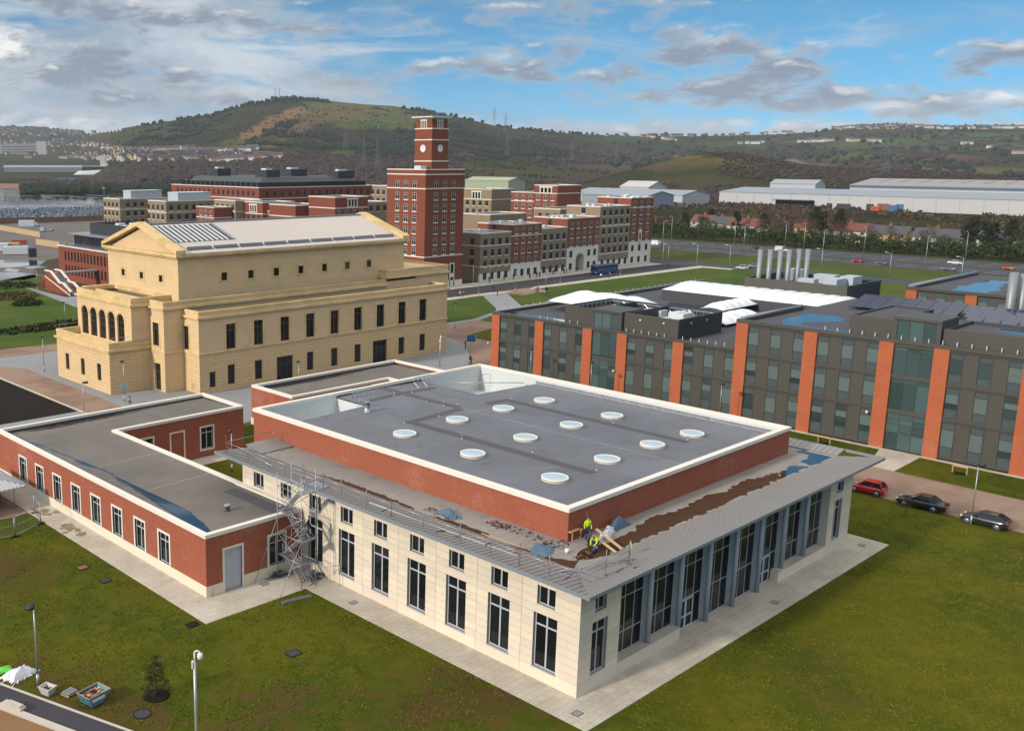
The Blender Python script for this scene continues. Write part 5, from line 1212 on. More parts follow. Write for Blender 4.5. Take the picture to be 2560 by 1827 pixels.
# rear plant deck with flues
plantbox(128.5, 143.2, 36.5, 55.2, 9.5, 14.2)
m = M(); m.poly([(128.7,36.7,13.0),(143,36.7,13.0),(143,55,13.0),(128.7,55,13.0)]); part('plant_roof', m, 'membrane_dark', EB)
for x, y, a, b, h in ((134,41,4,2.4,1.8),(138.5,40,4,2.4,2.0),(141,45.5,2.6,4,1.6),(134.5,46,2,3,1.3),(141,51,2,3,2.2)):
    m = M(); m.box(x-a/2,y-b/2,13.0,x+a/2,y+b/2,13.0+h); part('air_handler', m, 'plant_grey', EB)
fl = M(); fl.lathe([(.46,0),(.46,6.4),(.40,6.4),(.40,6.1)], n=14, cap=False); flm = fl.mesh('flue', 'galv_dull')
for x, y in ((130.6,53.6),(131.6,52.2),(133.6,51.2),(134.6,50.0),(136.9,49.2),(137.9,48.0)): put('flue', flm, EB, (x-o_[0], y-o_[1], 13.0))
fl2 = M(); fl2.lathe([(.6,0),(.6,6.0),(.53,6.0),(.53,5.6)], n=14, cap=False); fl2m = fl2.mesh('flue', 'galv_dull')
for x, y in ((117.5,8.9),(119.5,8.0),(120.3,9.6),(121.5,7.2)): put('flue', fl2m, EB, (x-o_[0], y-o_[1], 13.6))
# entrance lamps, cameras
cm = M(); cm.lathe([(.02,0),(.14,.05),(.16,.2),(.1,.34),(.02,.36)], n=10); cmm = cm.mesh('camera_dome', 'white_paint')
for y, z in ((50.5, 3.4), (12.9, 4.2), (76.0, 4.2)): put('security_camera', cmm, EB, (-.35, y-o_[1], z))
# ---- second block behind, on the right edge
EB2 = thing('rear_teaching_block', (139, -20, 0), 'dark block with orange piers far behind the solar panels, at the right edge', 'building')
m = M(); m.box(139.6,-40,0,175,30.7,13.4); part('wall', m, 'dark_clad', EB2)
for k in range(6):
    y = 30.75-9.4*k; m = M(); m.box(139.2,y-1.8,0,139.59,y,13.6); part('pier', m, 'brick_orange', EB2)
    for j in range(3):
        for z in (5.4, 9.7):
            a = y-2.0-SW-j*2.9; m = M(); m.box(139.5,a,z,139.59,a+SW,z+3.3); wn = part('window', m, 'spandrel', EB2); m = M(); m.box(139.46,a+.05,z+1.2,139.495,a+SW-.05,z+2.6); part('pane', m, 'blind', EB2, wn)
m = M(); m.box(139.1,-40,13.41,139.8,30.8,13.9); m.box(139.81,30.2,13.41,175,30.8,13.9); part('parapet', m, 'dark_clad2', EB2)
m = M(); m.tube((140,30.4,13.95),(174,30.4,13.95),.35,8); part('roof_duct', m, 'grey_metal', EB2)
m = M(); m.poly([(140,-39,13.45),(174,-39,13.45),(174,30,13.45),(140,30,13.45)]); rf2 = part('flat_roof', m, 'membrane_dark', EB2)
flat('puddle', irregular([(143,20),(150,19),(160,22),(166,21),(166,25),(150,26),(143,24)], .8, 1.0, 41), 13.46, 'water', EB2, rf2)
m = M(); m.box(146,-12,13.45,166,14,17.5); part('plant_enclosure', m, 'dark_clad', EB2)

# ================================================================ brick residences and the clock tower
def farwin(name, w_, h_, frame, cross=True, sill=True, sillm='stone_white'):
    m = M(); t = .09
    m.box(0, -.05, 0, t, .0, h_, 0); m.box(w_-t, -.05, 0, w_, .0, h_, 0); m.box(t, -.05, 0, w_-t, 0, t, 0); m.box(t, -.05, h_-t, w_-t, 0, h_, 0)
    if cross: m.box(w_/2-.06, -.045, t, w_/2+.06, 0, h_-t, 0); m.box(t, -.04, h_*.66-.05, w_-t, 0, h_*.66+.05, 0)
    m.poly([(t, -.012, t), (w_-t, -.012, t), (w_-t, -.012, h_-t), (t, -.012, h_-t)], 1)
    if sill: m.box(-.12, -.12, -.24, w_+.12, 0, -.004, 2)
    return m.mesh(name, [frame, 'glass_far', sillm])
FWW = farwin('window', 1.55, 1.95, 'frame_white'); FWD = farwin('window', 1.55, 1.95, 'frame_dark'); FWB = farwin('window', 1.5, 2.1, 'frame_dark', sill=False); FWT = farwin('window', 1.5, 1.7, 'frame_white')
LOG = None
def rowwin(th, face, c, us, zs, me=FWW, w_=1.55):
    for u in us:
        for z in zs: setmesh('window', me, face, c, u-w_/2, u+w_/2, z, th)
def bbox(th, x0, x1, y0, y1, z0, z1, matn, cop='coping', cz=.3, roof='concrete_grey', name='wall'):
    m = M(); P = [(x0,y0),(x1,y0),(x1,y1),(x0,y1)]
    for a, b in zip(P, P[1:]+P[:1]): m.poly([(*a,z0),(*b,z0),(*b,z1),(*a,z1)])
    part(name, m, matn, th)
    if cop:
        m = M(); ringcap(m, [(x0-.06,y0-.06),(x1+.06,y0-.06),(x1+.06,y1+.06),(x0-.06,y1+.06)], .45, z1, z1+cz); part('coping', m, cop, th)
    m = M(); m.poly([(x0+.2,y0+.2,z1-.25),(x1-.2,y0+.2,z1-.25),(x1-.2,y1-.2,z1-.25),(x0+.2,y1-.2,z1-.25)]); part('flat_roof', m, roof, th)
def band(th, x0, x1, y0, y1, z, h=.32, p=.10, matn='stone_white', faces='XY', name='string_course'):
    m = M()
    if 'Y' in faces: m.box(x0-p, y0-p, z, x1+p, y0-.002, z+h)
    if 'X' in faces: m.box(x0-p, y0-.0015, z, x0-.002, y1, z+h)
    part(name, m, matn, th)
def loggia(th, face, c, u0, u1, z0, z1):
    m = M(); def_ = lambda a, b, e, f, d0, d1: m.box(*((a, c-d1, e, b, c-d0, f) if face == 'Y' else (c-d1, a, e, c-d0, b, f)))
    def_(u0, u1, z1-.5, z1, 0.0, .18); 
    for k in range(4):
        t = u0+.25+(u1-u0-.9)*k/3; def_(t, t+.4, z0, z1-.5, 0.0, .16)
    def_(u0, u1, z0-.25, z0, 0.0, .14); part('loggia', m, 'stone_white', th)
    g_ = M(); P = [W3(face, c, u0+.3, z0, -.03), W3(face, c, u1-.3, z0, -.03), W3(face, c, u1-.3, z1-.5, -.03), W3(face, c, u0+.3, z1-.5, -.03)]; g_.poly(P); part('loggia_glazing', g_, 'glass_far', th)
# ---- clock tower
TW = thing('clock_tower', (145.98, 156.36, 0), 'tall square red brick clock tower above a nine-storey brick block', 'tower')
tx0, tx1, ty0, ty1 = 145.98, 161.61, 156.36, 171.55
bbox(TW, tx0, tx1, ty0, ty1, 0, 32.95, 'brick_red', cz=.26)
for z in (31.6, 27.75, 9.0): band(TW, tx0, tx1, ty0, ty1, z)
m = M(); m.box(tx0-.12,ty0-.12,0,tx1+.12,ty0-.002,2.0); part('plinth', m, 'stone_white', TW)
zr_ = [28.05, 24.85, 21.7, 18.6, 15.5, 12.4, 9.55]
rowwin(TW, 'X', tx0, (167.25, 163.85, 160.5), zr_); rowwin(TW, 'Y', ty0, (150.2, 153.75, 157.3), zr_)
m = M(); surround(m, 'Y', ty0, 156.7, 158.0, .2, 6.6, t=.35, proud=.12, base=False); m.box(156.7,ty0-.11,2.9,158.0,ty0,4.0); part('door_surround', m, 'stone_white', TW)
m = M(); m.box(156.75,ty0-.04,.1,157.95,ty0-.003,6.5); part('door', m, 'glass_far', TW)
tcx, tcy = 154.9, 163.0
def stage(z0, z1, h0, h1, matn, name):
    m = M(); m.hexa([(tcx-h0,tcy-h0,z0),(tcx+h0,tcy-h0,z0),(tcx+h0,tcy+h0,z0),(tcx-h0,tcy+h0,z0)], [(tcx-h1,tcy-h1,z1),(tcx+h1,tcy-h1,z1),(tcx+h1,tcy+h1,z1),(tcx-h1,tcy+h1,z1)]); return part(name, m, matn, TW)
stage(32.7, 41.0, 3.36, 3.30, 'brick_red', 'clock_stage'); stage(41.0, 44.1, 3.24, 3.20, 'brick_red', 'lettered_stage'); stage(44.1, 47.2, 3.10, 3.06, 'brick_red', 'belfry')
for z, h in ((35.2, 3.42), (41.0, 3.45), (44.05, 3.35), (46.85, 3.25)): stage(z, z+.3, h, h, 'stone_white', 'string_course')
stage(47.2, 47.5, 4.0, 4.0, 'coping', 'roof_slab')
def clockface(face):
    m = M(); n = 28; c = (tcx-3.36) if face == 'X' else (tcy-3.36); u = tcy if face == 'X' else tcx
    d = M(); d.poly([W3(face, c, u+1.05*math.cos(2*PI*k/n), 38.8+1.05*math.sin(2*PI*k/n), -.08) for k in range(n)]); cl = part('clock_face', d, 'white_paint', TW)
    h = M()
    for k in range(12):
        a = 2*PI*k/12; r0, r1 = .82, .98; ca, sa = math.cos(a), math.sin(a); w_ = .045
        h.poly([W3(face, c, u+r0*ca-w_*sa, 38.8+r0*sa+w_*ca, -.095), W3(face, c, u+r0*ca+w_*sa, 38.8+r0*sa-w_*ca, -.095), W3(face, c, u+r1*ca+w_*sa, 38.8+r1*sa-w_*ca, -.095), W3(face, c, u+r1*ca-w_*sa, 38.8+r1*sa+w_*ca, -.095)])
    sg = 1 if face == 'Y' else -1
    for a, L, w_ in ((88, .82, .06), (82, .55, .08)):
        a = math.radians(a); ca, sa = math.cos(a)*sg, math.sin(a)
        h.poly([W3(face, c, u-w_*sa, 38.8+w_*ca, -.10), W3(face, c, u+w_*sa, 38.8-w_*ca, -.10), W3(face, c, u+L*ca+w_*.4*sa, 38.8+L*sa-w_*.4*ca, -.10), W3(face, c, u+L*ca-w_*.4*sa, 38.8+L*sa+w_*.4*ca, -.10)])
    part('clock_hands', h, 'black', TW, cl)
clockface('X'); clockface('Y')
for face in 'XY':
    u = tcy if face == 'X' else tcx; c = (tcx if face == 'X' else tcy)-3.1
    m = M(); P = lambda a, b, e, f, d: m.box(*((a, c-d, e, b, c, f) if face == 'Y' else (c-d, a, e, c, b, f)))
    for k in (-1.05, -.35, .35, 1.05): P(u+k-.12, u+k+.12, 44.3, 46.6, .16)
    P(u-1.3, u+1.3, 46.3, 46.7, .2); part('belfry_louvre', m, 'stone_white', TW)
    g_ = M(); P2 = [W3(face, c, u-1.1, 44.4, -.04), W3(face, c, u+1.1, 44.4, -.04), W3(face, c, u+1.1, 46.4, -.04), W3(face, c, u-1.1, 46.4, -.04)]; g_.poly(P2); part('belfry_opening', g_, 'glass_far', TW)
    m = M()      # little brick lettered panels below the belfry
    for k in range(4):
        a = u-1.75+k*.95; e = 41.45; m.box(*((a, c-.26, e, a+.6, c-.1, e+.12) if face == 'Y' else (c-.26, a, e, c-.1, a+.6, e+.12))); m.box(*((a, c-.26, e+.12, a+.12, c-.1, e+.7) if face == 'Y' else (c-.26, a, e+.12, c-.1, a+.12, e+.7))); m.box(*((a+.48, c-.26, e+.12, a+.6, c-.1, e+.7) if face == 'Y' else (c-.26, a+.48, e+.12, c-.1, a+.6, e+.7)))
    o = part('brick_relief', m, 'brick', TW); o['kind'] = 'stuff'
m = M(); m.box(148.2,160.5,32.9,150.6,163,34.1); part('roof_hatch', m, 'plant_white', TW)
m = M()
for k in range(14):
    t = -4+k*.61; m.tube((tcx+t,tcy-4,47.5),(tcx+t,tcy-4,47.7),.03,4)
m.tube((tcx-4,tcy-4,47.7),(tcx+4,tcy-4,47.7),.03,4); m.tube((tcx-4,tcy-4,47.7),(tcx-4,tcy+4,47.7),.03,4); m.tube((tcx+2,tcy,47.5),(tcx+2,tcy,49.2),.04,4); part('roof_rail', m, 'galv', TW)
# ---- terrace of residences along the street
TR = thing('residence_terrace', (172.2, 158.8, 0), 'stepped terrace of red and tan brick residences along the street beside the tower', 'terrace')
SEG = [(172.2,186.35,14.2,'brick_tan',2.4,[10.5,4.4],[174.5,177.8,181.0,184.3],[10.75,7.5,4.3],FWD),
       (186.4,201.1,16.2,'brick_red',4.4,[12.8],[188.8,192.0,195.2,198.5],[13.55,10.65,7.5,4.55],FWW),
       (201.15,214.5,14.4,'brick_tan',1.6,[4.4],[202.9,206.2,209.4,212.7],[10.8,7.6,4.9],FWD),
       (214.55,231.95,17.1,'brick_red',7.8,[],[216.8,220.2,223.7,227.0,230.5],[13.95,10.85,8.1],FWW),
       (232.0,249.8,20.3,'brick_tan',2.3,[13.8,4.5],[234.4,237.9,241.3,244.7,248.1],[17.4,14.4,11.2,8.0,4.95],FWD),
       (249.85,263.8,22.8,'brick_red',7.9,[19.4],[252.2,256.4,260.7],[20.0,17.1,14.0,11.0,8.3],FWW)]
ty = 158.8; tyb = 172.4
for i, (a, b, top, mt, bz, bands, us, zs, fw) in enumerate(SEG):
    m = M(); arch = i == 3
    if not arch: wall(m, 'Y', ty, a, b, bz, top, [], 0)
    else: wall(m, 'Y', ty, a, b, bz, top, [], 0)
    m.poly([(a,ty,0),(a,tyb,0),(a,tyb,top),(a,ty,top)]); m.poly([(b,ty,0),(b,tyb,0),(b,tyb,top),(b,ty,top)]); m.poly([(a,tyb,0),(b,tyb,0),(b,tyb,top),(a,tyb,top)])
    part('wall', m, mt, TR)
    m = M()
    if arch: arched_wall(m, 'Y', ty, a, b, 0, bz, [219.65], 4.5, 0.0, 3.55, 0, 3.0, 0)
    else: wall(m, 'Y', ty, a, b, 0, bz, [], 0)
    part('stone_base', m, 'stone_white', TR)
    m = M(); ringcap(m, [(a-.05,ty-.06),(b-.02,ty-.06),(b-.02,tyb),(a-.05,tyb)], .4, top, top+.28); part('coping', m, 'coping', TR)
    m = M(); m.poly([(a+.2,ty+.2,top-.2),(b-.2,ty+.2,top-.2),(b-.2,tyb-.2,top-.2),(a+.2,tyb-.2,top-.2)]); part('flat_roof', m, 'concrete_grey', TR)
    for z in bands: band(TR, a, b, ty, tyb, z, .28, .08, faces='XY' if i == 0 or z > 10 else 'Y')
    rowwin(TR, 'Y', ty, us, [z for z in zs], fw)
    gus = us if not arch else [216.8, 226.6, 229.9]
    gz = [.55] if bz < 5 else [.6, 4.6]
    rowwin(TR, 'Y', ty, gus, gz, FWB if not fw is FWW else FWB, 1.5)
m = M(); m.poly([(219.65,ty+3,0),(224.15,ty+3,0),(224.15,ty+3,6),(219.65,ty+3,6)]); part('archway_back', m, 'black', TR)  # plain black panel closing the back of the archway
m = M(); m.poly([(219.65,ty,.02),(224.15,ty,.02),(224.15,ty+3,.02),(219.65,ty+3,.02)]); part('archway_floor', m, 'concrete_grey', TR)
m = M(); surround(m, 'Y', ty, 255.7, 257.1, 8.4, 11.0, t=.3, proud=.15); m.box(255.2,ty-.18,11.3,257.6,ty,11.6); m.box(255.9,ty-.16,11.6,256.9,ty,12.1); m.box(255.4,ty-.5,7.5,257.4,ty,7.8); part('niche', m, 'stone_white', TR)
# side windows on the lit flanks above lower neighbours
for x, ys, zs in ((186.4,(165.5,),(14.0,)),(214.55,(166,),(14.7,)),(232.0,(165.5,),(18,)),(249.85,(165,),(20.6,))): rowwin(TR, 'X', x, ys, zs, FWD)
rowwin(TR, 'X', 172.2, (162, 166.5, 170), (10.9, 7.6, 4.6), FWD)
rp = random.Random(8)
for i, (a, b, top, *_) in enumerate(SEG):
    for k in range(5):
        x = rp.uniform(a+1.5, b-1.5); y = rp.uniform(ty+2, tyb-2); s_ = rp.uniform(.5, 1.2); m = M(); m.box(x-s_, y-s_*.7, top-.2, x+s_, y+s_*.7, top+rp.uniform(.5, 1.1)); part('roof_unit', m, 'plant_white', TR)
# ---- residences further back
def backblock(name, label, parts, wins, plants=(), bands=(), loggias=(), cat='building', org=None):
    x0, x1, y0, y1, z1, mt = parts[0]; th = thing(name, (x0, y0, 0), label, cat)
    for (x0, x1, y0, y1, z1, mt) in parts: bbox(th, x0, x1, y0, y1, 0, z1, mt)
    for f, c, us, zs, me in wins: rowwin(th, f, c, us, zs, me, 1.5 if me is FWB or me is FWT else 1.55)
    for b in plants:
        m = M(); m.box(*b); part('plant_room', m, 'plant_grey', th); m = M(); m.box(b[0]-.15,b[1]-.15,b[5]+.003,b[3]+.15,b[4]+.15,b[5]+.2); part('plant_roof', m, 'plant_white', th)
    for b in bands: band(th, *b)
    for l_ in loggias: loggia(th, *l_)
    return th
A4 = lambda a, n, s=3.3: [a+s*k for k in range(n)]
backblock('residence_block', 'tan brick residence with grey plant room, leftmost of the pair by the car park', [(146,168.5,326.9,340.6,19.6,'brick_tan')],
  [('X',146,A4(329.4,4),(16.4,12.9,9.5),FWD),('Y',326.9,A4(149.6,6),(16.4,12.9,9.5),FWD)], [(152,325.5+3,19.3,166.5,334.7,22.8)], [(146,168.5,326.9,340.6,15.5)])
backblock('residence_block', 'tan brick residence with long grey plant room left of the small red block', [(142,163.3,285,298,20.2,'brick_tan')],
  [('X',142,A4(287.5,4),(17.0,13.5,10.1),FWD),('Y',285,A4(144.2,6),(17.0,13.5,10.1),FWD)], [(148.5,287,19.9,163,294.2,23.2)], [(142,163.3,285,298,16.1)])
backblock('residence_block', 'red and tan residence with white loggia seen over the hall roof', [(160,172,266.3,280.0,20.6,'brick_tan'),(151.9,159.9,268.2,280.1,18.3,'brick_red'),(164,178.6,255.0,266.2,20.2,'brick_red'),(166,178,246.5,254.9,17.2,'brick_tan')],
  [('X',160,A4(268.0,4),(17.3,14.2),FWD),('X',151.9,A4(270.4,3),(15.4,12.1),FWW),('X',164,A4(257.2,3),(13.9,),FWD),('X',166,A4(248.2,3,2.7),(13.8,),FWD)], (), [(160,172,266.3,280,16.6),(151.9,159.9,268.2,280.1,14.5),(164,178.6,255,266.2,16.1)], [('X',164,258.2,263.2,16.9,19.7)])
backblock('residence_block', 'low red brick residence with pale flat roof right of the loggia block', [(160,174.4,231,245.8,20.1,'brick_red')],
  [('X',160,A4(234,4),(12.9,),FWW)], (), [(160,174.4,231,245.8,16.3)])
backblock('residence_block', 'dark red residence with white loggia in shade, left of the clock tower', [(165,179.8,216.2,230,23.2,'brick_red'),(179.9,190,217,230,21.2,'brick_tan')],
  [('Y',216.2,A4(166.8,4),(17.2,),FWW),('Y',217,A4(182,3),(18.2,),FWD)], (), [(165,179.8,216.2,230,19.6)], [('Y',216.2,170.2,175.2,20.2,23.0)])
LB = thing('mansard_block', (190, 292, 0), 'long red brick block with dark mansard roof behind the residences', 'building')
bbox(LB, 190, 254.8, 292.2, 358.7, 0, 24.2, 'brick_red'); band(LB, 190, 254.8, 292.2, 358.7, 19.7)
rowwin(LB, 'X', 190, [296+3.6*k for k in range(17)], (20.9, 16.4), FWB, 1.5); rowwin(LB, 'Y', 292.2, [194+4.0*k for k in range(15)], (20.9, 16.4), FWB, 1.5)
m = M(); m.hexa([(194,296.5,24.0),(251,296.5,24.0),(251,355,24.0),(194,355,24.0)], [(198,301,28.3),(247,301,28.3),(247,351,28.3),(198,351,28.3)]); part('mansard_roof', m, 'dark_roof', LB)
m = M(); m.box(193.2,295.8,24.1,193.9,355.6,26.3); m.box(193.91,295.8,24.1,251.6,296.4,26.3); part('attic_glazing', m, 'glass_far', LB)
pst = M(); pst.box(-.25,-.08,0,.25,0,2.2); pstm = pst.mesh('attic_pier', 'dark_roof')
for k in range(15): setmesh('attic_pier', pstm, 'X', 193.2, 298+3.8*k, 298+3.8*k, 24.1, LB)
for x, y, a, b, h in ((204,340,7,6,31.5),(204,305,7,8,31.2),(226,315,9,8,31.4),(244,303,10,6,30.6)):
    m = M(); m.box(x-a/2,y-b/2,28,x+a/2,y+b/2,h); part('plant_room', m, 'slate_clad', LB); m = M(); m.box(x-a*.3,y-b*.2,h,x+a*.2,y+b*.2,h+.7); part('roof_unit', m, 'plant_white', LB)
backblock('residence_block', 'tan brick residence behind the clock tower on its left', [(230,244,246,268,25,'brick_tan')], [('X',230,A4(248,7),(21.6,18.3,15),FWD)])
backblock('residence_block', 'tan brick residence with white loggia right of the clock tower', [(250,263.7,221.2,235.9,24.2,'brick_tan')], [('X',250,A4(223.6,4),(17.9,14.6,11.4),FWD)], (), [(250,263.7,221.2,235.9,20.2)], [('X',250,226.3,231.6,20.6,23.6)])
backblock('residence_block', 'red brick residence with tall white loggia behind the terrace', [(250,264.5,190,200.5,26.3,'brick_red'),(250.05,264,200.6,211.5,23.5,'brick_red')],
  [('X',250,A4(192,3),(21.0,17.8,14.6),FWW),('X',250.05,A4(202.3,3),(20.8,17.6,14.4),FWW)], (), [(250,264.5,190,200.5,23.4),(250.05,264,200.6,211.5,20.2)], [('X',250,192.2,198.2,23.8,26.1)])
backblock('residence_block', 'low tan brick block peeping between the tower and the terrace', [(215,235,191.8,204.4,16.8,'brick_tan'),(236,262,178,189.5,18.6,'brick_tan')], [('X',236,(180,183.4,186.6),(15.2,12),FWD)])
# ---- red brick crescent on the left with glazed top floor and steps
CR = thing('crescent_block', (80, 150, 0), 'red brick building with glazed top storey behind the yellow hall', 'building')
cy0, cy1 = 175, 245.3
cu = [[240.6-2.02*k for k in range(28)], ]
ch = [(y-.55, y+.55, z, z+2.75) for y in cu[0] for z in (2.0, 6.1)]
m = M(); wall(m, 'X', 80, cy0, cy1, 0, 10.1, ch, .3, 0, 1); m.poly([(80,cy1,0),(100,cy1,0),(100,cy1,10.1),(80,cy1,10.1)]); part('wall', m, ['brick_red', 'brick_red'], CR)
kc = winkit('crescent_window', 1.1, 2.75, [], [.3], .06, .15, .06, matf='frame_dark', matg='glass_far')
for h in ch: setwin(kc, 'X', 80, *h[:3], CR)
m = M(); m.box(79.7,cy0,10.1,80.4,cy1+.3,10.35); m.box(80.41,cy1-.4,10.1,100,cy1+.3,10.35); part('coping', m, 'coping', CR)
m = M(); m.poly([(80.3,cy0,10.05),(100,cy0,10.05),(100,cy1-.2,10.05),(80.3,cy1-.2,10.05)]); part('terrace_floor', m, 'concrete_grey', CR)
kcg = winkit('attic_window', 3.2, 3.3, [.5], [], .08, .0, .08, matf='frame_dark', matg='glass_far')
for k in range(20): setwin(kcg, 'X', 84, 239.2-3.25*k, 242.4-3.25*k, 10.2, CR, 'attic_window')
m = M(); m.box(82.6,cy0,13.55,97,cy1-1.5,13.9); m.box(84.1,cy1-2.4,10.1,96,cy1-2.2,13.5); part('attic_roof', m, 'grey_metal', CR)
m = M()
for k in range(32): m.box(80.2,cy1-.5-2.2*k,10.35,80.26,cy1-.44-2.2*k,11.4)
for z in (10.75, 11.05, 11.38): m.box(80.2,cy0,z,80.25,cy1,z+.05)
part('balustrade', m, 'galv', CR)
m = M(); m.box(86,190,13.9,86.4,236,17.2); m.box(86.41,235.6,13.9,100,236,17.2); m.box(99.6,190,13.9,100,235.5,17.2); part('plant_screen', m, 'slate_clad', CR)
rp = random.Random(4)
for k in range(14):
    x = rp.uniform(88, 98); y = 192+3.1*k; m = M(); m.box(x-1.2,y-1.1,13.9,x+1.2,y+1.1,13.9+rp.uniform(1.8, 3.6)); part('air_handler', m, 'plant_white', CR)
SR = thing('brick_steps', (64.5, 207.8, 0), 'red brick external steps with white coping at the end of the crescent', 'steps')
for x0, nm in ((65.1, 'stair_wall'), (68.0, 'stair_wall')):
    m = M(); prof = [(207.8,0),(207.8,1.0),(212.2,2.9),(214.4,2.9),(219.5,5.5),(223.0,5.5),(223.0,0)]
    m.hexa([(x0,y,z) for y, z in prof], [(x0+.45,y,z) for y, z in prof]); w1 = part(nm, m, 'brick_red', SR)
    m = M()
    for (ya, za), (yb, zb) in zip(prof[1:-2], prof[2:-1]): m.hexa([(x0-.1,ya,za),(x0+.55,ya,za),(x0+.55,yb,zb),(x0-.1,yb,zb)], [(x0-.1,ya,za+.28),(x0+.55,ya,za+.28),(x0+.55,yb,zb+.28),(x0-.1,yb,zb+.28)])
    part('stair_coping', m, 'coping', SR, w1)
    m = M(); m.hexa([(x0-.08,207.9,.0),(x0-.002,207.9,.0),(x0-.002,223,3.9),(x0-.08,223,3.9)], [(x0-.08,207.9,.3),(x0-.002,207.9,.3),(x0-.002,223,4.2),(x0-.08,223,4.2)]); part('string_course', m, 'coping', SR, w1)
for k in range(16):
    y = 208.2+.76*k; z = .31*(k+1); m = M(); m.box(65.57,y,max(0,z-.6),67.98,y+.76,z); part('step', m, 'concrete_grey', SR)
m = M(); m.box(65.57,220.4,4.5,79.95,223,4.9); part('landing', m, 'concrete_grey', SR)

# ================================================================ trees and woods
def npmesh(name, V, F, mats, tone=None, smooth=False, mi=None):
    me = bpy.data.meshes.new(name); V = np.asarray(V, np.float32); F = np.asarray(F, np.int32); k = F.shape[1]
    me.vertices.add(len(V)); me.vertices.foreach_set('co', V.ravel())
    me.loops.add(F.size); me.loops.foreach_set('vertex_index', F.ravel())
    me.polygons.add(len(F)); me.polygons.foreach_set('loop_start', np.arange(0, F.size, k, dtype=np.int32)); me.polygons.foreach_set('loop_total', np.full(len(F), k, np.int32))
    for m_ in (mats if isinstance(mats, list) else [mats]): me.materials.append(MATS[m_])
    if mi is not None: me.polygons.foreach_set('material_index', np.asarray(mi, np.int32))
    if smooth: me.polygons.foreach_set('use_smooth', np.ones(len(F), bool))
    me.update(calc_edges=True)
    if tone is not None:
        a = me.attributes.new('tone', 'FLOAT', 'POINT'); a.data.foreach_set('value', np.asarray(tone, np.float32))
    return me
def leaves(C, R, K, size, rng, flat=1.0):
    """C: clump centres, R: clump radii -> quads scattered in each clump"""
    n = len(C)*K; cen = np.repeat(C, K, 0)+rng.normal(0, 1, (n, 3))*np.repeat(R, K)[:, None]*np.array([.55, .55, .45*flat])
    a = rng.normal(0, 1, (n, 3)); a /= np.linalg.norm(a, axis=1)[:, None]; b = rng.normal(0, 1, (n, 3)); b -= (b*a).sum(1)[:, None]*a; b /= np.linalg.norm(b, axis=1)[:, None]
    s = size*rng.uniform(.6, 1.4, (n, 1)); V = np.stack([cen-a*s-b*s*.6, cen+a*s-b*s*.6, cen+a*s+b*s*.6, cen-a*s+b*s*.6], 1).reshape(-1, 3)
    F = np.arange(n*4).reshape(n, 4); tone = np.repeat(np.repeat(rng.uniform(0, 1, len(C)), K), 4); return V, F, tone
def limbs(m, h, r, n, spread, rng, lean=0.0):
    pts = [(0, 0, -.2), (lean*h*.2, .03*h*rng.uniform(-1, 1), h*.35), (lean*h*.4, .05*h*rng.uniform(-1, 1), h*.75)]
    m.tube(pts[0], pts[1], r, 7, 0, r*.75, False); m.tube(pts[1], pts[2], r*.75, 6, 0, r*.3, False); tips = []
    for k in range(n):
        t = rng.uniform(.3, .95); a = rng.uniform(0, 2*PI); p = Vector(pts[1]).lerp(Vector(pts[2]), t) if t > .4 else Vector(pts[0]).lerp(Vector(pts[1]), .9)
        q = p+Vector((math.cos(a)*spread*rng.uniform(.5, 1), math.sin(a)*spread*rng.uniform(.5, 1), h*rng.uniform(.1, .28))); m.tube(p, q, r*.32, 5, 0, r*.08, False); tips.append(q)
    return tips
def make_tree(name, label, kind, h, seed, group=None):
    rng = np.random.default_rng(seed); th = thing(name, (0, 0, 0), label, 'tree', group); m = M()
    if kind == 'pine':
        tips = limbs(m, h, .028*h, 9, h*.22, rng); C = []; n = 60
        for k in range(n):
            t = rng.uniform(.38, 1.0); rr = h*.27*(1.15-t)**.6*rng.uniform(.3, 1); a = rng.uniform(0, 2*PI); C.append((rr*math.cos(a), rr*math.sin(a), h*t))
        V, F, tn = leaves(np.array(C), np.full(n, h*.075), 18, h*.020, rng, .7); lm_ = 'leaf_dark'
    elif kind == 'bare':
        tips = limbs(m, h, .026*h, 14, h*.28, rng); C = []
        for k in range(70):
            a = rng.uniform(0, 2*PI); ph = rng.uniform(-.5, 1); rr = h*.33*math.sqrt(max(.05, 1-ph*ph))*rng.uniform(.4, 1); C.append((rr*math.cos(a), rr*math.sin(a), h*(.6+.36*ph)))
        V, F, tn = leaves(np.array(C), np.full(70, h*.07), 9, h*.013, rng); lm_ = 'leaf_brown'
    else:
        tips = limbs(m, h, .03*h, 9, h*.25, rng); C = []
        for k in range(75):
            a = rng.uniform(0, 2*PI); ph = rng.uniform(-1, 1); rr = h*.34*math.sqrt(max(.05, 1-ph*ph))*rng.uniform(.5, 1.05); C.append((rr*math.cos(a), rr*math.sin(a), h*(.56+.42*ph)))
        V, F, tn = leaves(np.array(C), np.full(75, h*.085), 15, h*.019, rng); lm_ = {'green': 'leaf_hedge', 'olive': 'leaf_olive'}[kind]
    put('trunk', m.mesh('trunk', 'tree_bark'), th); put('crown', npmesh('crown', V, F, lm_, tn), th); return th
rt_ = random.Random(12)
PROTO = {}
GRP = 'trees in the belt beyond the dual carriageway'
KL = {'pine': 'dark evergreen pine in the belt beyond the dual carriageway', 'bare': 'bare brown winter tree in the belt beyond the dual carriageway', 'green': 'rounded dark green tree in the belt beyond the dual carriageway', 'olive': 'olive-brown bushy tree in the belt beyond the dual carriageway'}
NM = {'pine': 'pine_tree', 'bare': 'bare_tree', 'green': 'evergreen_tree', 'olive': 'bushy_tree'}
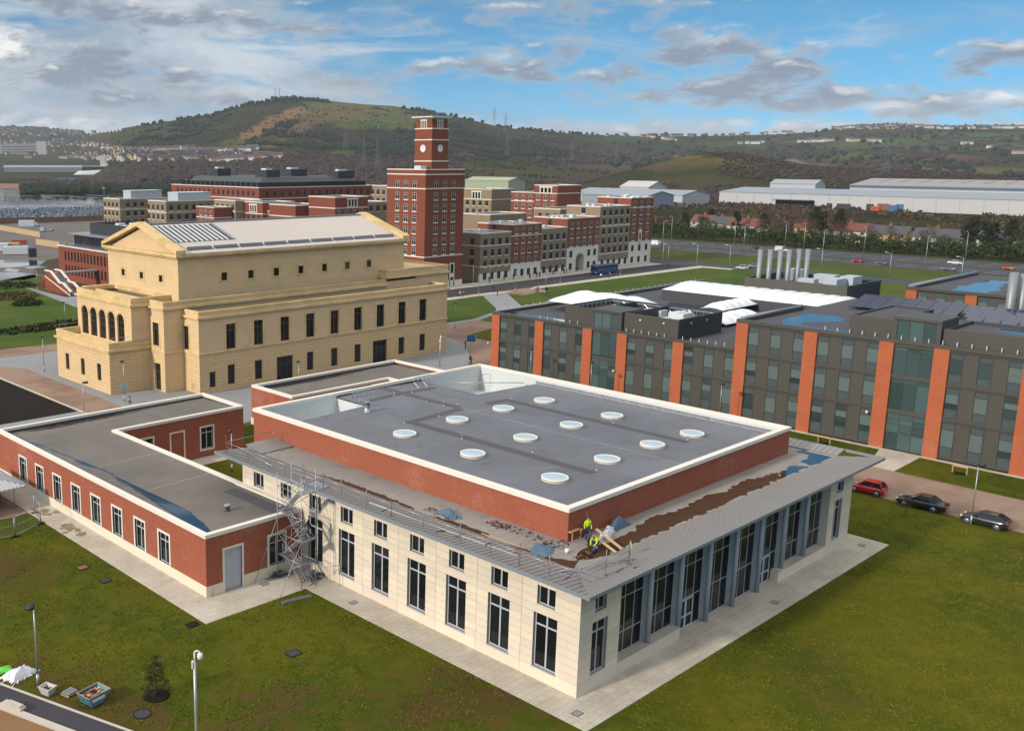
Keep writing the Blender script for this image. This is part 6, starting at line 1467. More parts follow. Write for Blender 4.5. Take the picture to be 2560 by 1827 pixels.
def plant(kind, x, y, h, z=0.0):
    key = (kind, rt_.randrange(2))
    if key not in PROTO: PROTO[key] = make_tree(NM[kind], KL[kind], kind, 10.0, 40+len(PROTO), GRP); t = PROTO[key]
    else: t = dup(PROTO[key], (0, 0, 0))
    s = h/10.0; t.location = (x, y, z); t.rotation_euler = (0, 0, rt_.uniform(0, 6.28)); t.scale = (s*rt_.uniform(.85, 1.15), s*rt_.uniform(.85, 1.15), s)
    return t
for kind, x, y, h in [('pine',395,243,13),('pine',392,220,11),('bare',398,233,10),('green',390,209,9),('pine',402,199,12),('olive',396,213,10),('pine',405,187,11),('bare',420,178,15),('bare',428,186,14),('bare',415,171,13),
    ('pine',408,165,15),('pine',404,160,13),('pine',412,156,14),('bare',402,152,10),('bare',440,160,13),('olive',436,150,9),('bare',400,138,9),('olive',446,140,8),('bare',398,129,9),('green',440,112,10),('green',446,105,9),('bare',432,118,9),
    ('bare',392,112,9),('pine',388,96,14),('pine',384,90,13),('pine',392,84,14),('green',386,80,11),('pine',402,77,15),('pine',398,92,12),('olive',380,101,7),('bare',396,116,8),('pine',388,250,12),('green',385,256,10),('olive',400,226,8),('bare',384,196,7),('olive',381,181,6),('bare',378,167,7),('pine',386,72,13),('green',380,66,10),('bare',388,146,9),('olive',386,132,7),('bare',394,160,11),('green',384,120,6),('olive',390,106,7),('bare',384,142,8),('olive',388,174,8),('bare',392,182,10),('green',386,203,8),('olive',382,215,7),('bare',426,146,11),('bare',434,134,10),('olive',440,124,8),('bare',430,198,12),('bare',436,208,12),('olive',428,216,9),('pine',430,228,11),('bare',422,240,11),('bare',425,112,9),('olive',420,100,8),('bare',412,94,9),('green',418,84,10),('bare',452,176,10),('bare',456,168,9),('olive',460,190,8),('green',462,150,6),('olive',470,130,7)]: plant(kind, x, y, h)
# hedge along the far side of the road
rng = np.random.default_rng(5); C = np.stack([rng.uniform(363, 382, 2400), rng.uniform(55, 255, 2400), np.zeros(2400)], 1); hh = 2.6+3.6*fbm(C[:, 0]/9, C[:, 1]/9, 3, 4)*1.4
C[:, 2] = rng.uniform(.1, 1, 2400)**.6*hh; V, F, tn = leaves(C, np.full(2400, 1.1), 11, .33, rng)
hd = put('hedge', npmesh('hedge', V, F, 'leaf_hedge', tn)); tag(hd, 'long dark green hedge between the dual carriageway and the houses', 'hedge')
# scrub between the houses and the sheds
n = 2600; C = np.stack([rng.uniform(445, 700, n), rng.uniform(60, 420, n), np.zeros(n)], 1); keep = fbm(C[:, 0]/40, C[:, 1]/40, 3, 8) > .47; C = C[keep]; C[:, 2] = rng.uniform(.2, 2.2, len(C))
V, F, tn = leaves(C, np.full(len(C), 2.4), 9, .75, rng, .6); sc = put('scrub', npmesh('scrub', V, F, 'leaf_brown', tn)); sc['kind'] = 'stuff'
# woods: many small crowns
def ico():
    bm = bmesh.new(); bmesh.ops.create_icosphere(bm, subdivisions=1, radius=1.0); bm.verts.index_update()
    V = np.array([v.co[:] for v in bm.verts]); F = np.array([[v.index for v in f.verts] for f in bm.faces]); bm.free(); return V, F
IV, IF = ico()
def crowns(P, R, rng, squash=.8):
    n = len(P); k = len(IV); jit = rng.uniform(.62, 1.18, (n, k, 1)); V = (IV[None]*jit*R[:, None, None]*np.array([1, 1, squash])+P[:, None, :]).reshape(-1, 3)
    F = (IF[None]+(np.arange(n)*k)[:, None, None]).reshape(-1, 3); tone = np.repeat(rng.uniform(0, 1, n), k)*.5+np.tile((IV[:, 2]*.25+.25), n); return V, F, tone  # tone also rises from the underside to the top of each crown
def polar(a0, a1, r0, r1, n, rng):
    az = np.radians(rng.uniform(a0, a1, n)); r = rng.uniform(r0, r1, n); x, y, z = land(az, r); return np.stack([x, y, z], 1), np.degrees(az), r
parts_ = []
P, az, r = polar(14, 42, 830, 1500, 13000, rng); m1 = (fbm(P[:, 0]/130, P[:, 1]/130, 3, 5) > .40); P = P[m1]; parts_.append((P, rng.uniform(1.2, 2.6, len(P))))
P, az, r = polar(42, 66.5, 900, 1750, 13000, rng); m1 = (fbm(P[:, 0]/150, P[:, 1]/150, 3, 6) > .37) & ((az < 57.5) | (r > 1280)); P = P[m1]; parts_.append((P, rng.uniform(1.8, 3.8, len(P))))
P, az, r = polar(14, 38, 1750, 3500, 7000, rng); m1 = fbm(P[:, 0]/220, P[:, 1]/90, 3, 15) > .55; P = P[m1]; parts_.append((P, rng.uniform(3, 5.5, len(P))))
P = np.concatenate([a for a, b in parts_]); Rr = np.concatenate([b for a, b in parts_]); P[:, 2] += Rr*.5
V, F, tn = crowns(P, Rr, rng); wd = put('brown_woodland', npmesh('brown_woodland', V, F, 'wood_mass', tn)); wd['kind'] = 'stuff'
parts_ = []
P, az, r = polar(36, 62, 1300, 2560, 26000, rng); u_, v_ = project(P); u_, v_ = u_/1.1248, v_/1.1248
keep = np.zeros(len(P), bool)
for cx, cy, rx, ry, ti in ((380,296,110,22,-14),(470,262,70,12,-20),(900,330,150,28,4),(1080,325,170,26,4),(700,318,110,20,0),(980,268,60,8,18),(880,246,90,5,8),(640,224,70,6,-4),(600,300,60,14,-25),(820,300,80,8,0),(1000,300,120,12,6)):
    t = math.radians(ti); a = ((u_-cx)*math.cos(t)+(v_-cy)*math.sin(t))/rx; b = (-(u_-cx)*math.sin(t)+(v_-cy)*math.cos(t))/ry; keep |= (a*a+b*b) < 1.0+.9*(fbm(P[:, 0]/70, P[:, 1]/70, 2, 2)-.5)
P = P[keep & (fbm(P[:, 0]/60, P[:, 1]/60, 3, 19) > .50)]; parts_.append((P, rng.uniform(2.2, 4.6, len(P))))
P, az, r = polar(36, 62, 1350, 2540, 5000, rng); P = P[fbm(P[:, 0]/45, P[:, 1]/45, 3, 77) > .50]; parts_.append((P, rng.uniform(1.2, 2.6, len(P))))
# trees standing on the skyline
az = np.radians(np.concatenate([rng.uniform(41.5, 45.5, 60), rng.uniform(49.5, 53, 160), rng.uniform(53, 58, 90), rng.uniform(58.6, 60, 14), rng.uniform(35, 41, 60), rng.uniform(63, 67.5, 50), rng.uniform(14.5, 25, 60)]))
rd = np.interp(np.degrees(az), *zip(*SKYD))-rng.uniform(0, 30, len(az)); x, y, z = land(az, rd); P = np.stack([x, y, z], 1); parts_.append((P, rng.uniform(2.5, 6, len(P))))
P, az, r = polar(14, 34, 1900, 3600, 900, rng); P = P[fbm(P[:, 0]/140, P[:, 1]/60, 3, 25) > .58]; parts_.append((P, rng.uniform(5, 9, len(P))))
P = np.concatenate([a for a, b in parts_]); Rr = np.concatenate([b for a, b in parts_]); P[:, 2] += Rr*.6
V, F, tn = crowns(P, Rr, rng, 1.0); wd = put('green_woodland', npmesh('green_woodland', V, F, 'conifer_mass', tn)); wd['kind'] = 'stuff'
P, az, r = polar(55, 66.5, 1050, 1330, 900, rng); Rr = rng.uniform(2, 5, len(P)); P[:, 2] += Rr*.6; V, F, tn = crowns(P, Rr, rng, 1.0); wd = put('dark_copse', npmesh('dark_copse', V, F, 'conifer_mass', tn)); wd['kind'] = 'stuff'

gt = put('grass_tufts', npmesh('grass_tufts', *GRASS[:2], 'grass_blade', GRASS[2])); gt['kind'] = 'stuff'
# ================================================================ houses near and far
mat('slate', srgb('#5a5a60', .6), 0.8, var=0.1, scale=1.0); mat('tile_red', srgb('#7c4a3d', .7), 0.85, var=0.12, scale=1.0)
def house(label, x, y0, y1, hcol, roofm, depth=9.0, hw=5.0, hr=8.2, pv=False):
    th = thing('semi_detached_house', (x, y0, 0), label, 'house'); L = y1-y0
    m = M(); m.box(x, y0, 0, x+depth, y1, hw); 
    for yy in (y0, y1): m.poly([(x,yy,hw),(x+depth,yy,hw),(x+depth/2,yy,hr)])
    w_ = part('wall', m, 'wall_paint', th); w_.color = (*srgb(hcol, .72), 1)
    m = M(); e = .4
    for s in (0, 1):
        xa, xb = (x-e, x+depth/2) if s == 0 else (x+depth/2, x+depth+e); za, zb = (hw-.2, hr) if s == 0 else (hr, hw-.2)
        m.hexa([(xa,y0-e,za),(xb,y0-e,zb),(xb,y1+e,zb),(xa,y1+e,za)], [(xa,y0-e,za+.2),(xb,y0-e,zb+.2),(xb,y1+e,zb+.2),(xa,y1+e,za+.2)])
    rf = part('roof', m, roofm, th)
    m = M(); m.box(x+depth/2-.5,(y0+y1)/2-.6,hr-.6,x+depth/2+.5,(y0+y1)/2+.6,hr+1.4); part('chimney', m, 'rust', th, rf)
    n_ = max(2, int(L/3.6))
    for k in range(n_):
        yy = y0+L*(k+.5)/n_
        for z in (.9, 3.2): setmesh('window', FWT, 'X', x, yy-.75, yy+.75, z, th)
    if pv:
        m = M(); m.hexa([(x+.6,y0+1.5,hw+.5),(x+3.6,y0+1.5,hr-.65),(x+3.6,y0+L*.45,hr-.65),(x+.6,y0+L*.45,hw+.5)], [(x+.6,y0+1.5,hw+.62),(x+3.6,y0+1.5,hr-.53),(x+3.6,y0+L*.45,hr-.53),(x+.6,y0+L*.45,hw+.62)]); part('solar_panel', m, 'pv_blue', th, rf)
    m = M(); m.box(x-1.4,(y0+y1)/2-2.2,0,x-.003,(y0+y1)/2+2.2,2.6); b = part('porch', m, 'wall_paint', th); b.color = (*srgb(hcol, .72), 1)
house('white semi-detached house with red roof at the left of the row behind the hedge', 408, 190.6, 206.5, '#d9d4ca', 'tile_red')
house('white house with broad red roof in the middle of the row behind the hedge', 410, 143, 160.5, '#d8d6d0', 'tile_red')
house('yellow rendered house with solar panels on its roof behind the hedge', 404, 125.2, 141, '#c9a765', 'slate', pv=True)
house('white house with dark slate roof at the right of the row', 400, 105.4, 121.5, '#d8d6d0', 'slate')
house('grey-roofed pale house half hidden by the leftmost pines', 412, 208.5, 219.5, '#c8c4ba', 'slate')
house('yellowish house with red roof between the brown trees', 416, 164.5, 178, '#c2a36d', 'tile_red')
house('white cottage at the left end behind the pine trees', 420, 222, 233, '#cfcac0', 'tile_red')
house('white house beyond the right-hand group of pines', 404, 86, 99, '#d0ccc4', 'slate')
# tiny houses of the town
def tinyhouse(name, wx, wy, hw, hr, roofm):
    m = M(); m.box(-wx/2, -wy/2, -3, wx/2, wy/2, hw, 0, False); m.poly([(-wx/2,-wy/2,hw),(-wx/2,wy/2,hw),(-wx/2,0,hr)], 0); m.poly([(wx/2,-wy/2,hw),(wx/2,wy/2,hw),(wx/2,0,hr)], 0)
    e = .4; m.poly([(-wx/2-e,-wy/2-e,hw-.3),(wx/2+e,-wy/2-e,hw-.3),(wx/2+e,0,hr+.1),(-wx/2-e,0,hr+.1)], 1); m.poly([(-wx/2-e,wy/2+e,hw-.3),(wx/2+e,wy/2+e,hw-.3),(wx/2+e,0,hr+.1),(-wx/2-e,0,hr+.1)], 1)
    return m
TH = [tinyhouse('h', 11, 8, 5.4, 8.4, 'slate').mesh('town_house', ['wall_paint', 'slate']), tinyhouse('h', 17, 8, 5.4, 8.6, 'slate').mesh('town_house', ['wall_paint', 'tile_red']), tinyhouse('h', 24, 8, 5.4, 8.6, 'slate').mesh('town_house', ['wall_paint', 'slate'])]
WC = ['#d9d3c7', '#cfc6b4', '#dedad2', '#c9b79a', '#bfa590', '#d8d8d4', '#cdb58c']
def pick(dx, dyy):
    """point of the land seen in direction (dx,dy) of the picture"""
    u, v = dx*1.1248, dyy*1.1248; d = fwd+r2*((u-1280-PPX)/F_PX)-u2*((v-913.5-PPY)/F_PX); az = math.atan2(d.y, d.x); sl = d.z/math.hypot(d.x, d.y)
    rs = np.arange(850, 5200, 12.0); x, y, z = land(np.full(len(rs), az), rs); hit = np.nonzero(z >= CAMPOS.z+sl*rs)[0]
    if len(hit) == 0: return None
    i = hit[0]; return (float(x[i]), float(y[i]), float(z[i]), az)
ht = random.Random(21); nh = 0; STV = []; 
ROWS = [ (545,335,568,333),(430,340,560,337),(345,346,470,342),(380,352,600,349),(300,352,380,357),(420,357,560,356),(480,362,618,352),(250,340,330,336),(200,345,300,343),(140,352,250,350),(200,322,240,326),(230,330,290,336),(330,338,420,334),
         (60,352,190,349),(0,349,70,347),(140,334,200,331),(280,362,350,368),(520,343,620,345),(590,338,600,336)]
def setmini(dx, dyy, lab, grp, sc=1.0):
    global nh
    p = pick(dx, dyy)
    if p is None: return
    k = ht.choice((0, 0, 1, 2)); o = put('town_house', TH[k], None, (p[0], p[1], p[2]), p[3]+PI/2+ht.uniform(-.5, .5)); o.scale = (sc, sc, sc); o.color = (*srgb(ht.choice(WC), .75), 1)
    tag(o, lab, 'house', grp); nh += 1
for x0, y0, x1, y1 in ROWS:
    n = int((x1-x0)/6.8)+1
    for k in range(n):
        if nh >= 205: break
        t = (k+ht.uniform(-.2, .2))/max(1, n-1) if n > 1 else 0; setmini(x0+(x1-x0)*t, y0+(y1-y0)*t+ht.uniform(-.8, .8), 'small pale house among the town terraces at the foot of the big hill', 'town houses below the hill')
for x0, y0, x1, y1, n in ((1745,297,1800,291,7),(1800,289,1960,281.5,16),(1960,281.5,2100,285,12),(2100,286,2270,284,14),(1580,299.5,1740,298,9),(1420,300,1575,301,8),(1780,316,1845,314,7),(1890,314,1960,315,6),(1440,304,1500,312,5),(2150,320,2270,342,3),(1640,320,1700,318,4)):
    for k in range(n):
        t = (k+ht.uniform(-.3, .3))/max(1, n-1); setmini(x0+(x1-x0)*t, y0+(y1-y0)*t+ht.uniform(-.6, .9)+1.0, 'small pale house on the long green ridge at the right', 'houses on the right ridge', 1.15)
# the rest of the town, too many and too small to tell apart
V, F, MI = [], [], []
def addmini(p, rot, wx, mi):
    c, s = math.cos(rot), math.sin(rot); b = len(V); wy = 8
    for x, y, z in ((-wx/2,-4,-3),(wx/2,-4,-3),(wx/2,4,-3),(-wx/2,4,-3),(-wx/2,-4,5.3),(wx/2,-4,5.3),(wx/2,4,5.3),(-wx/2,4,5.3),(-wx/2,0,8.3),(wx/2,0,8.3)): V.append((p[0]+c*x-s*y, p[1]+s*x+c*y, p[2]+z))
    for f, m_ in (((0,1,5,4),mi),((1,2,6,5),mi),((2,3,7,6),mi),((3,0,4,7),mi),((4,5,9,8),3),((7,6,9,8),3),((4,7,8,8),mi),((5,6,9,9),mi)): F.append([b+k for k in f]); MI.append(m_)
for (cx, cy, rx, ry, n) in ((90,297,95,6,190),(110,322,110,7,110),(60,340,70,6,60),(260,346,90,9,150),(430,352,140,7,190),(60,288,60,3,60),(1500,302,120,3,50),(2000,286,240,3,70)):
    for k in range(n):
        p = pick(cx+ht.gauss(0, .5)*rx, cy+ht.gauss(0, .5)*ry)
        if p: addmini(p, p[3]+PI/2+ht.uniform(-.4, .4), ht.choice((9, 12, 18)), ht.choice((0, 0, 1, 2)))
mat('render_white', srgb('#d8d4cb', .75), 0.85); mat('render_cream', srgb('#c9b893', .75), 0.85); mat('render_brown', srgb('#95705c', .75), 0.85)
tn_ = put('distant_town', npmesh('distant_town', V, F, ['render_white', 'render_cream', 'render_brown', 'slate'], mi=MI)); tn_['kind'] = 'stuff'
# slab flats and a tall white ski-jump shaped building on the left, both far off
def farblock(name, label, cat, dx, dyy, boxes, matn='render_white'):
    p = pick(dx, dyy) if not isinstance(dx, tuple) else dx
    th = thing(name, (p[0], p[1], p[2]), label, cat, rz=p[3]-PI/2)
    for nm, b, mt in boxes: m = M(); m.box(*b); put(nm, m.mesh(nm, mt), th)
    return th
hb = farblock('hospital_block', 'white slab hospital building below the left ridge', 'building', 50, 343, [('wing', (-60,-8,-4,40,8,30), 'render_white'), ('tower', (-75,-8,-4,-61,8,44), 'plant_grey'), ('tower', (41,-8,-4,70,8,38), 'render_white'), ('low_wing', (-110,-8,-4,-76,8,18), 'render_cream')])
for k in range(6): m = M(); m.box(-59, -8.3, 2+4.6*k, 39, -8.05, 4+4.6*k); put('window_band', m.mesh('window_band', 'glass_far'), hb)
def gp(u, v, z=0.0):
    d = fwd+r2*((u-1280-PPX)/F_PX)-u2*((v-913.5-PPY)/F_PX); t = (z-CAMPOS.z)/d.z; return (CAMPOS.x+d.x*t, CAMPOS.y+d.y*t, z)
p = pick(206, 389)[:3]
sj = thing('sail_building', p, 'low pale building with a tall pale fin among the trees on the left', 'building', rz=R_(-27))
m = M(); m.hexa([(-40,-14,0),(45,-14,0),(45,14,0),(-40,14,0)], [(-28,-6,8),(45,-10,11),(45,10,11),(-28,6,8)]); put('hall', m.mesh('hall', 'plant_white'), sj)
m = M(); m.hexa([(20,-4,0),(44,-4,0),(44,2,0),(20,2,0)], [(14,-3,40),(22,-3,40),(22,1,40),(14,1,40)]); put('fin', m.mesh('fin', 'cladding_light'), sj)
m = M(); m.box(-20,-7,8,28,6,17); put('upper_hall', m.mesh('upper_hall', 'glass_far'), sj); m = M(); m.box(-22,-9,17,30,8,18.2); put('canopy_roof', m.mesh('canopy_roof', 'plant_white'), sj)
p = pick(107, 383)[:3]; ws = thing('long_shed', p, 'long low grey shed behind the dark trees at far left', 'shed', rz=R_(-27))
m = M(); m.hexa([(-95,-25,0),(75,-25,0),(75,25,0),(-95,25,0)], [(-95,-25,10),(75,-25,10),(75,25,10),(-95,25,10)]); put('wall', m.mesh('wall', 'shed_roof_warm') if 'shed_roof_warm' in MATS else m.mesh('wall', 'grey_metal'), ws)
m = M(); m.hexa([(-96,-26,10),(76,-26,10),(76,26,10),(-96,26,10)], [(-96,-4,15),(76,-4,15),(76,4,15),(-96,4,15)]); put('roof', m.mesh('roof', 'grey_metal'), ws)
# pylons and masts
def lattice(m, h, b, t, arms=()):
    n = 9
    for k in range(n):
        z0, z1 = h*k/n, h*(k+1)/n; w0, w1 = b+(t-b)*(k/n)**.7, b+(t-b)*((k+1)/n)**.7
        c0_ = [(sx_*w0/2, sy_*w0/2, z0) for sx_, sy_ in ((-1,-1),(1,-1),(1,1),(-1,1))]; c1_ = [(sx_*w1/2, sy_*w1/2, z1) for sx_, sy_ in ((-1,-1),(1,-1),(1,1),(-1,1))]
        for j in range(4): m.tube(c0_[j], c1_[j], .15, 3, caps=False); m.tube(c0_[j], c1_[(j+1) % 4], .07, 3, caps=False); m.tube(c0_[(j+1) % 4], c1_[j], .07, 3, caps=False)
    for z, L in arms:
        for s in (-1, 1): m.tube((0,0,z),(s*L,0,z+.6),.12,3,caps=False); m.tube((0,0,z+2.2),(s*L,0,z+.6),.08,3,caps=False); m.tube((s*L,0,z+.6),(s*L,0,z-2.4),.08,3,caps=False)
m = M(); lattice(m, 46, 8.5, 1.4, ((29, 8), (36, 10), (43, 7))); mat('pylon_grey', srgb('#6f7376'), .7); pym = m.mesh('pylon', 'pylon_grey')
for dx, dyy, lab in ((768,336,'electricity pylon on the green patch left of the clock tower'),(843,292,'electricity pylon high on the hill left of the clock tower'),(893,291,'electricity pylon on the hill just left of the clock tower top'),(1127,347,'electricity pylon on brown heath right of the clock tower'),(1271,360,'electricity pylon above the grey sheds'),(1369,362,'electricity pylon left of the grassy mound'),(1967,391,'electricity pylon standing behind the blue-trimmed warehouse'),(1098,281,'electricity pylon on the hill ridge right of the clock tower'),(808,375,'electricity pylon low down beside the mansard block'),(838,378,'electricity pylon low down just left of the brick tower block'),(1123,295,'electricity pylon on the slope below the ridge pylon')):
    p = pick(dx, dyy)
    if p: o = put('electricity_pylon', pym, None, p[:3], p[3]+PI/2+.5); tag(o, lab, 'pylon', 'electricity pylons on the heath')
m = M(); lattice(m, 30, 4, .8); mm1 = m.mesh('radio_mast', 'galv_dull')
for dx, lab in ((612, 'radio mast on the hilltop, left of the two'), (621, 'radio mast on the hilltop, right of the two')):
    p = pick(dx, 223.5) or pick(dx, 225); o = put('radio_mast', mm1, None, p[:3]); tag(o, lab, 'mast', 'hilltop radio masts')

# ================================================================ sheds and warehouses
def shed(name, label, x0, x1, y0, y1, hw, hr, wallm, roofm, ridge='Y', trim=None, panels=0):
    th = thing(name, (x0, y0, 0), label, 'warehouse'); xm, ym = (x0+x1)/2, (y0+y1)/2
    m = M(); P = [(x0,y0),(x1,y0),(x1,y1),(x0,y1)]
    for a, b in zip(P, P[1:]+P[:1]): m.poly([(*a,-.5),(*b,-.5),(*b,hw),(*a,hw)])
    for yy in (y0, y1): m.poly([(x0,yy,hw),(x1,yy,hw),(xm,yy,hr)])
    part('wall', m, wallm, th)
    for xa, za, xb, zb in ((x0-.5,hw,xm,hr),(xm,hr,x1+.5,hw)):
        m = M(); m.hexa([(xa,y0-.5,za),(xb,y0-.5,zb),(xb,y1+.5,zb),(xa,y1+.5,za)], [(xa,y0-.5,za+.3),(xb,y0-.5,zb+.3),(xb,y1+.5,zb+.3),(xa,y1+.5,za+.3)]); part('roof', m, roofm, th)
    if trim: m = M(); m.box(x0-.7,y0,hw-1.6,x0-.002,y1,hw+.2); part('fascia', m, trim, th)
    if panels:
        for k in range(1, panels): y = y0+(y1-y0)*k/panels; m = M(); m.box(x0-.3,y-.25,0,x0-.002,y+.25,hw-.1); part('downpipe', m, 'plant_grey', th)
    return th
mat('shed_white', srgb('#c9c8c8', .75), 0.6, var=0.04, scale=0.05); mat('shed_blue', srgb('#3d5a73'), 0.55, var=0.06); mat('shed_grey', srgb('#98a0ab', .75), 0.6, var=0.05, scale=0.05); mat('shed_roof', srgb('#9fa8b0', .75), 0.5, var=0.06, scale=0.03); mat('shed_green', srgb('#97a083'), 0.65, var=0.05, scale=0.05); mat('shed_roof_warm', srgb('#a39e9b', .75), 0.55, var=0.08, scale=0.03)
wh1 = shed('long_warehouse', 'very long white warehouse with pale grey roof and dock doors', 720, 800, 60, 380, 10.2, 13.2, 'shed_white', 'shed_roof', panels=22)
for y, w_, h_, mt in ((292,4,4,'black'),(284,5,4,'black'),(279,5,4,'black'),(263,5,4.5,'black'),(254,8,5,'rust'),(243,5,5,'shed_blue'),(318,30,5.5,'glass_far'),(351,2,3,'black'),(360,3,3,'black')):
    m = M(); m.box(719.6,y-w_/2,0,719.99,y+w_/2,h_); part('dock_door', m, mt, wh1)
m = M(); m.box(714,304,5.4,719.6,333,5.9); part('canopy', m, 'shed_blue', wh1)
wh2 = shed('tall_warehouse', 'taller warehouse with blue fascia behind the long white one', 812, 900, 60, 316, 15.4, 20.3, 'shed_white', 'shed_roof_warm', trim='shed_blue', panels=26)
for k in range(16):
    y = 75+15*k; m = M(); m.hexa([(832,y,17.95),(850,y-3,19.95),(850,y-1.8,19.95),(832,y+1.2,17.95)], [(832,y,18.0),(850,y-3,20.0),(850,y-1.8,20.0),(832,y+1.2,18.0)]); part('rooflight', m, 'dark_roof', wh2)
m = M(); m.box(905,205,0,912,212,25); m.box(905.2,205.2,25,911.8,211.8,25.5); one('chimney_stack', m, 'timber', 'ochre square stack behind the tall warehouse roof', 'chimney', org=(905, 205, 0))
shed('grey_shed', 'grey metal shed with gable end right behind the terrace', 600, 636, 371, 428, 9.4, 12.6, 'shed_grey', 'shed_roof')
shed('grey_shed', 'second grey shed beyond the first with white front wall', 650, 690, 372, 470, 9.0, 12.2, 'shed_white', 'shed_roof')
shed('small_shed', 'small white shed standing behind the long warehouse roof', 830, 850, 352, 392, 15.0, 18.5, 'shed_white', 'shed_roof')
shed('green_shed', 'pale green metal shed right of the clock tower', 700, 725, 583, 638, 15.4, 18.4, 'shed_green', 'shed_green')
shed('white_shed', 'white round-topped shed beyond the red loggia block', 760, 790, 470, 500, 11, 16, 'shed_white', 'shed_white')
# containers and lorries at the docks
def boxthing(name, label, cat, x, y, a, b, h, mt, rz=0, z=0, ribs=True, grp=None):
    th = thing(name, (x, y, z), label, cat, grp, rz); m = M(); m.box(-a/2, -b/2, .15, a/2, b/2, h); put('shell', m.mesh('shell', mt), th)
    m = M()
    for k in range(int(a/.6)): xx = -a/2+.3+.6*k; m.box(xx-.1, -b/2-.05, .2, xx+.1, -b/2-.003, h-.1); m.box(xx-.1, b/2+.003, .2, xx+.1, b/2+.05, h-.1)
    put('corrugation', m.mesh('corrugation', mt), th)
    m = M(); m.box(-a/2, -b/2-.06, 0, a/2, b/2+.06, .15); put('base_frame', m.mesh('base_frame', 'black'), th)
    m = M(); m.box(a/2+.003, -b/2+.15, .3, a/2+.05, b/2-.15, h-.2); put('door', m.mesh('door', mt), th); return th
mat('red_paint', srgb('#a8402f'), 0.5); mat('blue_paint', srgb('#2d5f8f'), 0.5, var=0.08); mat('sky_paint', srgb('#3f86c2'), 0.5)
boxthing('shipping_container', 'orange-red container parked at the warehouse docks', 'container', 712, 256, 6, 2.5, 3.2, 'red_paint', PI/2); boxthing('shipping_container', 'blue container beside the warehouse downpipes', 'container', 712, 244, 5, 3, 4.5, 'blue_paint', PI/2)

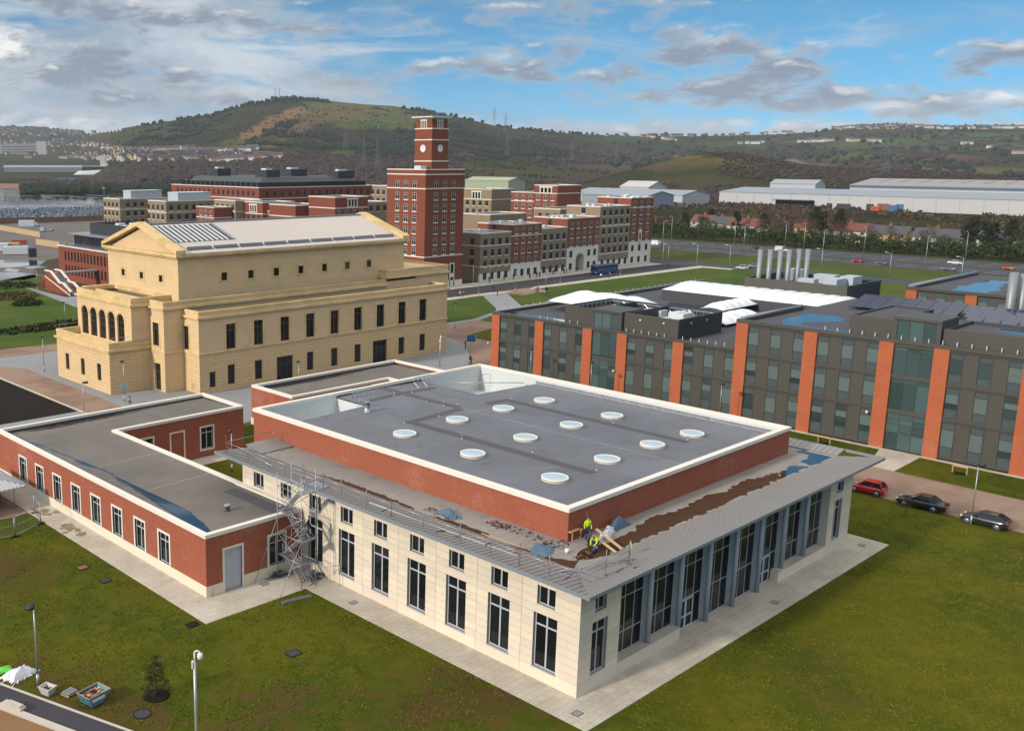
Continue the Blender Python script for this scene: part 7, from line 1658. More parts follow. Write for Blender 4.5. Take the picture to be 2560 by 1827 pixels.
# ================================================================ vehicles
def car_parts(kind='hatch', detail=True):
    """meshes of a car, x forward, on its wheels"""
    if kind == 'hatch': L, Wd, H, hood = 3.9, 1.68, 1.46, .95
    elif kind == 'city': L, Wd, H, hood = 3.45, 1.62, 1.47, .95
    elif kind == 'saloon': L, Wd, H, hood = 4.75, 1.82, 1.43, .90
    elif kind == 'sport': L, Wd, H, hood = 4.25, 1.77, 1.41, .92
    elif kind == 'van': L, Wd, H, hood = 5.2, 1.95, 2.2, 1.15
    h = L/2; w_ = Wd/2
    # lower body: (x, half width, sill z, deck z)
    if kind == 'saloon': st = [(-h,.80,.42,.72),(-h+.08,.90,.30,.90),(-h+.55,.97,.24,.96),(-h+1.1,1.0,.22,.93),(-.2,1.0,.20,.91),(h-1.5,1.0,.22,.90),(h-.8,.98,.24,.83),(h-.3,.92,.27,.73),(h-.05,.82,.33,.62),(h,.74,.40,.52)]
    elif kind == 'van': st = [(-h,.95,.35,1.0),(-h+.1,.99,.30,1.12),(-h+1,1,.25,1.15),(0,1,.25,1.15),(h-1.4,1,.25,1.15),(h-.6,.98,.26,1.08),(h-.1,.92,.30,.85),(h,.85,.38,.6)]
    else: st = [(-h,.84,.38,.78),(-h+.08,.92,.30,.93),(-h+.5,.98,.24,.95),(-h+1.0,1.0,.22,.94),(-.2,1.0,.20,.92),(h-1.25,1.0,.22,.92),(h-.7,.98,.24,.85),(h-.28,.92,.27,.74),(h-.05,.82,.33,.62),(h,.74,.40,.52)]
    b = M(); rows = []
    for x, f, s, d in st:
        ww = w_*f; rows.append([(x,-ww*.9,s),(x,-ww,s+.14),(x,-ww*1.0,s+(d-s)*.62),(x,-ww*.94,d-.03),(x,-ww*.8,d+.01),(x,0,d+.03),(x,ww*.8,d+.01),(x,ww*.94,d-.03),(x,ww,s+(d-s)*.62),(x,ww,s+.14),(x,ww*.9,s)])
    b.grid(rows, 0, True); b.poly(rows[0]); b.poly(list(reversed(rows[-1])))
    # cabin: rear base, rear roof, front roof, front base
    xr0, xr1, xf1, xf0 = {'hatch': (-h+.12,-h+.55,.25,1.02), 'city': (-h+.1,-h+.42,.3,.98), 'saloon': (-h+.75,-h+1.45,.15,1.05), 'sport': (-h+.2,-h+.95,.15,1.0), 'van': (-h+.06,-h+.2,h-1.75,h-1.05)}[kind]
    zb = {'van': 1.13}.get(kind, .92); c0_, c1_ = w_*.93, w_*.72
    if kind == 'van': c1_ = w_*.88
    P = {'rb': (xr0,c0_,zb), 'rt': (xr1,c1_,H-.03), 'ft': (xf1,c1_,H-.03), 'fb': (xf0,c0_,zb)}
    mir = lambda p: (p[0], -p[1], p[2])
    xm = (xr1+xf1)/2
    b.grid([[mir(P['rt']), (xr1+.05,-c1_*.6,H), (xr1+.05,c1_*.6,H), P['rt']], [(xm,-c1_,H-.01), (xm,-c1_*.6,H+.03), (xm,c1_*.6,H+.03), (xm,c1_,H-.01)], [mir(P['ft']), (xf1,-c1_*.6,H), (xf1,c1_*.6,H), P['ft']]], 0, True)
    body = b.mesh('body', 'paint')
    g_ = M(); rb, rt, ft, fb = P['rb'], P['rt'], P['ft'], P['fb']
    if kind == 'van':
        q = M(); q.poly([rb, rt, (xf1-.3,c1_,H-.03), (xf1-.3,c0_,zb)]); q.poly([mir(rb), mir(rt), (xf1-.3,-c1_,H-.03), (xf1-.3,-c0_,zb)]); q.poly([rb, rt, mir(rt), mir(rb)])
        g_.poly([(xf1-.3,c0_,zb),(xf1-.3,c1_,H-.03),ft,fb]); g_.poly([(xf1-.3,-c0_,zb),(xf1-.3,-c1_,H-.03),mir(ft),mir(fb)]); g_.poly([ft, fb, mir(fb), mir(ft)])
        panel = q.mesh('side_panel', 'paint')
    else:
        for s in (1, -1):
            f_ = (lambda p: p) if s == 1 else mir
            g_.poly([f_(rb), f_(rt), f_(ft), f_(fb)])
        g_.poly([rb, rt, mir(rt), mir(rb)]); g_.poly([ft, fb, mir(fb), mir(ft)]); panel = None
    glass = g_.mesh('window_glass', 'car_glass')
    pl = M()     # painted pillars
    for s in (1, -1):
        f_ = (lambda p: p) if s == 1 else mir; o = .012*s
        for a, c in ((rb, rt), (fb, ft)): pl.tube(f_(a), f_(c), .045, 5)
        pl.tube(f_(rt), f_(ft), .04, 5)
        xb = (xr0+xf0)/2-.1; pl.tube(f_((xb,c0_,zb)), f_(((xr1+xf1)/2-.1,c1_,H-.03)), .04, 5)
    pill = pl.mesh('pillar', 'paint')
    wh = M(); R = .31 if kind != 'van' else .34; wh.lathe([(R*.72,-.1),(R,-.09),(R,.09),(R*.72,.1)], n=18, cap=False)
    wv = [(x, z, -y) for x, y, z in wh.v]; wh.v = [(x, z, y) for x, y, z in wh.v]; tyre = wh.mesh('tyre', 'rubber')
    ri = M(); ri.lathe([(.04,-.08),(R*.72,-.085),(R*.72,.085),(.04,.08)], n=18); ri.v = [(x, z, y) for x, y, z in ri.v]
    for k in range(5):
        a = 2*PI*k/5; ri.box(R*.1, .08, -.03, R*.66, .1, .03) if k == 0 else None
    rim = ri.mesh('rim', 'alloy')
    wb = {'hatch': 2.5, 'city': 2.34, 'saloon': 2.75, 'sport': 2.6, 'van': 3.1}[kind]; off = .08
    wheels = [(sx*wb/2+off, sy*(w_-.1), R) for sx in (1, -1) for sy in (1, -1)]
    hl = M(); hl.box(-.06,-.17,-.07,.06,.17,.07); hlm = hl.mesh('headlight', 'lamp_white'); tlm = hl.mesh('tail_light', 'lamp_red')
    pm_ = M(); pm_.box(-.012,-.26,-.055,.012,.26,.055); pmm_ = pm_.mesh('number_plate', 'plate_yellow')
    mr = M(); mr.box(-.06,-.1,-.06,.06,.1,.07); mrm = mr.mesh('mirror', 'paint')
    ar = M()    # dark wheel arches
    for x, y, z in wheels: ar.lathe([(R+.07,-.02),(R+.07,.02)], n=18); k = 36; seg = ar.v[-k:]; ar.v[-k:] = [(p[0]+x, p[2]+ (y+.085*(1 if y > 0 else -1)), p[1]+z) for p in seg]
    arch = ar.mesh('wheel_arch', 'black')
    return dict(body=body, glass=glass, pill=pill, panel=panel, tyre=tyre, rim=rim, wheels=wheels, hl=hlm, tl=tlm, plate=pmm_, mirror=mrm, arch=arch, L=L, W=Wd, fb=P['fb'])
CK = {}
def car(kind, label, loc, rz, col, cat='car', group=None, name=None):
    if kind not in CK: CK[kind] = car_parts(kind)
    c = CK[kind]; th = thing(name or ('van' if kind == 'van' else 'parked_car'), loc, label, cat, group, rz)
    def a(n, me, l=(0, 0, 0), p=th):
        o = put(n, me, p, l); o.color = (*col, 1); return o
    a('body', c['body']); a('window_glass', c['glass']); a('pillar', c['pill']); a('wheel_arch', c['arch'])
    if c['panel']: a('side_panel', c['panel'])
    for l in c['wheels']: t = a('wheel', c['tyre'], l); a('rim', c['rim'], (0, .025 if l[1] > 0 else -.025, 0), t)
    h = c['L']/2; w_ = c['W']/2
    for s in (1, -1):
        a('headlight', c['hl'], (h-.14, s*w_*.68, .64)); a('tail_light', c['tl'], (-h+.06, s*w_*.72, .80)); a('mirror', c['mirror'], (c['fb'][0]-.35, s*(w_+.08), .98))
    a('number_plate', c['plate'], (-h-.015, 0, .62)); a('number_plate', c['plate'], (h+.015, 0, .42)); return th
car('city', 'red hatchback at the head of the row parked beside the lawn', (60.15, 4.7, 0), PI/2, srgb('#b80d20'))
car('saloon', 'black saloon parked between the red hatchback and the grey car', (59.5, -.9, 0), PI/2+.04, (.006, .006, .008))
car('sport', 'dark grey hatchback parked last in the row by the lamp post', (58.75, -7.0, 0), PI/2, (.018, .019, .022))
for kind, x, y, rz, col, lab in (('hatch',322.7,111.5,PI/2,'#a01322','red car driving on the dual carriageway'),('sport',320.2,102.5,PI/2,'#4a5058','grey car following the red car on the near carriageway'),('saloon',341,86,-PI/2,'#cfd2d4','white car driving on the far carriageway'),
     ('saloon',317.6,80.5,PI/2,'#5f6167','dark grey saloon in front of the white car on the near lanes'),('hatch',336,68.5,-PI/2,'#b01822','red car on the far carriageway at the right edge'),('hatch',344.5,159.5,-PI/2,'#22242a','black car on the far carriageway by the grey house'),
     ('van',341,147.8,-PI/2,'#c9c9c5','white van on the far carriageway behind the flues'),('hatch',266.6,126.0,2.2,'#c4c4c0','silver car on the slip road beside the marshal'),('hatch',275,126,2.2,'#6f8196','blue-grey car on the slip road behind the silver one'),('van',328,197,PI/2,'#d5d8da','white van on the near carriageway beyond the terrace end')):
    car(kind, lab, (x, y, .02), rz, srgb(col), name='van' if kind == 'van' else 'car', cat='van' if kind == 'van' else 'car')
# ---- bus
mat('bus_roof', srgb('#4a6fa0', .8), .5); mat('bus_blue', srgb('#3a5f9a', .7), .45)
BUS = thing('bus', (0, 0, 0), 'blue single-decker bus stopped in front of the archway', 'bus')
m = M(); m.box(-5.8,-1.25,.35,5.8,1.25,1.35); m.box(-5.8,-1.24,1.352,-5.5,1.24,2.75); put('lower_body', m.mesh('lower_body', 'bus_blue'), BUS)
m = M(); m.box(-5.8,-1.26,2.55,5.8,1.26,2.98); put('roof', m.mesh('roof', 'bus_roof'), BUS)
m = M(); m.box(-5.45,-1.2,1.36,5.75,1.2,2.54); put('window_band', m.mesh('window_band', 'car_glass'), BUS)
for k in range(7):
    for s in (-1, 1): m = M(); m.box(-5.2+1.7*k,s*1.2-.05,1.36,-5.1+1.7*k,s*1.2+.05,2.54); put('window_post', m.mesh('window_post', 'bus_blue'), BUS)
m = M(); m.lathe([(.34,-.14),(.48,-.13),(.48,.13),(.34,.14)], n=16); m.v = [(x, z, y) for x, y, z in m.v]; wm = m.mesh('wheel', 'rubber')
for x in (-3.2, 3.6):
    for s in (-1, 1): put('wheel', wm, BUS, (x, s*1.15, .48))
m = M(); m.box(5.76,-1.0,1.5,5.82,1.0,2.5); put('windscreen', m.mesh('windscreen', 'car_glass'), BUS); m = M(); m.box(5.78,-1.1,.6,5.84,-.7,.9); m.box(5.78,.7,.6,5.84,1.1,.9); put('headlights', m.mesh('headlights', 'lamp_white'), BUS)
BUS.location = (221, 148.6, 0); BUS.rotation_euler = (0, 0, PI)
# ================================================================ people
def person_mesh(name, J, extra=()):
    """one continuous figure grown over a posed skeleton; slots: jacket, trousers, skin, hair, shoes"""
    me = bpy.data.meshes.new(name); keys = list(J); E = [('pelvis','chest'),('chest','neck'),('neck','head'),('head','crown')]
    for s in 'lr': E += [('chest','sh'+s),('sh'+s,'el'+s),('el'+s,'wr'+s),('wr'+s,'ha'+s),('pelvis','hi'+s),('hi'+s,'kn'+s),('kn'+s,'an'+s),('an'+s,'to'+s)]
    me.from_pydata([J[k] for k in keys], [(keys.index(a), keys.index(b)) for a, b in E], []); ob = bpy.data.objects.new('tmp', me); COL.objects.link(ob)
    sk = ob.modifiers.new('s', 'SKIN'); sk.use_smooth_shade = True; ss = ob.modifiers.new('u', 'SUBSURF'); ss.levels = 1; ss.render_levels = 1
    rad = {'pelvis': (.17,.13), 'chest': (.19,.14), 'neck': (.065,.065), 'head': (.105,.115), 'crown': (.075,.085)}
    for s in 'lr': rad.update({'sh'+s: (.085,.085), 'el'+s: (.065,.065), 'wr'+s: (.045,.045), 'ha'+s: (.045,.03), 'hi'+s: (.10,.11), 'kn'+s: (.075,.08), 'an'+s: (.055,.06), 'to'+s: (.05,.04)})
    lay = me.skin_vertices[0].data
    for i, k in enumerate(keys): lay[i].radius = rad[k]; lay[i].use_root = k == 'pelvis'
    dg = bpy.context.evaluated_depsgraph_get(); ev = bpy.data.meshes.new_from_object(ob.evaluated_get(dg)); bpy.data.objects.remove(ob); ev.name = name
    for mt in ('cloth', 'denim', 'skin', 'hair', 'rubber'): ev.materials.append(MATS[mt])
    zone = {}
    for k in keys: zone[k] = 0 if k in ('chest', 'neck') or k[:2] in ('sh', 'el', 'wr') else 1 if k == 'pelvis' or k[:2] in ('hi', 'kn') else 2 if k in ('head',) or k[:2] == 'ha' else 3 if k == 'crown' else 4
    P = np.array([J[k] for k in keys]); zn = [zone[k] for k in keys]; hd_ = np.array(J['head'])
    for f in ev.polygons:
        c = np.array(f.center); d = np.linalg.norm(P-c, axis=1); f.material_index = zn[int(d.argmin())]; f.use_smooth = True
        if f.material_index == 2 and np.linalg.norm(c-hd_) < .2 and (c[1] < hd_[1]-.03): f.material_index = 3
    return ev
def pose(kind):
    b = {'pelvis': (0,0,.95), 'chest': (0,0,1.30), 'neck': (0,.02,1.50), 'head': (0,.04,1.64), 'crown': (0,.03,1.75)}
    for s, x in (('l',-1),('r',1)): b.update({'sh'+s: (x*.19,0,1.41), 'el'+s: (x*.26,-.02,1.14), 'wr'+s: (x*.27,.08,.90), 'ha'+s: (x*.27,.11,.80), 'hi'+s: (x*.10,0,.90), 'kn'+s: (x*.11,.04,.50), 'an'+s: (x*.12,0,.09), 'to'+s: (x*.13,.17,.05)})
    if kind == 'walk':
        b.update({'knl': (-.1,.22,.52), 'anl': (-.1,.26,.10), 'tol': (-.1,.43,.07), 'knr': (.1,-.02,.50), 'anr': (.1,-.32,.14), 'tor': (.1,-.18,.05), 'ell': (-.25,-.16,1.16), 'wrl': (-.24,-.10,.94), 'hal': (-.24,-.06,.86), 'elr': (.25,.12,1.15), 'wrr': (.22,.30,1.0), 'har': (.21,.36,.94)})
    if kind == 'bend':
        b.update({'pelvis': (0,-.12,.88), 'chest': (0,.22,1.05), 'neck': (0,.40,1.12), 'head': (0,.53,1.12), 'crown': (0,.62,1.09)})
        for s, x in (('l',-1),('r',1)): b.update({'sh'+s: (x*.19,.30,1.10), 'el'+s: (x*.24,.40,.80), 'wr'+s: (x*.16,.46,.55), 'ha'+s: (x*.12,.48,.46), 'hi'+s: (x*.1,-.1,.84), 'kn'+s: (x*.13,.08,.48), 'an'+s: (x*.14,-.06,.09), 'to'+s: (x*.15,.11,.05)})
    if kind == 'crouch':
        b.update({'pelvis': (0,-.1,.36), 'chest': (0,.14,.64), 'neck': (0,.28,.76), 'head': (0,.38,.84), 'crown': (0,.44,.90)})
        for s, x in (('l',-1),('r',1)): b.update({'sh'+s: (x*.19,.2,.72), 'el'+s: (x*.25,.36,.48), 'wr'+s: (x*.16,.52,.34), 'ha'+s: (x*.12,.58,.26), 'hi'+s: (x*.1,-.06,.34), 'kn'+s: (x*.17,.28,.50), 'an'+s: (x*.15,.02,.09), 'to'+s: (x*.16,.19,.05)})
    if kind == 'sit':
        b.update({'pelvis': (0,0,.20), 'chest': (0,-.03,.56), 'neck': (0,0,.75), 'head': (0,.04,.89), 'crown': (0,.04,1.0)})
        for s, x in (('l',-1),('r',1)): b.update({'sh'+s: (x*.19,-.03,.66), 'el'+s: (x*.26,.05,.40), 'wr'+s: (x*.18,.28,.32), 'ha'+s: (x*.15,.36,.30), 'hi'+s: (x*.1,.06,.18), 'kn'+s: (x*.13,.40,.44), 'an'+s: (x*.14,.62,.09), 'to'+s: (x*.15,.78,.06)})
    return b
PM = {k: person_mesh('figure', pose(k)) for k in ('stand', 'walk', 'bend', 'crouch', 'sit')}
HV = bpy.data.meshes.new('x')
def person(kind, label, loc, rz, col, group=None, hard_hat=False):
    o = put('person', PM[kind], None, loc, rz); o.color = (*srgb(col), 1); tag(o, label, 'person', group)
    if hard_hat:
        h = pose(kind)['crown']; m = M(); m.lathe([(.15,-.03),(.145,.03),(.10,.10),(.02,.125)], h, 12); put('hard_hat', m.mesh('hard_hat', 'white_paint'), o)
    return o
HVC = '#b9d51a'
person('stand', 'worker in yellow jacket standing against the brick wall on the low roof', (7.3, 4.75, 8.15), 2.6, HVC)
person('bend', 'worker in dark clothes bending forward on the low roof corner', (6.4, 4.0, 8.15), .4, '#20222c')
person('crouch', 'worker in yellow jacket crouching beside the bending worker', (6.5, 3.4, 8.15), 1.6, HVC)
PPL = [(143.3,140.3,'#d8cfc6','pair of walkers'),(144.3,139.9,'#b5602f',''),(159.2,142.6,'#22242b',''),(158.2,140.8,'#2e3038',''),(157.6,141.3,'#4c3c38',''),(152.9,135.6,'#1f2024',''),(165.0,132.2,'#a52a2a',''),(166.6,132.8,'#b03a35',''),(167.0,130.4,'#232329',''),(168.0,130.8,'#30251f',''),
 (173.7,156.2,'#27333a',''),(180,155.8,'#2c5a4c',''),(184.9,156.3,'#1d1f26',''),(189.2,153.4,'#2b2e36',''),(194.6,155.0,'#1f2127',''),(195.6,154.6,'#2a2228',''),(196.4,155.3,'#24262d',''),(204,156.0,'#25272d',''),(205,156.2,'#3b2b2b',''),(208.6,155.2,'#a03028',''),(210.4,155.6,'#2c5c44',''),(217.2,156.4,'#1e2026',''),(207,140.2,'#dadada',''),(210.2,139.6,'#26304a',''),(211,139.8,'#8f8f94','')]
WHO = ['walker in a pale coat at the left end of the campus street', 'walker in an orange-brown top beside the pale-coated walker', 'person in dark clothes crossing the street left of its crossing path', 'person in dark grey at the top of the grey footpath', 'person in brown next to the crossing group', 'person in black walking down the grey footpath', 'person in red standing on the paved square, left of the two in red', 'person in red on the paved square, right of the two in red', 'person in black on the paved square by the lamp', 'person in dark brown beside the one in black on the square',
 'person in dark grey by the first tan house of the terrace', 'person in green before the first tan house', 'person in black between the tan and red houses', 'person in dark coat on the kerb before the red house', 'first person of the dark group before the second tan house', 'person in plum in the dark group before the second tan house', 'third person of the dark group before the second tan house', 'person in dark grey at the end of the second tan house', 'person in dark brown at the end of the second tan house', 'person in red left of the archway', 'person in green left of the archway', 'person in black at the archway jamb', 'person in white on the pavement in front of the bus', 'person in navy on the pavement in front of the bus', 'person in light grey in front of the bus']
rw = random.Random(2)
for (x, y, c, _), lab in zip(PPL, WHO): person(rw.choice(('walk', 'walk', 'stand')), lab, (x, y, .09 if y > 152.5 or 138 < y < 141.3 else .02), rw.uniform(0, 6.28), c, 'people on the campus street')
person('stand', 'person in dark red beside the blue notice board', (89.7, 90.4, .02), 3.5, '#5f1f24'); person('walk', 'person in black walking on the plaza behind the skylit hall', (78.6, 79.3, .02), 4.0, '#1c1d22'); person('walk', 'person with white bag walking beside the one in black', (79.2, 79.8, .02), 4.0, '#2b2b30')
person('stand', 'marshal in yellow jacket standing beside the silver car', (269.5, 124.6, .02), 3.0, HVC); person('stand', 'site worker in yellow by the ply hoarding', (162, 448, 0), 3.0, HVC); person('stand', 'site worker in yellow on the far muddy ground', (193, 456, 0), 3.0, HVC); person('stand', 'worker in yellow on the terrace of the crescent', (82, 243.4, 10.06), 3.0, HVC)
# ================================================================ left: building site and car store
mat('mud', srgb('#6e655e', 0.6), 0.7, var=0.16, scale=0.05, fine=0.1, fscale=1.5, col2=srgb('#7c7168', 0.6))
m_, t_, b_, q_ = newmat('wet_mud'); p_ = wpos(t_); mp = nn(t_, 'ShaderNodeMapping'); mp.inputs['Scale'].default_value = (1, .35, 1); mp.inputs['Rotation'].default_value = (0, 0, .35); lk(t_, p_, mp.inputs[0])
f_ = q_.ramp(q_.noise(mp.outputs[0], .035, 5, .6, .5), .36, .46)
lk(t_, q_.mix(f_, srgb('#5f584f', .7), (.02, .025, .03)), b_.inputs['Base Color']); lk(t_, q_.m('SUBTRACT', .75, q_.m('MULTIPLY', f_, .71)), b_.inputs['Roughness']); b_.inputs['IOR'].default_value = 1.6; b_.inputs['Specular IOR Level'].default_value = .8
P2 = lambda u, v, z=0.0: gp(u, v, z)[:2]
sheet('site_ground', [P2(-700,700),P2(150,690),(79,262),(100,300),(210,380),(260,520),P2(-100,553),P2(-900,560)], -.03, 'mud')
sheet('wet_ground', [P2(-500,468),P2(280,476),P2(262,521),P2(-500,526)], .0, 'wet_mud')
sheet('car_store_ground', [P2(-300,526),P2(262,520),P2(262,552),P2(-300,556)], .02, 'asphalt_road')
for i, pl in enumerate(([(-120,652),(60,650),(120,652),(95,660),(30,668),(-150,670)],[(-100,683),(60,681),(104,687),(60,700),(-120,704)],[(10,672),(60,674),(50,679),(0,678)],[(60,668),(105,664),(112,668),(70,672)])):
    pts = [P2(u, v) for u, v in pl]; g = sheetM(irregular(pts, 2.2, 6, 60+i), .0); struct('puddle', g, 'water')
sheet('bund', [P2(-400,455),P2(300,462),P2(300,474),P2(-400,470)], .05, 'rust')
# stored cars
TC = {}
def tiny_car(i):
    m = M(); m.hexa([(-2.1,-.86,.2),(2.1,-.86,.2),(2.1,.86,.2),(-2.1,.86,.2)], [(-2.05,-.84,.85),(2.0,-.8,.72),(2.0,.8,.72),(-2.05,.84,.85)], 0); m.hexa([(-1.9,-.8,.85),(1.0,-.8,.82),(1.0,.8,.82),(-1.9,.8,.85)], [(-1.35,-.62,1.4),(.25,-.62,1.4),(.25,.62,1.4),(-1.35,.62,1.4)], 1)
    m.poly([(-1.35,-.6,1.405),(.25,-.6,1.405),(.25,.6,1.405),(-1.35,.6,1.405)], 0)
    for x in (-1.25, 1.3):
        for y in (-.8, .8): m.box(x-.3,y-.1,0,x+.3,y+.1,.6,2)
    return m
tcm = tiny_car(0).mesh('stored_car', ['paint', 'car_glass', 'rubber'])
CC = ['#c9d9e4', '#e2e8ee', '#8fb4cf', '#4f86ad', '#2f5878', '#1d3a52', '#8a1f35', '#6f93ad', '#b0cde0', '#3f93c2', '#9fc0d6', '#16283a', '#3a78a0']
A0, A1, B0, B1 = Vector((*P2(-40,551), 0)), Vector((*P2(259,547), 0)), Vector((*P2(-40,525), 0)), Vector((*P2(259,519), 0))
slots = []
nrow = 17; 
for r in range(nrow):
    t = (r+.5)/nrow; a = A0.lerp(B0, t); b = A1.lerp(B1, t); L = (b-a).length; n_ = int(L/2.75)
    for k in range(n_): slots.append((a.lerp(b, (k+.5)/n_), math.atan2((b-a).y, (b-a).x)+PI/2, r))
rc = random.Random(31); V, F, MI = [], [], []; nc = 0; tm = tiny_car(0)
for p, rz, r in slots:
    u, v = project(np.array([[p.x, p.y, .7]])); col = rc.choice(CC); rz += rc.uniform(-.05, .05)
    if rc.random() < .05: continue
    if nc < 298 and u[0] > -12:
        o = put('stored_car', tcm, None, (p.x, p.y, .03), rz); o.color = (*srgb(col), 1); tag(o, 'car parked in the packed rows of the car store at far left', 'car', 'cars in the car store'); nc += 1
    else:
        b = len(V); c, s = math.cos(rz), math.sin(rz); V += [(p.x+c*x-s*y, p.y+s*x+c*y, z+.03) for x, y, z in tm.v]
        ci = rc.randrange(3)
        for f, i in zip(tm.f, tm.i): F.append([b+k for k in f]); MI.append([ci, 3, 4][i])
for k, c in enumerate(('#a9cbe0', '#4a88b0', '#24435c')): mat('store_paint_%d' % k, srgb(c), .3)
if F: st_ = put('more_stored_cars', npmesh('more_stored_cars', V, F, ['store_paint_0', 'store_paint_1', 'store_paint_2', 'car_glass', 'rubber'], mi=MI)); st_['kind'] = 'stuff'
# hoardings of single boards
def hoarding(label, a, b, h, matn, bw=2.4, cat='hoarding', name='hoarding'):
    a = Vector((*a, 0)); b = Vector((*b, 0)); L = (b-a).length; th = thing(name, tuple(a), label, cat, rz=math.atan2((b-a).y, (b-a).x)); n = max(1, int(L/bw)); w_ = L/n
    m = M(); m.box(.02,-.03,.05,w_-.04,.03,h); me = m.mesh('board', matn); m = M(); m.box(-.06,.035,0,.06,.16,h+.1); pm = m.mesh('post', 'timber')
    for k in range(n): put('board', me, th, (k*w_, 0, rw.uniform(-.04, .04)))
    for k in range(n+1): put('post', pm, th, (k*w_, 0, 0))
    return th
hoarding('rusty brown hoarding along the near side of the car store', P2(-60,562), P2(258,552), 3.0, 'rust', 4.0)
hoarding('pale plywood hoarding running down from the left edge', P2(-60,565), P2(100,594), 2.6, 'ply', 2.4); hoarding('short plywood hoarding ending behind the crescent', P2(90,612), P2(150,621), 2.6, 'ply', 2.4)
hoarding('long bright blue hoarding beyond the tan residences', P2(318,471), P2(430,468), 3.4, 'blue_paint', 6.0)
for i, (u, v, a, b, h, mt, lab) in enumerate(((40,636,9,3.2,3,'plant_white','white site cabin beside the muddy puddles'),(20,626,9,3.2,3,'render_cream','cream site cabin behind the white one'),(-8,628,9,3.2,3,'plant_white','white site cabin at the left edge'),(67,567,8,3,3.4,'plant_white','white box cabin beyond the ply hoarding'),(82,642,2.6,2.4,3.2,'navy','dark blue container standing upright by the puddle'),(48,609,6,2.4,1.6,'red_paint','red skip container behind the cream cabin'),(155,454,14,6,5,'sky_paint','bright blue shed beyond the flooded ground, left one'),(177,454,14,6,5,'sky_paint','bright blue shed beyond the flooded ground, right one'),(121,715,3.2,1.6,2.2,'red_paint','small orange-red bin container by the brick steps'))):
    p = gp(u, v); boxthing('site_cabin' if 'cabin' in lab else 'container', lab, 'cabin' if 'cabin' in lab else 'container', p[0], p[1], a, b, h, mt, R_(-30))
car('van', 'white van parked beyond the ply hoarding', gp(90, 566), .5, srgb('#c9d6e0'), 'van', name='van'); car('van', 'pale blue van among the site vehicles', gp(108, 579), .9, srgb('#9fb9cc'), 'van', name='van'); car('hatch', 'pale car next to the pale blue van', gp(128, 577), .9, srgb('#b5c4cf'))
m = M(); m.tube((0,0,0),(0,0,8.6),.4,8); p = gp(261, 497); md = thing('marker_post', p, 'dark blue post with an orange top beyond the tan residences', 'post'); put('shaft', m.mesh('shaft', 'blue_paint'), md); m = M(); m.box(-1.2,-.8,8.6,1.2,.8,10.4); put('beacon', m.mesh('beacon', 'timber'), md)
# grass bank at left with reeds and low bushes
sheet('bank', [P2(-500,880),(-20,150),(20.5,147.1),(31.7,146.2),(60,152),(57.2,190),(63.5,233.4),(79,246),(79,262),(64,253),P2(-200,704),P2(-600,720)], .0, 'lawn_fresh')
sheet('footpath', [(57.2,190),(60,150),(79.7,176),(79.7,222),(71,207),(63.5,207),(63.9,228),(63.5,233.4)], .03, 'concrete_grey')
def bush(label, x, y, rx, ry, h, n, matn, seed, size=.22, cat='bush', name='bush', grp=None):
    rg = np.random.default_rng(seed); a = rg.uniform(0, 2*PI, n); q = np.sqrt(rg.uniform(0, 1, n)); X = np.cos(a)*q*rx; Y = np.sin(a)*q*ry; Z = rg.uniform(.1, 1, n)*h*np.sqrt(np.maximum(0, 1-q*q*.8))
    V, F, tn = leaves(np.stack([X, Y, Z], 1), np.full(n, h*.28), 9, size, rg); o = put(name, npmesh(name, V, F, matn, tn), None, (x, y, 0)); return tag(o, label, cat, grp)
for i, (u, v, rx, ry, h, mt, lab) in enumerate(((30,745,7,5,1.5,'leaf_olive','reedy olive bush clump on the grass bank at far left'),(20,718,8,5,1.5,'leaf_hedge','low dark bush above the reedy clump at far left'),(70,762,4,3,1.4,'leaf_hedge','small dark green bush beside the reedy clump'),(60,828,8,3,.9,'leaf_hedge','long low dark bush above the paver lane'),(105,822,6,3,1.2,'leaf_olive','straw-tipped bush left of the yellow hall'),(165,815,6,3,1.3,'leaf_hedge','dark green bush touching the yellow hall corner'))):
    p = gp(u, v); bush(lab, p[0], p[1], rx, ry, h, 130, mt, 70+i)

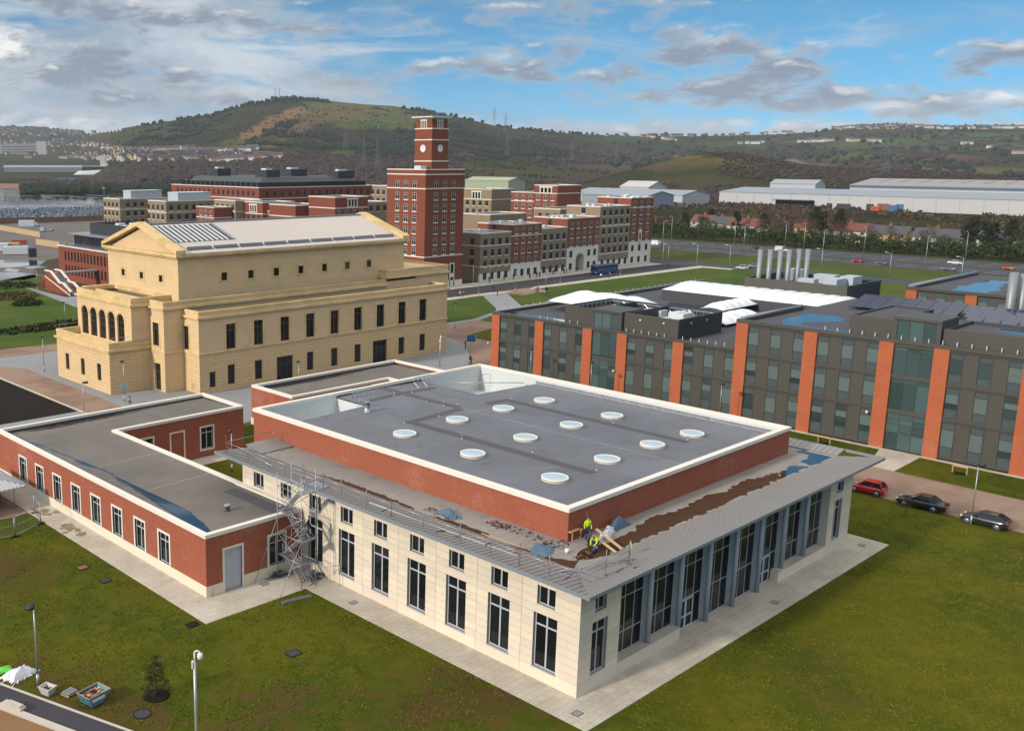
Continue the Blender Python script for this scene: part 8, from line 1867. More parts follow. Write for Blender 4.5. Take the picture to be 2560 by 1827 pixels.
# ================================================================ street furniture
def lamp_mesh(h, style):
    th = {}
    if style == 'road':
        m = M(); m.tube((0,0,0),(0,0,h),.13,8,0,.07); m.tube((0,0,h),(1.3,0,h+.25),.05,6); th['pole'] = m.mesh('pole', 'galv'); m = M(); m.hexa([(1.2,-.15,h+.2),(2.0,-.12,h+.25),(2.0,.12,h+.25),(1.2,.15,h+.2)], [(1.2,-.12,h+.36),(2.0,-.08,h+.36),(2.0,.08,h+.36),(1.2,.12,h+.36)]); th['lantern'] = m.mesh('lantern', 'plant_white')
    elif style == 'campus':
        m = M(); m.tube((0,0,0),(0,0,.9),.11,10); m.tube((0,0,.9),(0,0,h-.1),.065,10,0,.05); th['pole'] = m.mesh('pole', 'galv')
        m = M(); m.tube((0,0,h-.12),(0,0,h+.1),.09,8); m.tube((0,0,h),(-.22,0,h+.06),.06,8); m.lathe([(.06,.16),(.24,.13),(.34,.0),(.32,-.14),(.05,-.15)], (-.42,0,h+.02), 14); th['lamp_head'] = m.mesh('lamp_head', 'black')
    elif style == 'cctv':
        m = M(); m.tube((0,0,0),(0,0,h-.3),.10,12,0,.085); th['pole'] = m.mesh('pole', 'galv'); m = M(); pts = [(0,0,h-.3)]+[(0-.0+.16-.16*math.cos(a), 0, h-.3+.45+.16*math.sin(a)) for a in np.linspace(0, PI, 8)]
        for p, q in zip(pts, pts[1:]): m.tube(p, q, .05, 8)
        th['bracket'] = m.mesh('bracket', 'white_paint'); m = M(); m.lathe([(.05,.2),(.15,.16),(.17,-.02),(.14,-.16),(.04,-.2)], (.32,0,h-.02), 14); m.box(-.17,-.12,h-.75,-.09,.12,h-.35); th['camera'] = m.mesh('camera', 'white_paint')
    return th
LM = {}
def lamp(style, h, label, loc, rz=0.0, grp=None, name='street_lamp', cat='street lamp'):
    k = (style, round(h, 1))
    if k not in LM: LM[k] = lamp_mesh(h, style)
    t = thing(name, loc, label, cat, grp, rz)
    for n, me in LM[k].items(): put(n, me, t)
    return t
ARM = {1: 'the near', 0: 'the far'}
for i, (x, y, near) in enumerate(((321.7,153.9,1),(317.4,121.8,1),(316.6,87.4,1),(320,188,1),(317,54,1),(351.1,120.8,0),(352.6,86.6,0),(355.1,205,0),(360.6,155.9,0),(354.9,145.5,0),(353,174,0),(352,52,0))):
    lamp('road', 10.7, 'tall grey lamp post on %s side of the dual carriageway' % ARM[near], (x, y, 0), 0 if near else PI, 'lamp posts along the dual carriageway, %s side' % ARM[near])
for i, (x, y) in enumerate(((264.2,141),(267.8,131.1),(281,85.3),(262.5,153),(254.6,146.2),(278,105),(283,66))): lamp('road', 7.4, 'slender lamp post along the slip road beyond the green', (x, y, 0), PI/2, 'lamp posts along the slip road')
SL_ = ['campus lamp post left of the grey footpath', 'campus lamp post right of the grey footpath head', 'campus lamp post on the paved square', 'campus lamp post on the far kerb by the second tan house', 'campus lamp post beside the bus', 'campus lamp post nearest the clock tower base', 'campus lamp post in front of the first tan house']
for (x, y), lab in zip(((149.6,139.4),(164.1,138.6),(166.1,129.9),(185.7,139.6),(217.3,140.2),(163.5,153.6),(171,153.6)), SL_): lamp('campus', 6.2, lab, (x, y, .02))
lamp('campus', 6.05, 'lamp post with black head on the grass verge at lower left', (-27.1, 25.3, 0), 0.55); lamp('cctv', 8.0, 'pale camera mast with hooked bracket at the bottom edge', (-24.6, 9.0, 0), -.7, name='camera_mast', cat='camera mast')
lamp('campus', 6.2, 'lamp post standing between the black saloon and the grey car', (57.9, -6.0, 0), 2.6); lamp('campus', 6.2, 'lamp post with blue sign in front of the yellow hall', (18.4, 95.0, .02), .6); lamp('campus', 5.4, 'lamp post rising behind the left brick wing', (8.6, 88.7, .02), 2.6); lamp('campus', 6.0, 'lamp post on the grey plaza left of the yellow hall', (18.5, 123.0, .02), .6)
lamp('cctv', 5.2, 'white hooked camera mast behind the rear brick wing', (73.6, 82.0, .02), .5, name='camera_mast', cat='camera mast'); lamp('campus', 6.0, 'lamp post on the grass at the foot of the brick steps', (63.0, 223.6, 0), .6); lamp('campus', 6.0, 'lamp post on the path in front of the brick steps', (59.3, 197.5, .03), .6); lamp('campus', 5.6, 'lamp post on the grass bank behind the balcony', (41.5, 162.3, 0), .6)
lamp('campus', 5.0, 'lamp post in the small courtyard lawn between wing and hall', (11.0, 56.3, 0), .6); lamp('campus', 5.5, 'lamp post peeping over the rear wing by the hall doors', (40.5, 80.5, .02), .6); lamp('campus', 5.8, 'lamp post against the leftmost piers of the dark block', (74.8, 63, .02), .6); lamp('campus', 5.8, 'lamp post before the glazed stair bay of the dark block', (73.5, 50.5, .02), .6); lamp('campus', 5.6, 'lamp post by the tall pier where the dark block steps up', (75.6, 30.6, .02), .6); lamp('campus', 5.5, 'lamp post on the plaza beyond the yellow hall', (106, 108, .02), .6)
m = M(); m.box(-.3,-.02,1.9,.3,.02,2.6); o = one('lamp_sign', m, 'sky_paint', 'small round-edged blue sign on the lamp post by the yellow hall', 'sign'); o.location = (18.32, 94.85, .02); o.rotation_euler = (0, 0, -.6)
bl = thing('bollard', (18.5, 93.6, .02), 'dark bollard beside the lamp post at the yellow hall', 'bollard'); m = M(); m.lathe([(.3,0),(.3,.06),(.14,.08),(.13,.95),(.1,1.05),(.02,1.08)], n=12); put('post', m.mesh('post', 'black'), bl); m = M(); m.lathe([(.145,.6),(.145,.7)], n=12); put('reflector_band', m.mesh('reflector_band', 'white_paint'), bl)
ns = thing('notice_board', (90.4, 89.6, .02), 'blue notice board on posts at the corner of the yellow hall', 'sign'); m = M(); m.box(-.95,-.05,1.4,.95,.05,2.6); put('board', m.mesh('board', 'blue_paint'), ns, rz=-.9)
for s in (-1, 1): m = M(); m.box(s*.9-.05,-.06,0,s*.9+.05,.06,2.7); put('post', m.mesh('post', 'plant_white'), ns, rz=-.9)
for x, y, lab in ((76.2,16.5,'timber tree guard on the grass strip near the hall eave'),(75.5,.6,'timber tree guard on the grass strip right of the entrance slab')):
    t = thing('tree_guard', (x, y, 0), lab, 'tree guard')
    for s in (-1, 1): m = M(); m.box(-.05,s*.75-.05,0,.05,s*.75+.05,.95); put('stake', m.mesh('stake', 'timber'), t)
    m = M(); m.box(-.04,-.8,.78,.04,.8,.93); put('rail', m.mesh('rail', 'timber'), t); m = M(); m.lathe([(.7,0),(.5,.08),(.02,.1)], n=10); put('mulch', m.mesh('mulch', 'soil_dark'), t)
sb = make_tree('shrub', 'small dark bare shrub on the lawn beside the black saloon', 'bare', 2.2, 91); sb.location = (55.4, -.8, 0)
cn = thing('conifer_sapling', (-21.5, 18.9, 0), 'young bushy conifer growing on the worn lawn', 'tree'); rg = np.random.default_rng(17); C = []
for k in range(60):
    t = rg.uniform(.12, 1.0); rr = 1.15*(1.04-t)**.6*rg.uniform(.35, 1); a = rg.uniform(0, 2*PI); C.append((rr*math.cos(a)+.1*t, rr*math.sin(a), 2.9*t))
V, F, tn = leaves(np.array(C), np.full(60, .2), 26, .045, rg); put('crown', npmesh('crown', V, F, 'leaf_conifer', tn), cn); m = M(); m.tube((0,0,-.1),(.08,0,2.6),.06,6,0,.02)
for k in range(16): a = 2.4*k; z = .3+.14*k; m.tube((0.03*z,0,z),(.8*(1.05-z/3)*math.cos(a),.8*(1.05-z/3)*math.sin(a),z+.25),.022,4,0,.008)
put('trunk', m.mesh('trunk', 'tree_bark'), cn); m = M(); m.lathe([(.95,0),(.8,.05),(.02,.08)], n=14); put('mulch', m.mesh('mulch', 'soil_dark'), cn)
# ---- foreground lane
import math as _m
kA, kB = Vector((-30.6, 32.0)), Vector((-22.0, 8.0)); dv_ = (kB-kA).normalized(); nv_ = Vector((-dv_.y, dv_.x))*-1
if nv_.x > 0: nv_ = -nv_
def strip2(name, o0, o1, z, matn, thick=.0, ext=20):
    a, b = kA-dv_*ext, kB+dv_*ext; P = [a+nv_*o0, b+nv_*o0, b+nv_*o1, a+nv_*o1]; return sheet(name, [tuple(p) for p in P], z, matn, thick=thick)
strip2('kerb', 0, .18, .05, 'kerb', .15); strip2('lane', .18, 1.95, .0, 'asphalt'); strip2('low_wall', 1.95, 2.45, .16, 'kerb', .3); strip2('sand', 2.45, 12, .02, 'sand')
th = thing('loose_kerbstone', (-29.6, 23.6, .16), 'loose pale kerb slab lying on the low wall', 'kerbstone', rz=math.atan2(dv_.y, dv_.x)); m = M(); m.box(-.9,-.25,0,.9,.25,.16); put('slab', m.mesh('slab', 'kerb'), th); m = M(); m.box(-.5,-.18,.164,.75,.2,.28); put('slab', m.mesh('slab', 'concrete'), th)
mat('tub_grey', srgb('#b9b6b1'), .6, var=.08, scale=2); mat('skip_blue', srgb('#3f6f7c'), .6, var=.15, scale=1.5, col2=srgb('#557a82'))
tb = thing('rubble_tub', (-27.05, 23.9, 0), 'pale grey tapered tub holding dark rubble on the verge', 'tub', rz=.35)
m = M(); b_lo = [(-.38,-.48,.02),(.38,-.48,.02),(.38,.48,.02),(-.38,.48,.02)]; b_hi = [(-.58,-.70,.82),(.58,-.70,.82),(.58,.70,.82),(-.58,.70,.82)]; i_hi = [(-.50,-.62,.82),(.50,-.62,.82),(.50,.62,.82),(-.50,.62,.82)]; i_lo = [(-.38,-.48,.4),(.38,-.48,.4),(.38,.48,.4),(-.38,.48,.4)]
for k in range(4):
    j = (k+1) % 4; m.poly([b_lo[k], b_lo[j], b_hi[j], b_hi[k]]); m.poly([b_hi[k], b_hi[j], i_hi[j], i_hi[k]]); m.poly([i_hi[k], i_hi[j], i_lo[j], i_lo[k]])
m.poly(b_lo); m.box(-.62,-.74,.74,.62,-.70,.83); m.box(-.62,.70,.74,.62,.74,.83); put('shell', m.mesh('shell', 'tub_grey'), tb)
def rubble(n, rx, ry, h, sc, seed, mats=('rust', 'brick', 'concrete_grey')):
    rr = random.Random(seed); m = M()
    for k in range(n):
        x, y = rr.uniform(-rx, rx), rr.uniform(-ry, ry); z = rr.uniform(0, h)*(1-(x/rx)**2*.5-(y/ry)**2*.4); a = rr.uniform(0, PI); s = sc*rr.uniform(.5, 1.3); q = sc*rr.uniform(.3, .7); c_, s_ = math.cos(a), math.sin(a); tz = rr.uniform(-.4, .4)*s
        P = [(x+c_*i*s-s_*j*q, y+s_*i*s+c_*j*q, z+i*tz) for i, j in ((-1,-1),(1,-1),(1,1),(-1,1))]; m.hexa(P, [(p[0], p[1], p[2]+sc*rr.uniform(.3, .6)) for p in P], rr.randrange(len(mats)))
    return m.mesh('rubble', list(mats))
o = put('rubble', rubble(70, .42, .52, .16, .10, 3, ('soil_dark', 'rust', 'concrete_grey')), tb, (0, 0, .4)); o['kind'] = 'stuff'
sk_ = thing('skip', (-25.2, 20.9, 0), 'blue-green open skip full of broken bricks beside the kerb', 'skip', rz=.2)
m = M(); lo = [(-.75,-.85,.12),(.55,-.85,.12),(.55,.85,.12),(-.75,.85,.12)]; hi = [(-1.15,-.92,1.12),(1.35,-.92,1.12),(1.35,.92,1.12),(-1.15,.92,1.12)]; ih = [(-1.06,-.84,1.12),(1.26,-.84,1.12),(1.26,.84,1.12),(-1.06,.84,1.12)]; il = [(-.75,-.8,.5),(.8,-.8,.5),(.8,.8,.5),(-.75,.8,.5)]
for k in range(4):
    j = (k+1) % 4; m.poly([lo[k], lo[j], hi[j], hi[k]], 0); m.poly([hi[k], hi[j], ih[j], ih[k]], 1); m.poly([ih[k], ih[j], il[j], il[k]], 0)
m.poly(lo); put('shell', m.mesh('shell', ['skip_blue', 'timber']), sk_); m = M(); m.box(-.7,-.7,0,-.5,.7,.12); m.box(.3,-.7,0,.5,.7,.12); put('skid', m.mesh('skid', 'black'), sk_)
m = M(); m.poly([(-.72,-.915,.55),(.62,-.915,.55),(.72,-.925,.88),(-.86,-.925,.88)]); put('painted_panel', m.mesh('painted_panel', 'plant_white'), sk_)
o = put('rubble', rubble(150, .98, .74, .45, .13, 5, ('brick', 'brick_orange', 'concrete', 'black')), sk_, (.08, 0, .62)); o['kind'] = 'stuff'
pt = thing('pallet', (-25.9, 22.95, 0), 'timber pallet stacked with grey blocks between tub and skip', 'pallet', rz=.3)
for k in range(6): m = M(); m.box(-.6,-.5+.185*k,.11,.6,-.42+.185*k+.03,.14); put('board', m.mesh('board', 'timber'), pt)
for k in range(3): m = M(); m.box(-.6+.5*k,-.5,0,-.5+.5*k,.5,.11); put('bearer', m.mesh('bearer', 'timber'), pt)
rr = random.Random(9)
for k in range(9): x, y = -.42+.4*(k % 3), -.32+.32*(k//3); m = M(); m.box(-.18,-.12,0,.18,.12,.14); b = put('block', m.mesh('block', 'galv_dull'), pt, (x, y, .145), rr.uniform(-.25, .25))
tb.scale = (.70, .70, .70); sk_.scale = (.74, .74, .74); pt.scale = (.75, .75, .75)
def tarp(name, label, loc, rx, ry, h, matn, seed, rz=0, cat='tarpaulin', n=16):
    rr = np.random.default_rng(seed); rows = []
    for i in range(n+1):
        row = []
        for j in range(n+1):
            x, y = -rx+2*rx*i/n, -ry+2*ry*j/n; e = max(abs(i/n*2-1), abs(j/n*2-1)); rag = 1+.16*rr.normal() if e > .95 else 1
            z = h*max(0, (1-e**2))*(.4+.9*float(fbm(np.array([x*2.2+seed]), np.array([y*2.2]), 3, seed)[0]))+.02; row.append((x*rag, y*rag, z))
        rows.append(row)
    m = M(); m.grid(rows, 0, False); o = put(name, m.mesh(name, matn), None, loc, rz); return tag(o, label, cat)
mat('poly_white', srgb('#c6c8cc'), .35, var=.06); mat('poly_green', srgb('#5bbf3f'), .5, var=.06); mat('tarp_blue', srgb('#4a6478'), .6, var=.12, scale=2)
tarp('sheeting', 'crumpled white plastic sheeting on the grass at lower left', (-27.5, 27.6, .0), 1.15, .75, .6, 'poly_white', 3, .3); tarp('sheeting', 'bright green sheet beside the white plastic at the left edge', (-28.1, 28.9, .0), .6, .45, .3, 'poly_green', 4)
def cover(label, x, y, kind, r, matn, name='manhole_cover'):
    th = thing(name, (x, y, 0), label, 'manhole'); m = M()
    if kind == 'round': m.lathe([(r,-.03),(r,.012),(r*.86,.014)], n=20); put('rim', m.mesh('rim', 'soil_dark'), th); m = M(); m.lathe([(r*.86,-.02),(r*.85,.02)], n=20); put('lid', m.mesh('lid', matn), th)
    else: m.box(-r,-r*.8,-.03,r,r*.8,.036); put('frame', m.mesh('frame', 'concrete' if matn in ('concrete', 'rust') and abs(x) < 13 else 'soil_dark'), th); m = M(); m.box(-r*.84,-r*.66,.0,r*.84,r*.66,.042); put('lid', m.mesh('lid', matn), th)
    return th
cover('large round dark manhole near the conifer and the lane', -23.4, 17.5, 'round', .62, 'asphalt'); cover('brown cover in the lawn left of the brick wing, further one', -15.3, 42.0, 'sq', .5, 'rust'); cover('grey cover in the lawn left of the brick wing, nearer one', -15.1, 38.1, 'sq', .45, 'asphalt'); cover('small brown cover at the tip of the wing pavement', -13.9, 26.2, 'sq', .5, 'soil_dark'); cover('dark cover in the lawn before the stone hall windows', -10.7, 17.4, 'sq', .55, 'asphalt')
for x, y, lab in ((-11.9,40.8,'pale access cover in the wing pavement, further one'),(-11.9,37.0,'pale access cover in the wing pavement, nearer one'),(-1.6,20.9,'small access cover in the pavement below the second window'),(-1.5,-1.2,'small access cover at the near corner of the apron'),(25,-1.7,'brown drain cover in front of the glazed doors'),(43.6,-1.2,'drain cover at the far end of the right apron'),(-5.0,28.6,'rusty drain grate below the stay of the scaffold'),(-4.0,29.2,'rusty drain grate at the scaffold foot')): cover(lab, x, y, 'sq', .36, 'concrete' if 'pale' in lab else 'concrete_grey')
# ---- cycle shelter at the left edge
cs = thing('cycle_shelter', (-12.6, 60.0, 0), 'ribbed white hipped roof of a cycle shelter at the left edge', 'shelter')
ex0, ex1, ey0, ey1 = -22.0, -12.5, 59.9, 69.5; z0_, z1_ = 2.45, 3.35; rx0, rx1, ry = -18.2, -16.3, 64.7
m = M(); C4 = [(ex0,ey0,z0_),(ex1,ey0,z0_),(ex1,ey1,z0_),(ex0,ey1,z0_)]; Ra, Rb = (rx0,ry,z1_), (rx1,ry,z1_)
mat('shelter_roof', srgb('#c4c6ca', .85), .4, metal=.2, var=.04)
m.poly([C4[0], C4[1], Rb, Ra]); m.poly([C4[1], C4[2], Rb]); m.poly([C4[2], C4[3], Ra, Rb]); m.poly([C4[3], C4[0], Ra]); part('roof', m, 'shelter_roof', cs)
m = M()
for k in range(22):
    t = (k+.5)/22; x = ex0+(ex1-ex0)*t; tt = min(1, (x-ex0)/(rx0-ex0), (ex1-x)/(ex1-rx1)); m.tube((x,ey0-.02,z0_+.05),(x,ey0+(ry-ey0)*tt,z0_+(z1_-z0_)*tt+.05),.07,5)
    y = ey0+(ey1-ey0)*t; tt = min(1, (y-ey0)/(ry-ey0), (ey1-y)/(ey1-ry)); m.tube((ex1+.02,y,z0_+.05),(ex1-(ex1-rx1)*tt,y,z0_+(z1_-z0_)*tt+.05),.07,5)
part('roof_ribs', m, 'shelter_roof', cs)['kind'] = 'stuff'
for x, y in ((-13.6,60.6),(-13.5,64.6),(-13.5,68.8),(-17.5,60.6),(-21.3,60.6)): m = M(); m.tube((x,y,0),(x,y,z0_+.05),.07,8); part('post', m, 'galv', cs)
m = M(); m.box(ex0,ey0-.03,z0_-.12,ex1,ey0+.02,z0_+.02); m.box(ex1-.02,ey0+.021,z0_-.12,ex1+.03,ey1,z0_+.02); part('gutter', m, 'galv', cs)
for k in range(6):
    x = -14.6-.9*k; m = M(); pts = [(x,62.2,0)]+[(x,62.55-.35*math.cos(a),.6+.3*math.sin(a)) for a in np.linspace(0, PI, 7)]+[(x,62.9,0)]
    for p, q in zip(pts, pts[1:]): m.tube(p, q, .03, 6)
    part('bike_hoop', m, 'galv', cs)
sheet('shelter_floor', [(-22,58.5),(-13.1,58.5),(-13.1,70),(-22,70)], .0, 'paver')
def fence_panel(m, a, b, h=2.0):
    a = Vector((*a, 0)); b = Vector((*b, 0)); up = Vector((0, 0, 1))
    m.tube(a+up*.08, a+up*h, .035, 6); m.tube(b+up*.08, b+up*h, .035, 6); m.tube(a+up*h, b+up*h, .03, 6); m.tube(a+up*.15, b+up*.15, .03, 6); m.tube(a+up*(h*.55), b+up*(h*.55), .015, 4)
    for k in range(1, 14): p = a.lerp(b, k/14); m.tube(p+up*.15, p+up*h, .006, 3, caps=False)
for i, (a, b, lab) in enumerate((((-20.2,54.1),(-16.9,53.0),'mesh site fence panel on the lawn at the left edge'),((-16.8,53.0),(-13.5,54.7),'mesh site fence panel meeting the wing pavement'),((-13.4,54.8),(-12.6,58.0),'short mesh fence panel standing on the wing pavement'))):
    th = thing('fence_panel', (*a, 0), lab, 'fence'); m = M(); fence_panel(m, a, b); part('mesh_frame', m, 'galv', th)
    for p in (a, b): m = M(); m.box(p[0]-.35,p[1]-.12,.0,p[0]+.35,p[1]+.12,.13); part('foot', m, 'black', th)
flat2 = lambda name, poly, z, mt: struct(name, sheetM(poly, z), mt)
mat('dust', srgb('#a08f74', .62), .9, var=.15, scale=2, fine=.12)
rd_ = random.Random(44)
for i in range(34):
    cx, cy, r_ = (rd_.gauss(-11.7, .5), rd_.gauss(57.6, 1.0), rd_.uniform(.08, .4)) if i < 14 else (rd_.gauss(-11.9, .45), rd_.gauss(51.6, 1.0), rd_.uniform(.08, .38))
    if not (-12.8 < cx < -10.5): continue
    flat2('dirt_stain', [(cx+r_*math.cos(2*PI*k/11)*rd_.uniform(.5, 1.3), cy+r_*1.5*math.sin(2*PI*k/11)*rd_.uniform(.5, 1.3)) for k in range(11)], .034+.0008*i, 'dust')
# ---- scaffold stair tower in the corner
sc_ = thing('scaffold_stair', (-2.6, 27.2, 0), 'aluminium scaffold stair tower in the corner of wing and hall', 'scaffold')
X0, X1, Y0, Y1 = -3.4, -1.85, 25.5, 28.8; HT = 10.1
for x, y, h in ((X0,Y1,9.7),(X0,Y0,10.0),(X1,Y0,10.5),(X1,Y1,10.2)): m = M(); m.tube((x,y,0),(x,y,h),.035,8); m.lathe([(.12,0),(.12,.03)], (x,y,.03), 8); part('upright', m, 'galv', sc_)
lev = [.35, 2.3, 4.3, 6.3, 8.5]
m = M()
for z in lev[1:]+[9.5]:
    for a, b in (((X0,Y0),(X1,Y0)),((X1,Y0),(X1,Y1)),((X1,Y1),(X0,Y1)),((X0,Y1),(X0,Y0))): m.tube((*a,z),(*b,z),.025,6)
for k in range(4):
    z0_, z1_ = lev[k], lev[k+1]; m.tube((X0,Y0 if k % 2 else Y1,z0_),(X0,Y1 if k % 2 else Y0,z1_),.025,6); m.tube((X1,Y0 if k % 2 == 0 else Y1,z0_),(X1,Y1 if k % 2 == 0 else Y0,z1_),.025,6)
part('brace', m, 'galv', sc_)
for k in range(4):
    z0_, z1_ = lev[k], lev[k+1]; ya, yb = (Y0+.35, Y1-.75) if k % 2 == 0 else (Y1-.35, Y0+.75); m = M()
    for x in (X0+.3, X0+.95): m.hexa([(x-.03,ya,z0_-.08),(x+.03,ya,z0_-.08),(x+.03,yb,z1_-.08),(x-.03,yb,z1_-.08)], [(x-.03,ya,z0_+.1),(x+.03,ya,z0_+.1),(x+.03,yb,z1_+.1),(x-.03,yb,z1_+.1)])
    fl_ = part('stair_flight', m, 'alloy', sc_); m = M()
    for j in range(9): t = (j+.5)/9; y = ya+(yb-ya)*t; z = z0_+(z1_-z0_)*t; m.box(X0+.34,y-.11,z-.015,X0+.91,y+.11,z+.015)
    part('treads', m, 'alloy', sc_, fl_); m = M()
    for x in (X0+.28, X0+.97): m.tube((x,ya,z0_+.95),(x,yb,z1_+.95),.022,6); m.tube((x,ya,z0_+.5),(x,yb,z1_+.5),.018,6); m.tube((x,ya,z0_),(x,ya,z0_+.95),.02,6); m.tube((x,yb,z1_),(x,yb,z1_+.95),.02,6)
    part('handrail', m, 'alloy', sc_, fl_); m = M(); e = (Y1-.8, Y1) if k % 2 == 0 else (Y0, Y0+.8); m.box(X0+.04,e[0],z1_-.06,X1-.04,e[1],z1_); part('landing', m, 'alloy', sc_)
for a, b in (((-5.5,29.35,.03),(X0,Y1,5.6)),((-6.0,25.3,.0),(X0,Y0,4.3)),((-.35,24.1,0),(-.35,24.1,2.1)),((-.35,24.1,1.9),(X1,Y0,1.6)),((X1,Y0,4.4),(-.1,26.9,8.3)),((-.3,25,4.4),(X1,Y1,8.0))): m = M(); m.tube(a, b, .028, 6); part('stay', m, 'galv', sc_)
m = M(); m.box(X1+.05,Y0+.1,8.5,-.1,Y1-1.4,8.56); part('gangway', m, 'alloy', sc_)
person('walk', 'worker in navy climbing the scaffold stair', (-2.3, 25.95, 4.3), 1.2, '#1d2436', hard_hat=True)
def pile(label, x, y, rx, ry, h, n, mats, seed, name='tube_pile'):
    rr = random.Random(seed); m = M()
    for k in range(n):
        a = rr.uniform(0, PI); L = rr.uniform(.5, 1.2)*rx; cx, cy, cz = rr.uniform(-.4, .4)*rx, rr.uniform(-.4, .4)*ry, rr.uniform(.03, h); m.tube((x+cx-L*.5*math.cos(a),y+cy-L*.5*math.sin(a),max(.02,cz-.05)),(x+cx+L*.5*math.cos(a),y+cy+L*.5*math.sin(a),cz+.03),.03,5,rr.randrange(len(mats)))
    return one(name, m, mats, label, 'pile', org=(x, y, 0))
mat('net_blue', srgb('#4b6375'), .8, var=.2, scale=3)
pile('heap of grey-blue scaffold clips and netting under the stair tower', -.95, 27.0, 1.5, 1.3, .45, 60, ['net_blue', 'galv_dull', 'black'], 3); pile('smaller heap of blue netting against the brick wing', -3.0, 29.1, 1.2, .5, .4, 36, ['net_blue', 'black'], 4)
th = thing('steel_channel', (-6.2, 24.6, 0), 'long grey steel channel lying on the lawn by the scaffold', 'beam', rz=math.atan2(-.5, 2.7)); m = M(); m.box(0,-.16,.02,2.8,.16,.05); put('web', m.mesh('web', 'galv'), th); m = M(); m.box(0,-.16,.05,2.8,-.13,.16); put('flange', m.mesh('flange', 'galv'), th); m = M(); m.box(0,.13,.05,2.8,.16,.16); put('flange', m.mesh('flange', 'galv'), th)
# ---- temporary guard rail round the eaves
gr_ = thing('edge_guard_rail', (-1.0, -.3, 8.4), 'temporary tube guard rail along the eaves of the stone hall', 'guard rail')
GP = [(-1.08,y) for y in (39.8,36.2,33.0,30.6,28.0,25.4,23.1,20.0,17.1,13.6,9.9,7.0,4.4,1.9)]+[(-.7,-.25),(2.2,-.3),(4.95,-.3)]
for i, (x, y) in enumerate(GP):
    m = M(); zb = 8.52; m.tube((x,y,zb),(x,y,zb+1.5+.25*random.Random(i).random()),.028,6); m.box(x-.12,y-.12,zb-.02,x+.12,y+.12,zb+.03); part('rail_post', m, 'galv_dull' if i % 4 else 'rust', gr_)
for a, b in zip(GP, GP[1:]):
    for z, mt in ((9.45, 'galv'), (9.0, 'galv_dull')): m = M(); m.tube((*a,z),(*b,z),.026,6); part('rail', m, mt, gr_)
m = M(); m.tube((-1.0,39.8,9.5),(4.7,40.0,9.5),.026,6); m.tube((4.7,40.0,8.4),(4.7,40.0,9.7),.028,6); part('rail', m, 'galv_dull', gr_)
for i, (a, b, mt, lab) in enumerate((((-.3,20.5,8.5),(.2,5.6,8.47),'plant_white','long pale scaffold tube lying along the left eave'),((.5,38.8,8.55),(-.6,33.2,8.6),'galv','pale scaffold tube at the far end of the left eave'),((.2,2.0,8.5),(6.0,-.2,8.55),'galv_dull','scaffold tube lying across the near eave corner'),((1.9,10.4,8.3),(2.0,6.4,8.3),'timber','yellow timber batten at the foot of the left eave'))):
    m = M(); m.tube(a, b, .045, 8); one('scaffold_tube', m, mt, lab, 'tube', org=a)
rb2 = random.Random(14)
for i, (x, y) in enumerate(((-.9,12.5),(-.6,10.8),(-.2,8.3),(.2,6.0),(-1.2,26.0),(-.8,27.5),(-1.0,18.3),(3.0,-.6),(4.4,-1.0),(-.6,1.0))):
    m = M(); a = rb2.uniform(-.4, .4); m.tube((x,y,8.55),(x+1.1*math.cos(a),y+1.1*math.sin(a),8.47),.04,6); one('batten', m, 'rust' if i % 2 else 'black', 'short dark batten lying on the metal eave', 'batten', 'short battens on the eaves', org=(x, y, 8.5))
# ---- builders' mess on the low roof
def rooftarp(label, x, y, rx, ry, h, mt, seed, rz=0): return tarp('tarpaulin', label, (x, y, 8.16), rx, ry, h, mt, seed, rz, n=12)
rooftarp('blue tarpaulin spread near the hall corner on the low roof', 3.0, 5.6, 1.2, .8, .18, 'tarp_blue', 5, .5); rooftarp('blue-green tarpaulin heap half way along the left low roof', 3.2, 15.0, 1.0, .55, .6, 'tarp_blue', 6, 1.2); rooftarp('dark blue tarpaulin bundle against the brick wall by the workers', 11.2, 4.7, 1.2, .4, .75, 'tarp_blue', 7, 0); rooftarp('pale folded sheet leaning by the blue bundle', 9.4, 4.4, 1.1, .35, .55, 'poly_white', 8, .3)
def debris(label, x, y, rx, ry, n, seed, mats=('rust', 'concrete_grey', 'black', 'soil_dark')):
    th = thing('rubble_heap', (x, y, 8.155), label, 'rubble'); o = put('rubble', rubble(n, rx, ry, .16, .09, seed, mats), th); o['kind'] = 'stuff'; return th
debris('scattered rubble along the brick wall left of the hall corner', 4.6, 8.6, .5, 2.6, 60, 1); debris('reddish rubble beside the blue-green tarpaulin heap', 2.9, 16.4, .4, .8, 26, 2, ('rust', 'brick', 'black')); debris('rubble scatter round the brick corner', 4.6, 5.6, .9, .8, 40, 3); debris('small dark rubble in front of the workers', 4.5, 2.9, .8, .5, 30, 4, ('soil_dark', 'rust')); debris('brown rubble strip half way to the corner', 4.4, 11.0, .5, .9, 34, 5, ('rust', 'brick', 'soil_dark'))
for i, (x, y, mt, lab) in enumerate(((3.9,4.1,'white_paint','white plastic bucket near the blue tarpaulin'),(5.5,2.9,'black','black bucket at the feet of the bending worker'),(5.9,3.0,'blue_paint','blue and white tub between the workers'))):
    th = thing('bucket', (x, y, 8.155), lab, 'bucket'); m = M(); m.lathe([(.12,0),(.16,.32),(.14,.32),(.11,.05)], n=12); put('shell', m.mesh('shell', mt), th); m = M(); m.tube((-.15,0,.31),(0,0,.42),.01,4); m.tube((0,0,.42),(.15,0,.31),.01,4); put('handle', m.mesh('handle', 'galv'), th)
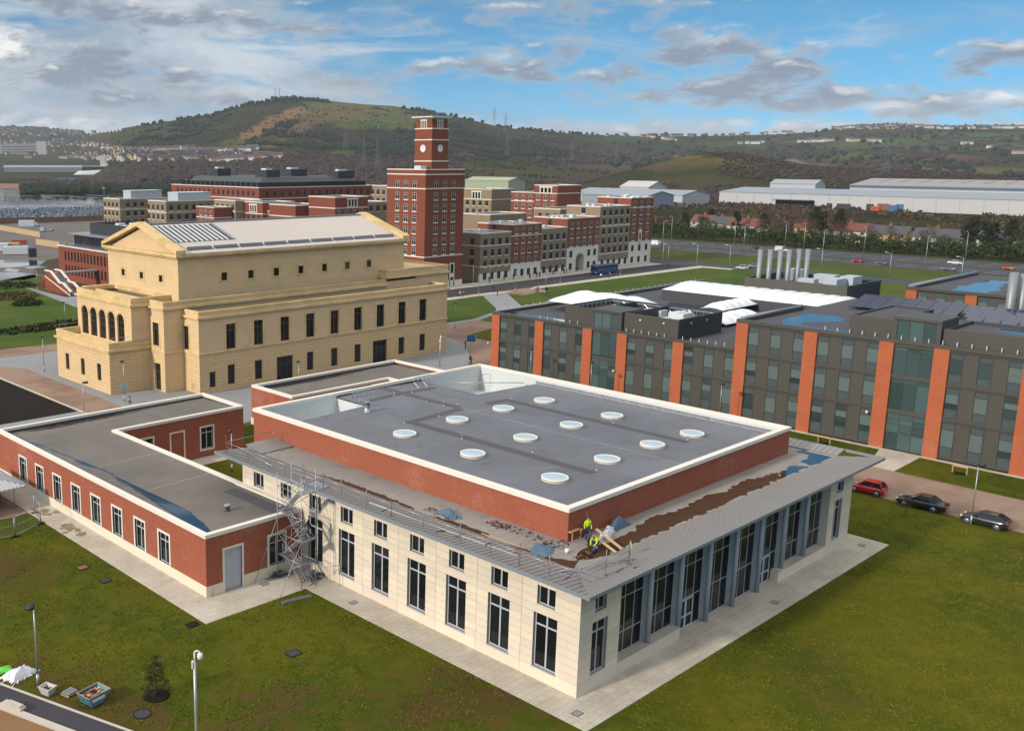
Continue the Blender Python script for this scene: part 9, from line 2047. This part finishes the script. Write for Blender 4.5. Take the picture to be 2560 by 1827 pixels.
for a, b, lab in (((7.9,4.4,8.9),(7.2,1.7,8.35),'plank propped from the worker to the eave, upper one'),((7.3,4.2,8.6),(6.3,1.6,8.35),'plank propped from the worker to the eave, lower one')):
    m = M(); v = Vector(b)-Vector(a); s = Vector((v.y, -v.x, 0)).normalized()*.13; A_, B_ = Vector(a), Vector(b); z = Vector((0, 0, .04)); m.hexa([A_-s, A_+s, B_+s, B_-s], [A_-s+z, A_+s+z, B_+s+z, B_-s+z]); one('plank', m, 'ply', lab, 'plank', org=a)
m = M(); m.box(5.72,5.1,8.9,6.9,5.36,8.97); m.box(5.8,5.0,8.3,5.86,5.06,8.9); m.box(6.8,5.0,8.3,6.86,5.06,8.9); one('trestle_shelf', m, ['timber'], 'small work shelf against the brick wall at the corner', 'shelf', org=(6.3, 5.2, 8.15))
m = M(); m.tube((7.9,4.9,8.15),(7.75,5.25,10.1),.03,6); one('pole', m, 'timber', 'tall timber pole leaning on the brick wall behind the workers', 'pole', org=(7.9, 4.9, 8.15))
vt = thing('vest', (6.75, .75, 8.45), 'yellow vest draped over the guard rail on the near eave', 'vest'); mat('hivis_vest', srgb('#b9d51a'), .7, var=.06); rows = []
for i in range(9):
    t = i/8; rows.append([(-.18+.36*j/6, .05*math.sin(j*1.9)+.16*(t-.5)*math.cos(t*3), .95-.9*abs(t-.45)*1.1+.03*math.sin(j*2.3+i)) for j in range(7)])
m = M(); m.grid(rows, 0, True); put('cloth', m.mesh('cloth', 'hivis_vest'), vt, rz=.8); m = M(); m.tube((0,0,-.1),(0,0,.95),.028,6); put('rail_stub', m.mesh('rail_stub', 'galv_dull'), vt)
# ---- thin haze
hz_ = M(); hz_.box(-900, -900, -4, 6500, 6500, 330); m_ = bpy.data.materials.new('haze_air'); m_.use_nodes = True; t_ = m_.node_tree; t_.nodes.clear(); MATS['haze_air'] = m_
vv = nn(t_, 'ShaderNodeVolumePrincipled'); vv.inputs['Color'].default_value = (.80, .88, .97, 1); vv.inputs['Density'].default_value = 0.00007; vv.inputs['Anisotropy'].default_value = .2
oo = nn(t_, 'ShaderNodeOutputMaterial'); lk(t_, vv.outputs[0], oo.inputs['Volume'])
HAZE = True
if HAZE: o = put('haze', hz_.mesh('haze', 'haze_air')); o['kind'] = 'stuff'
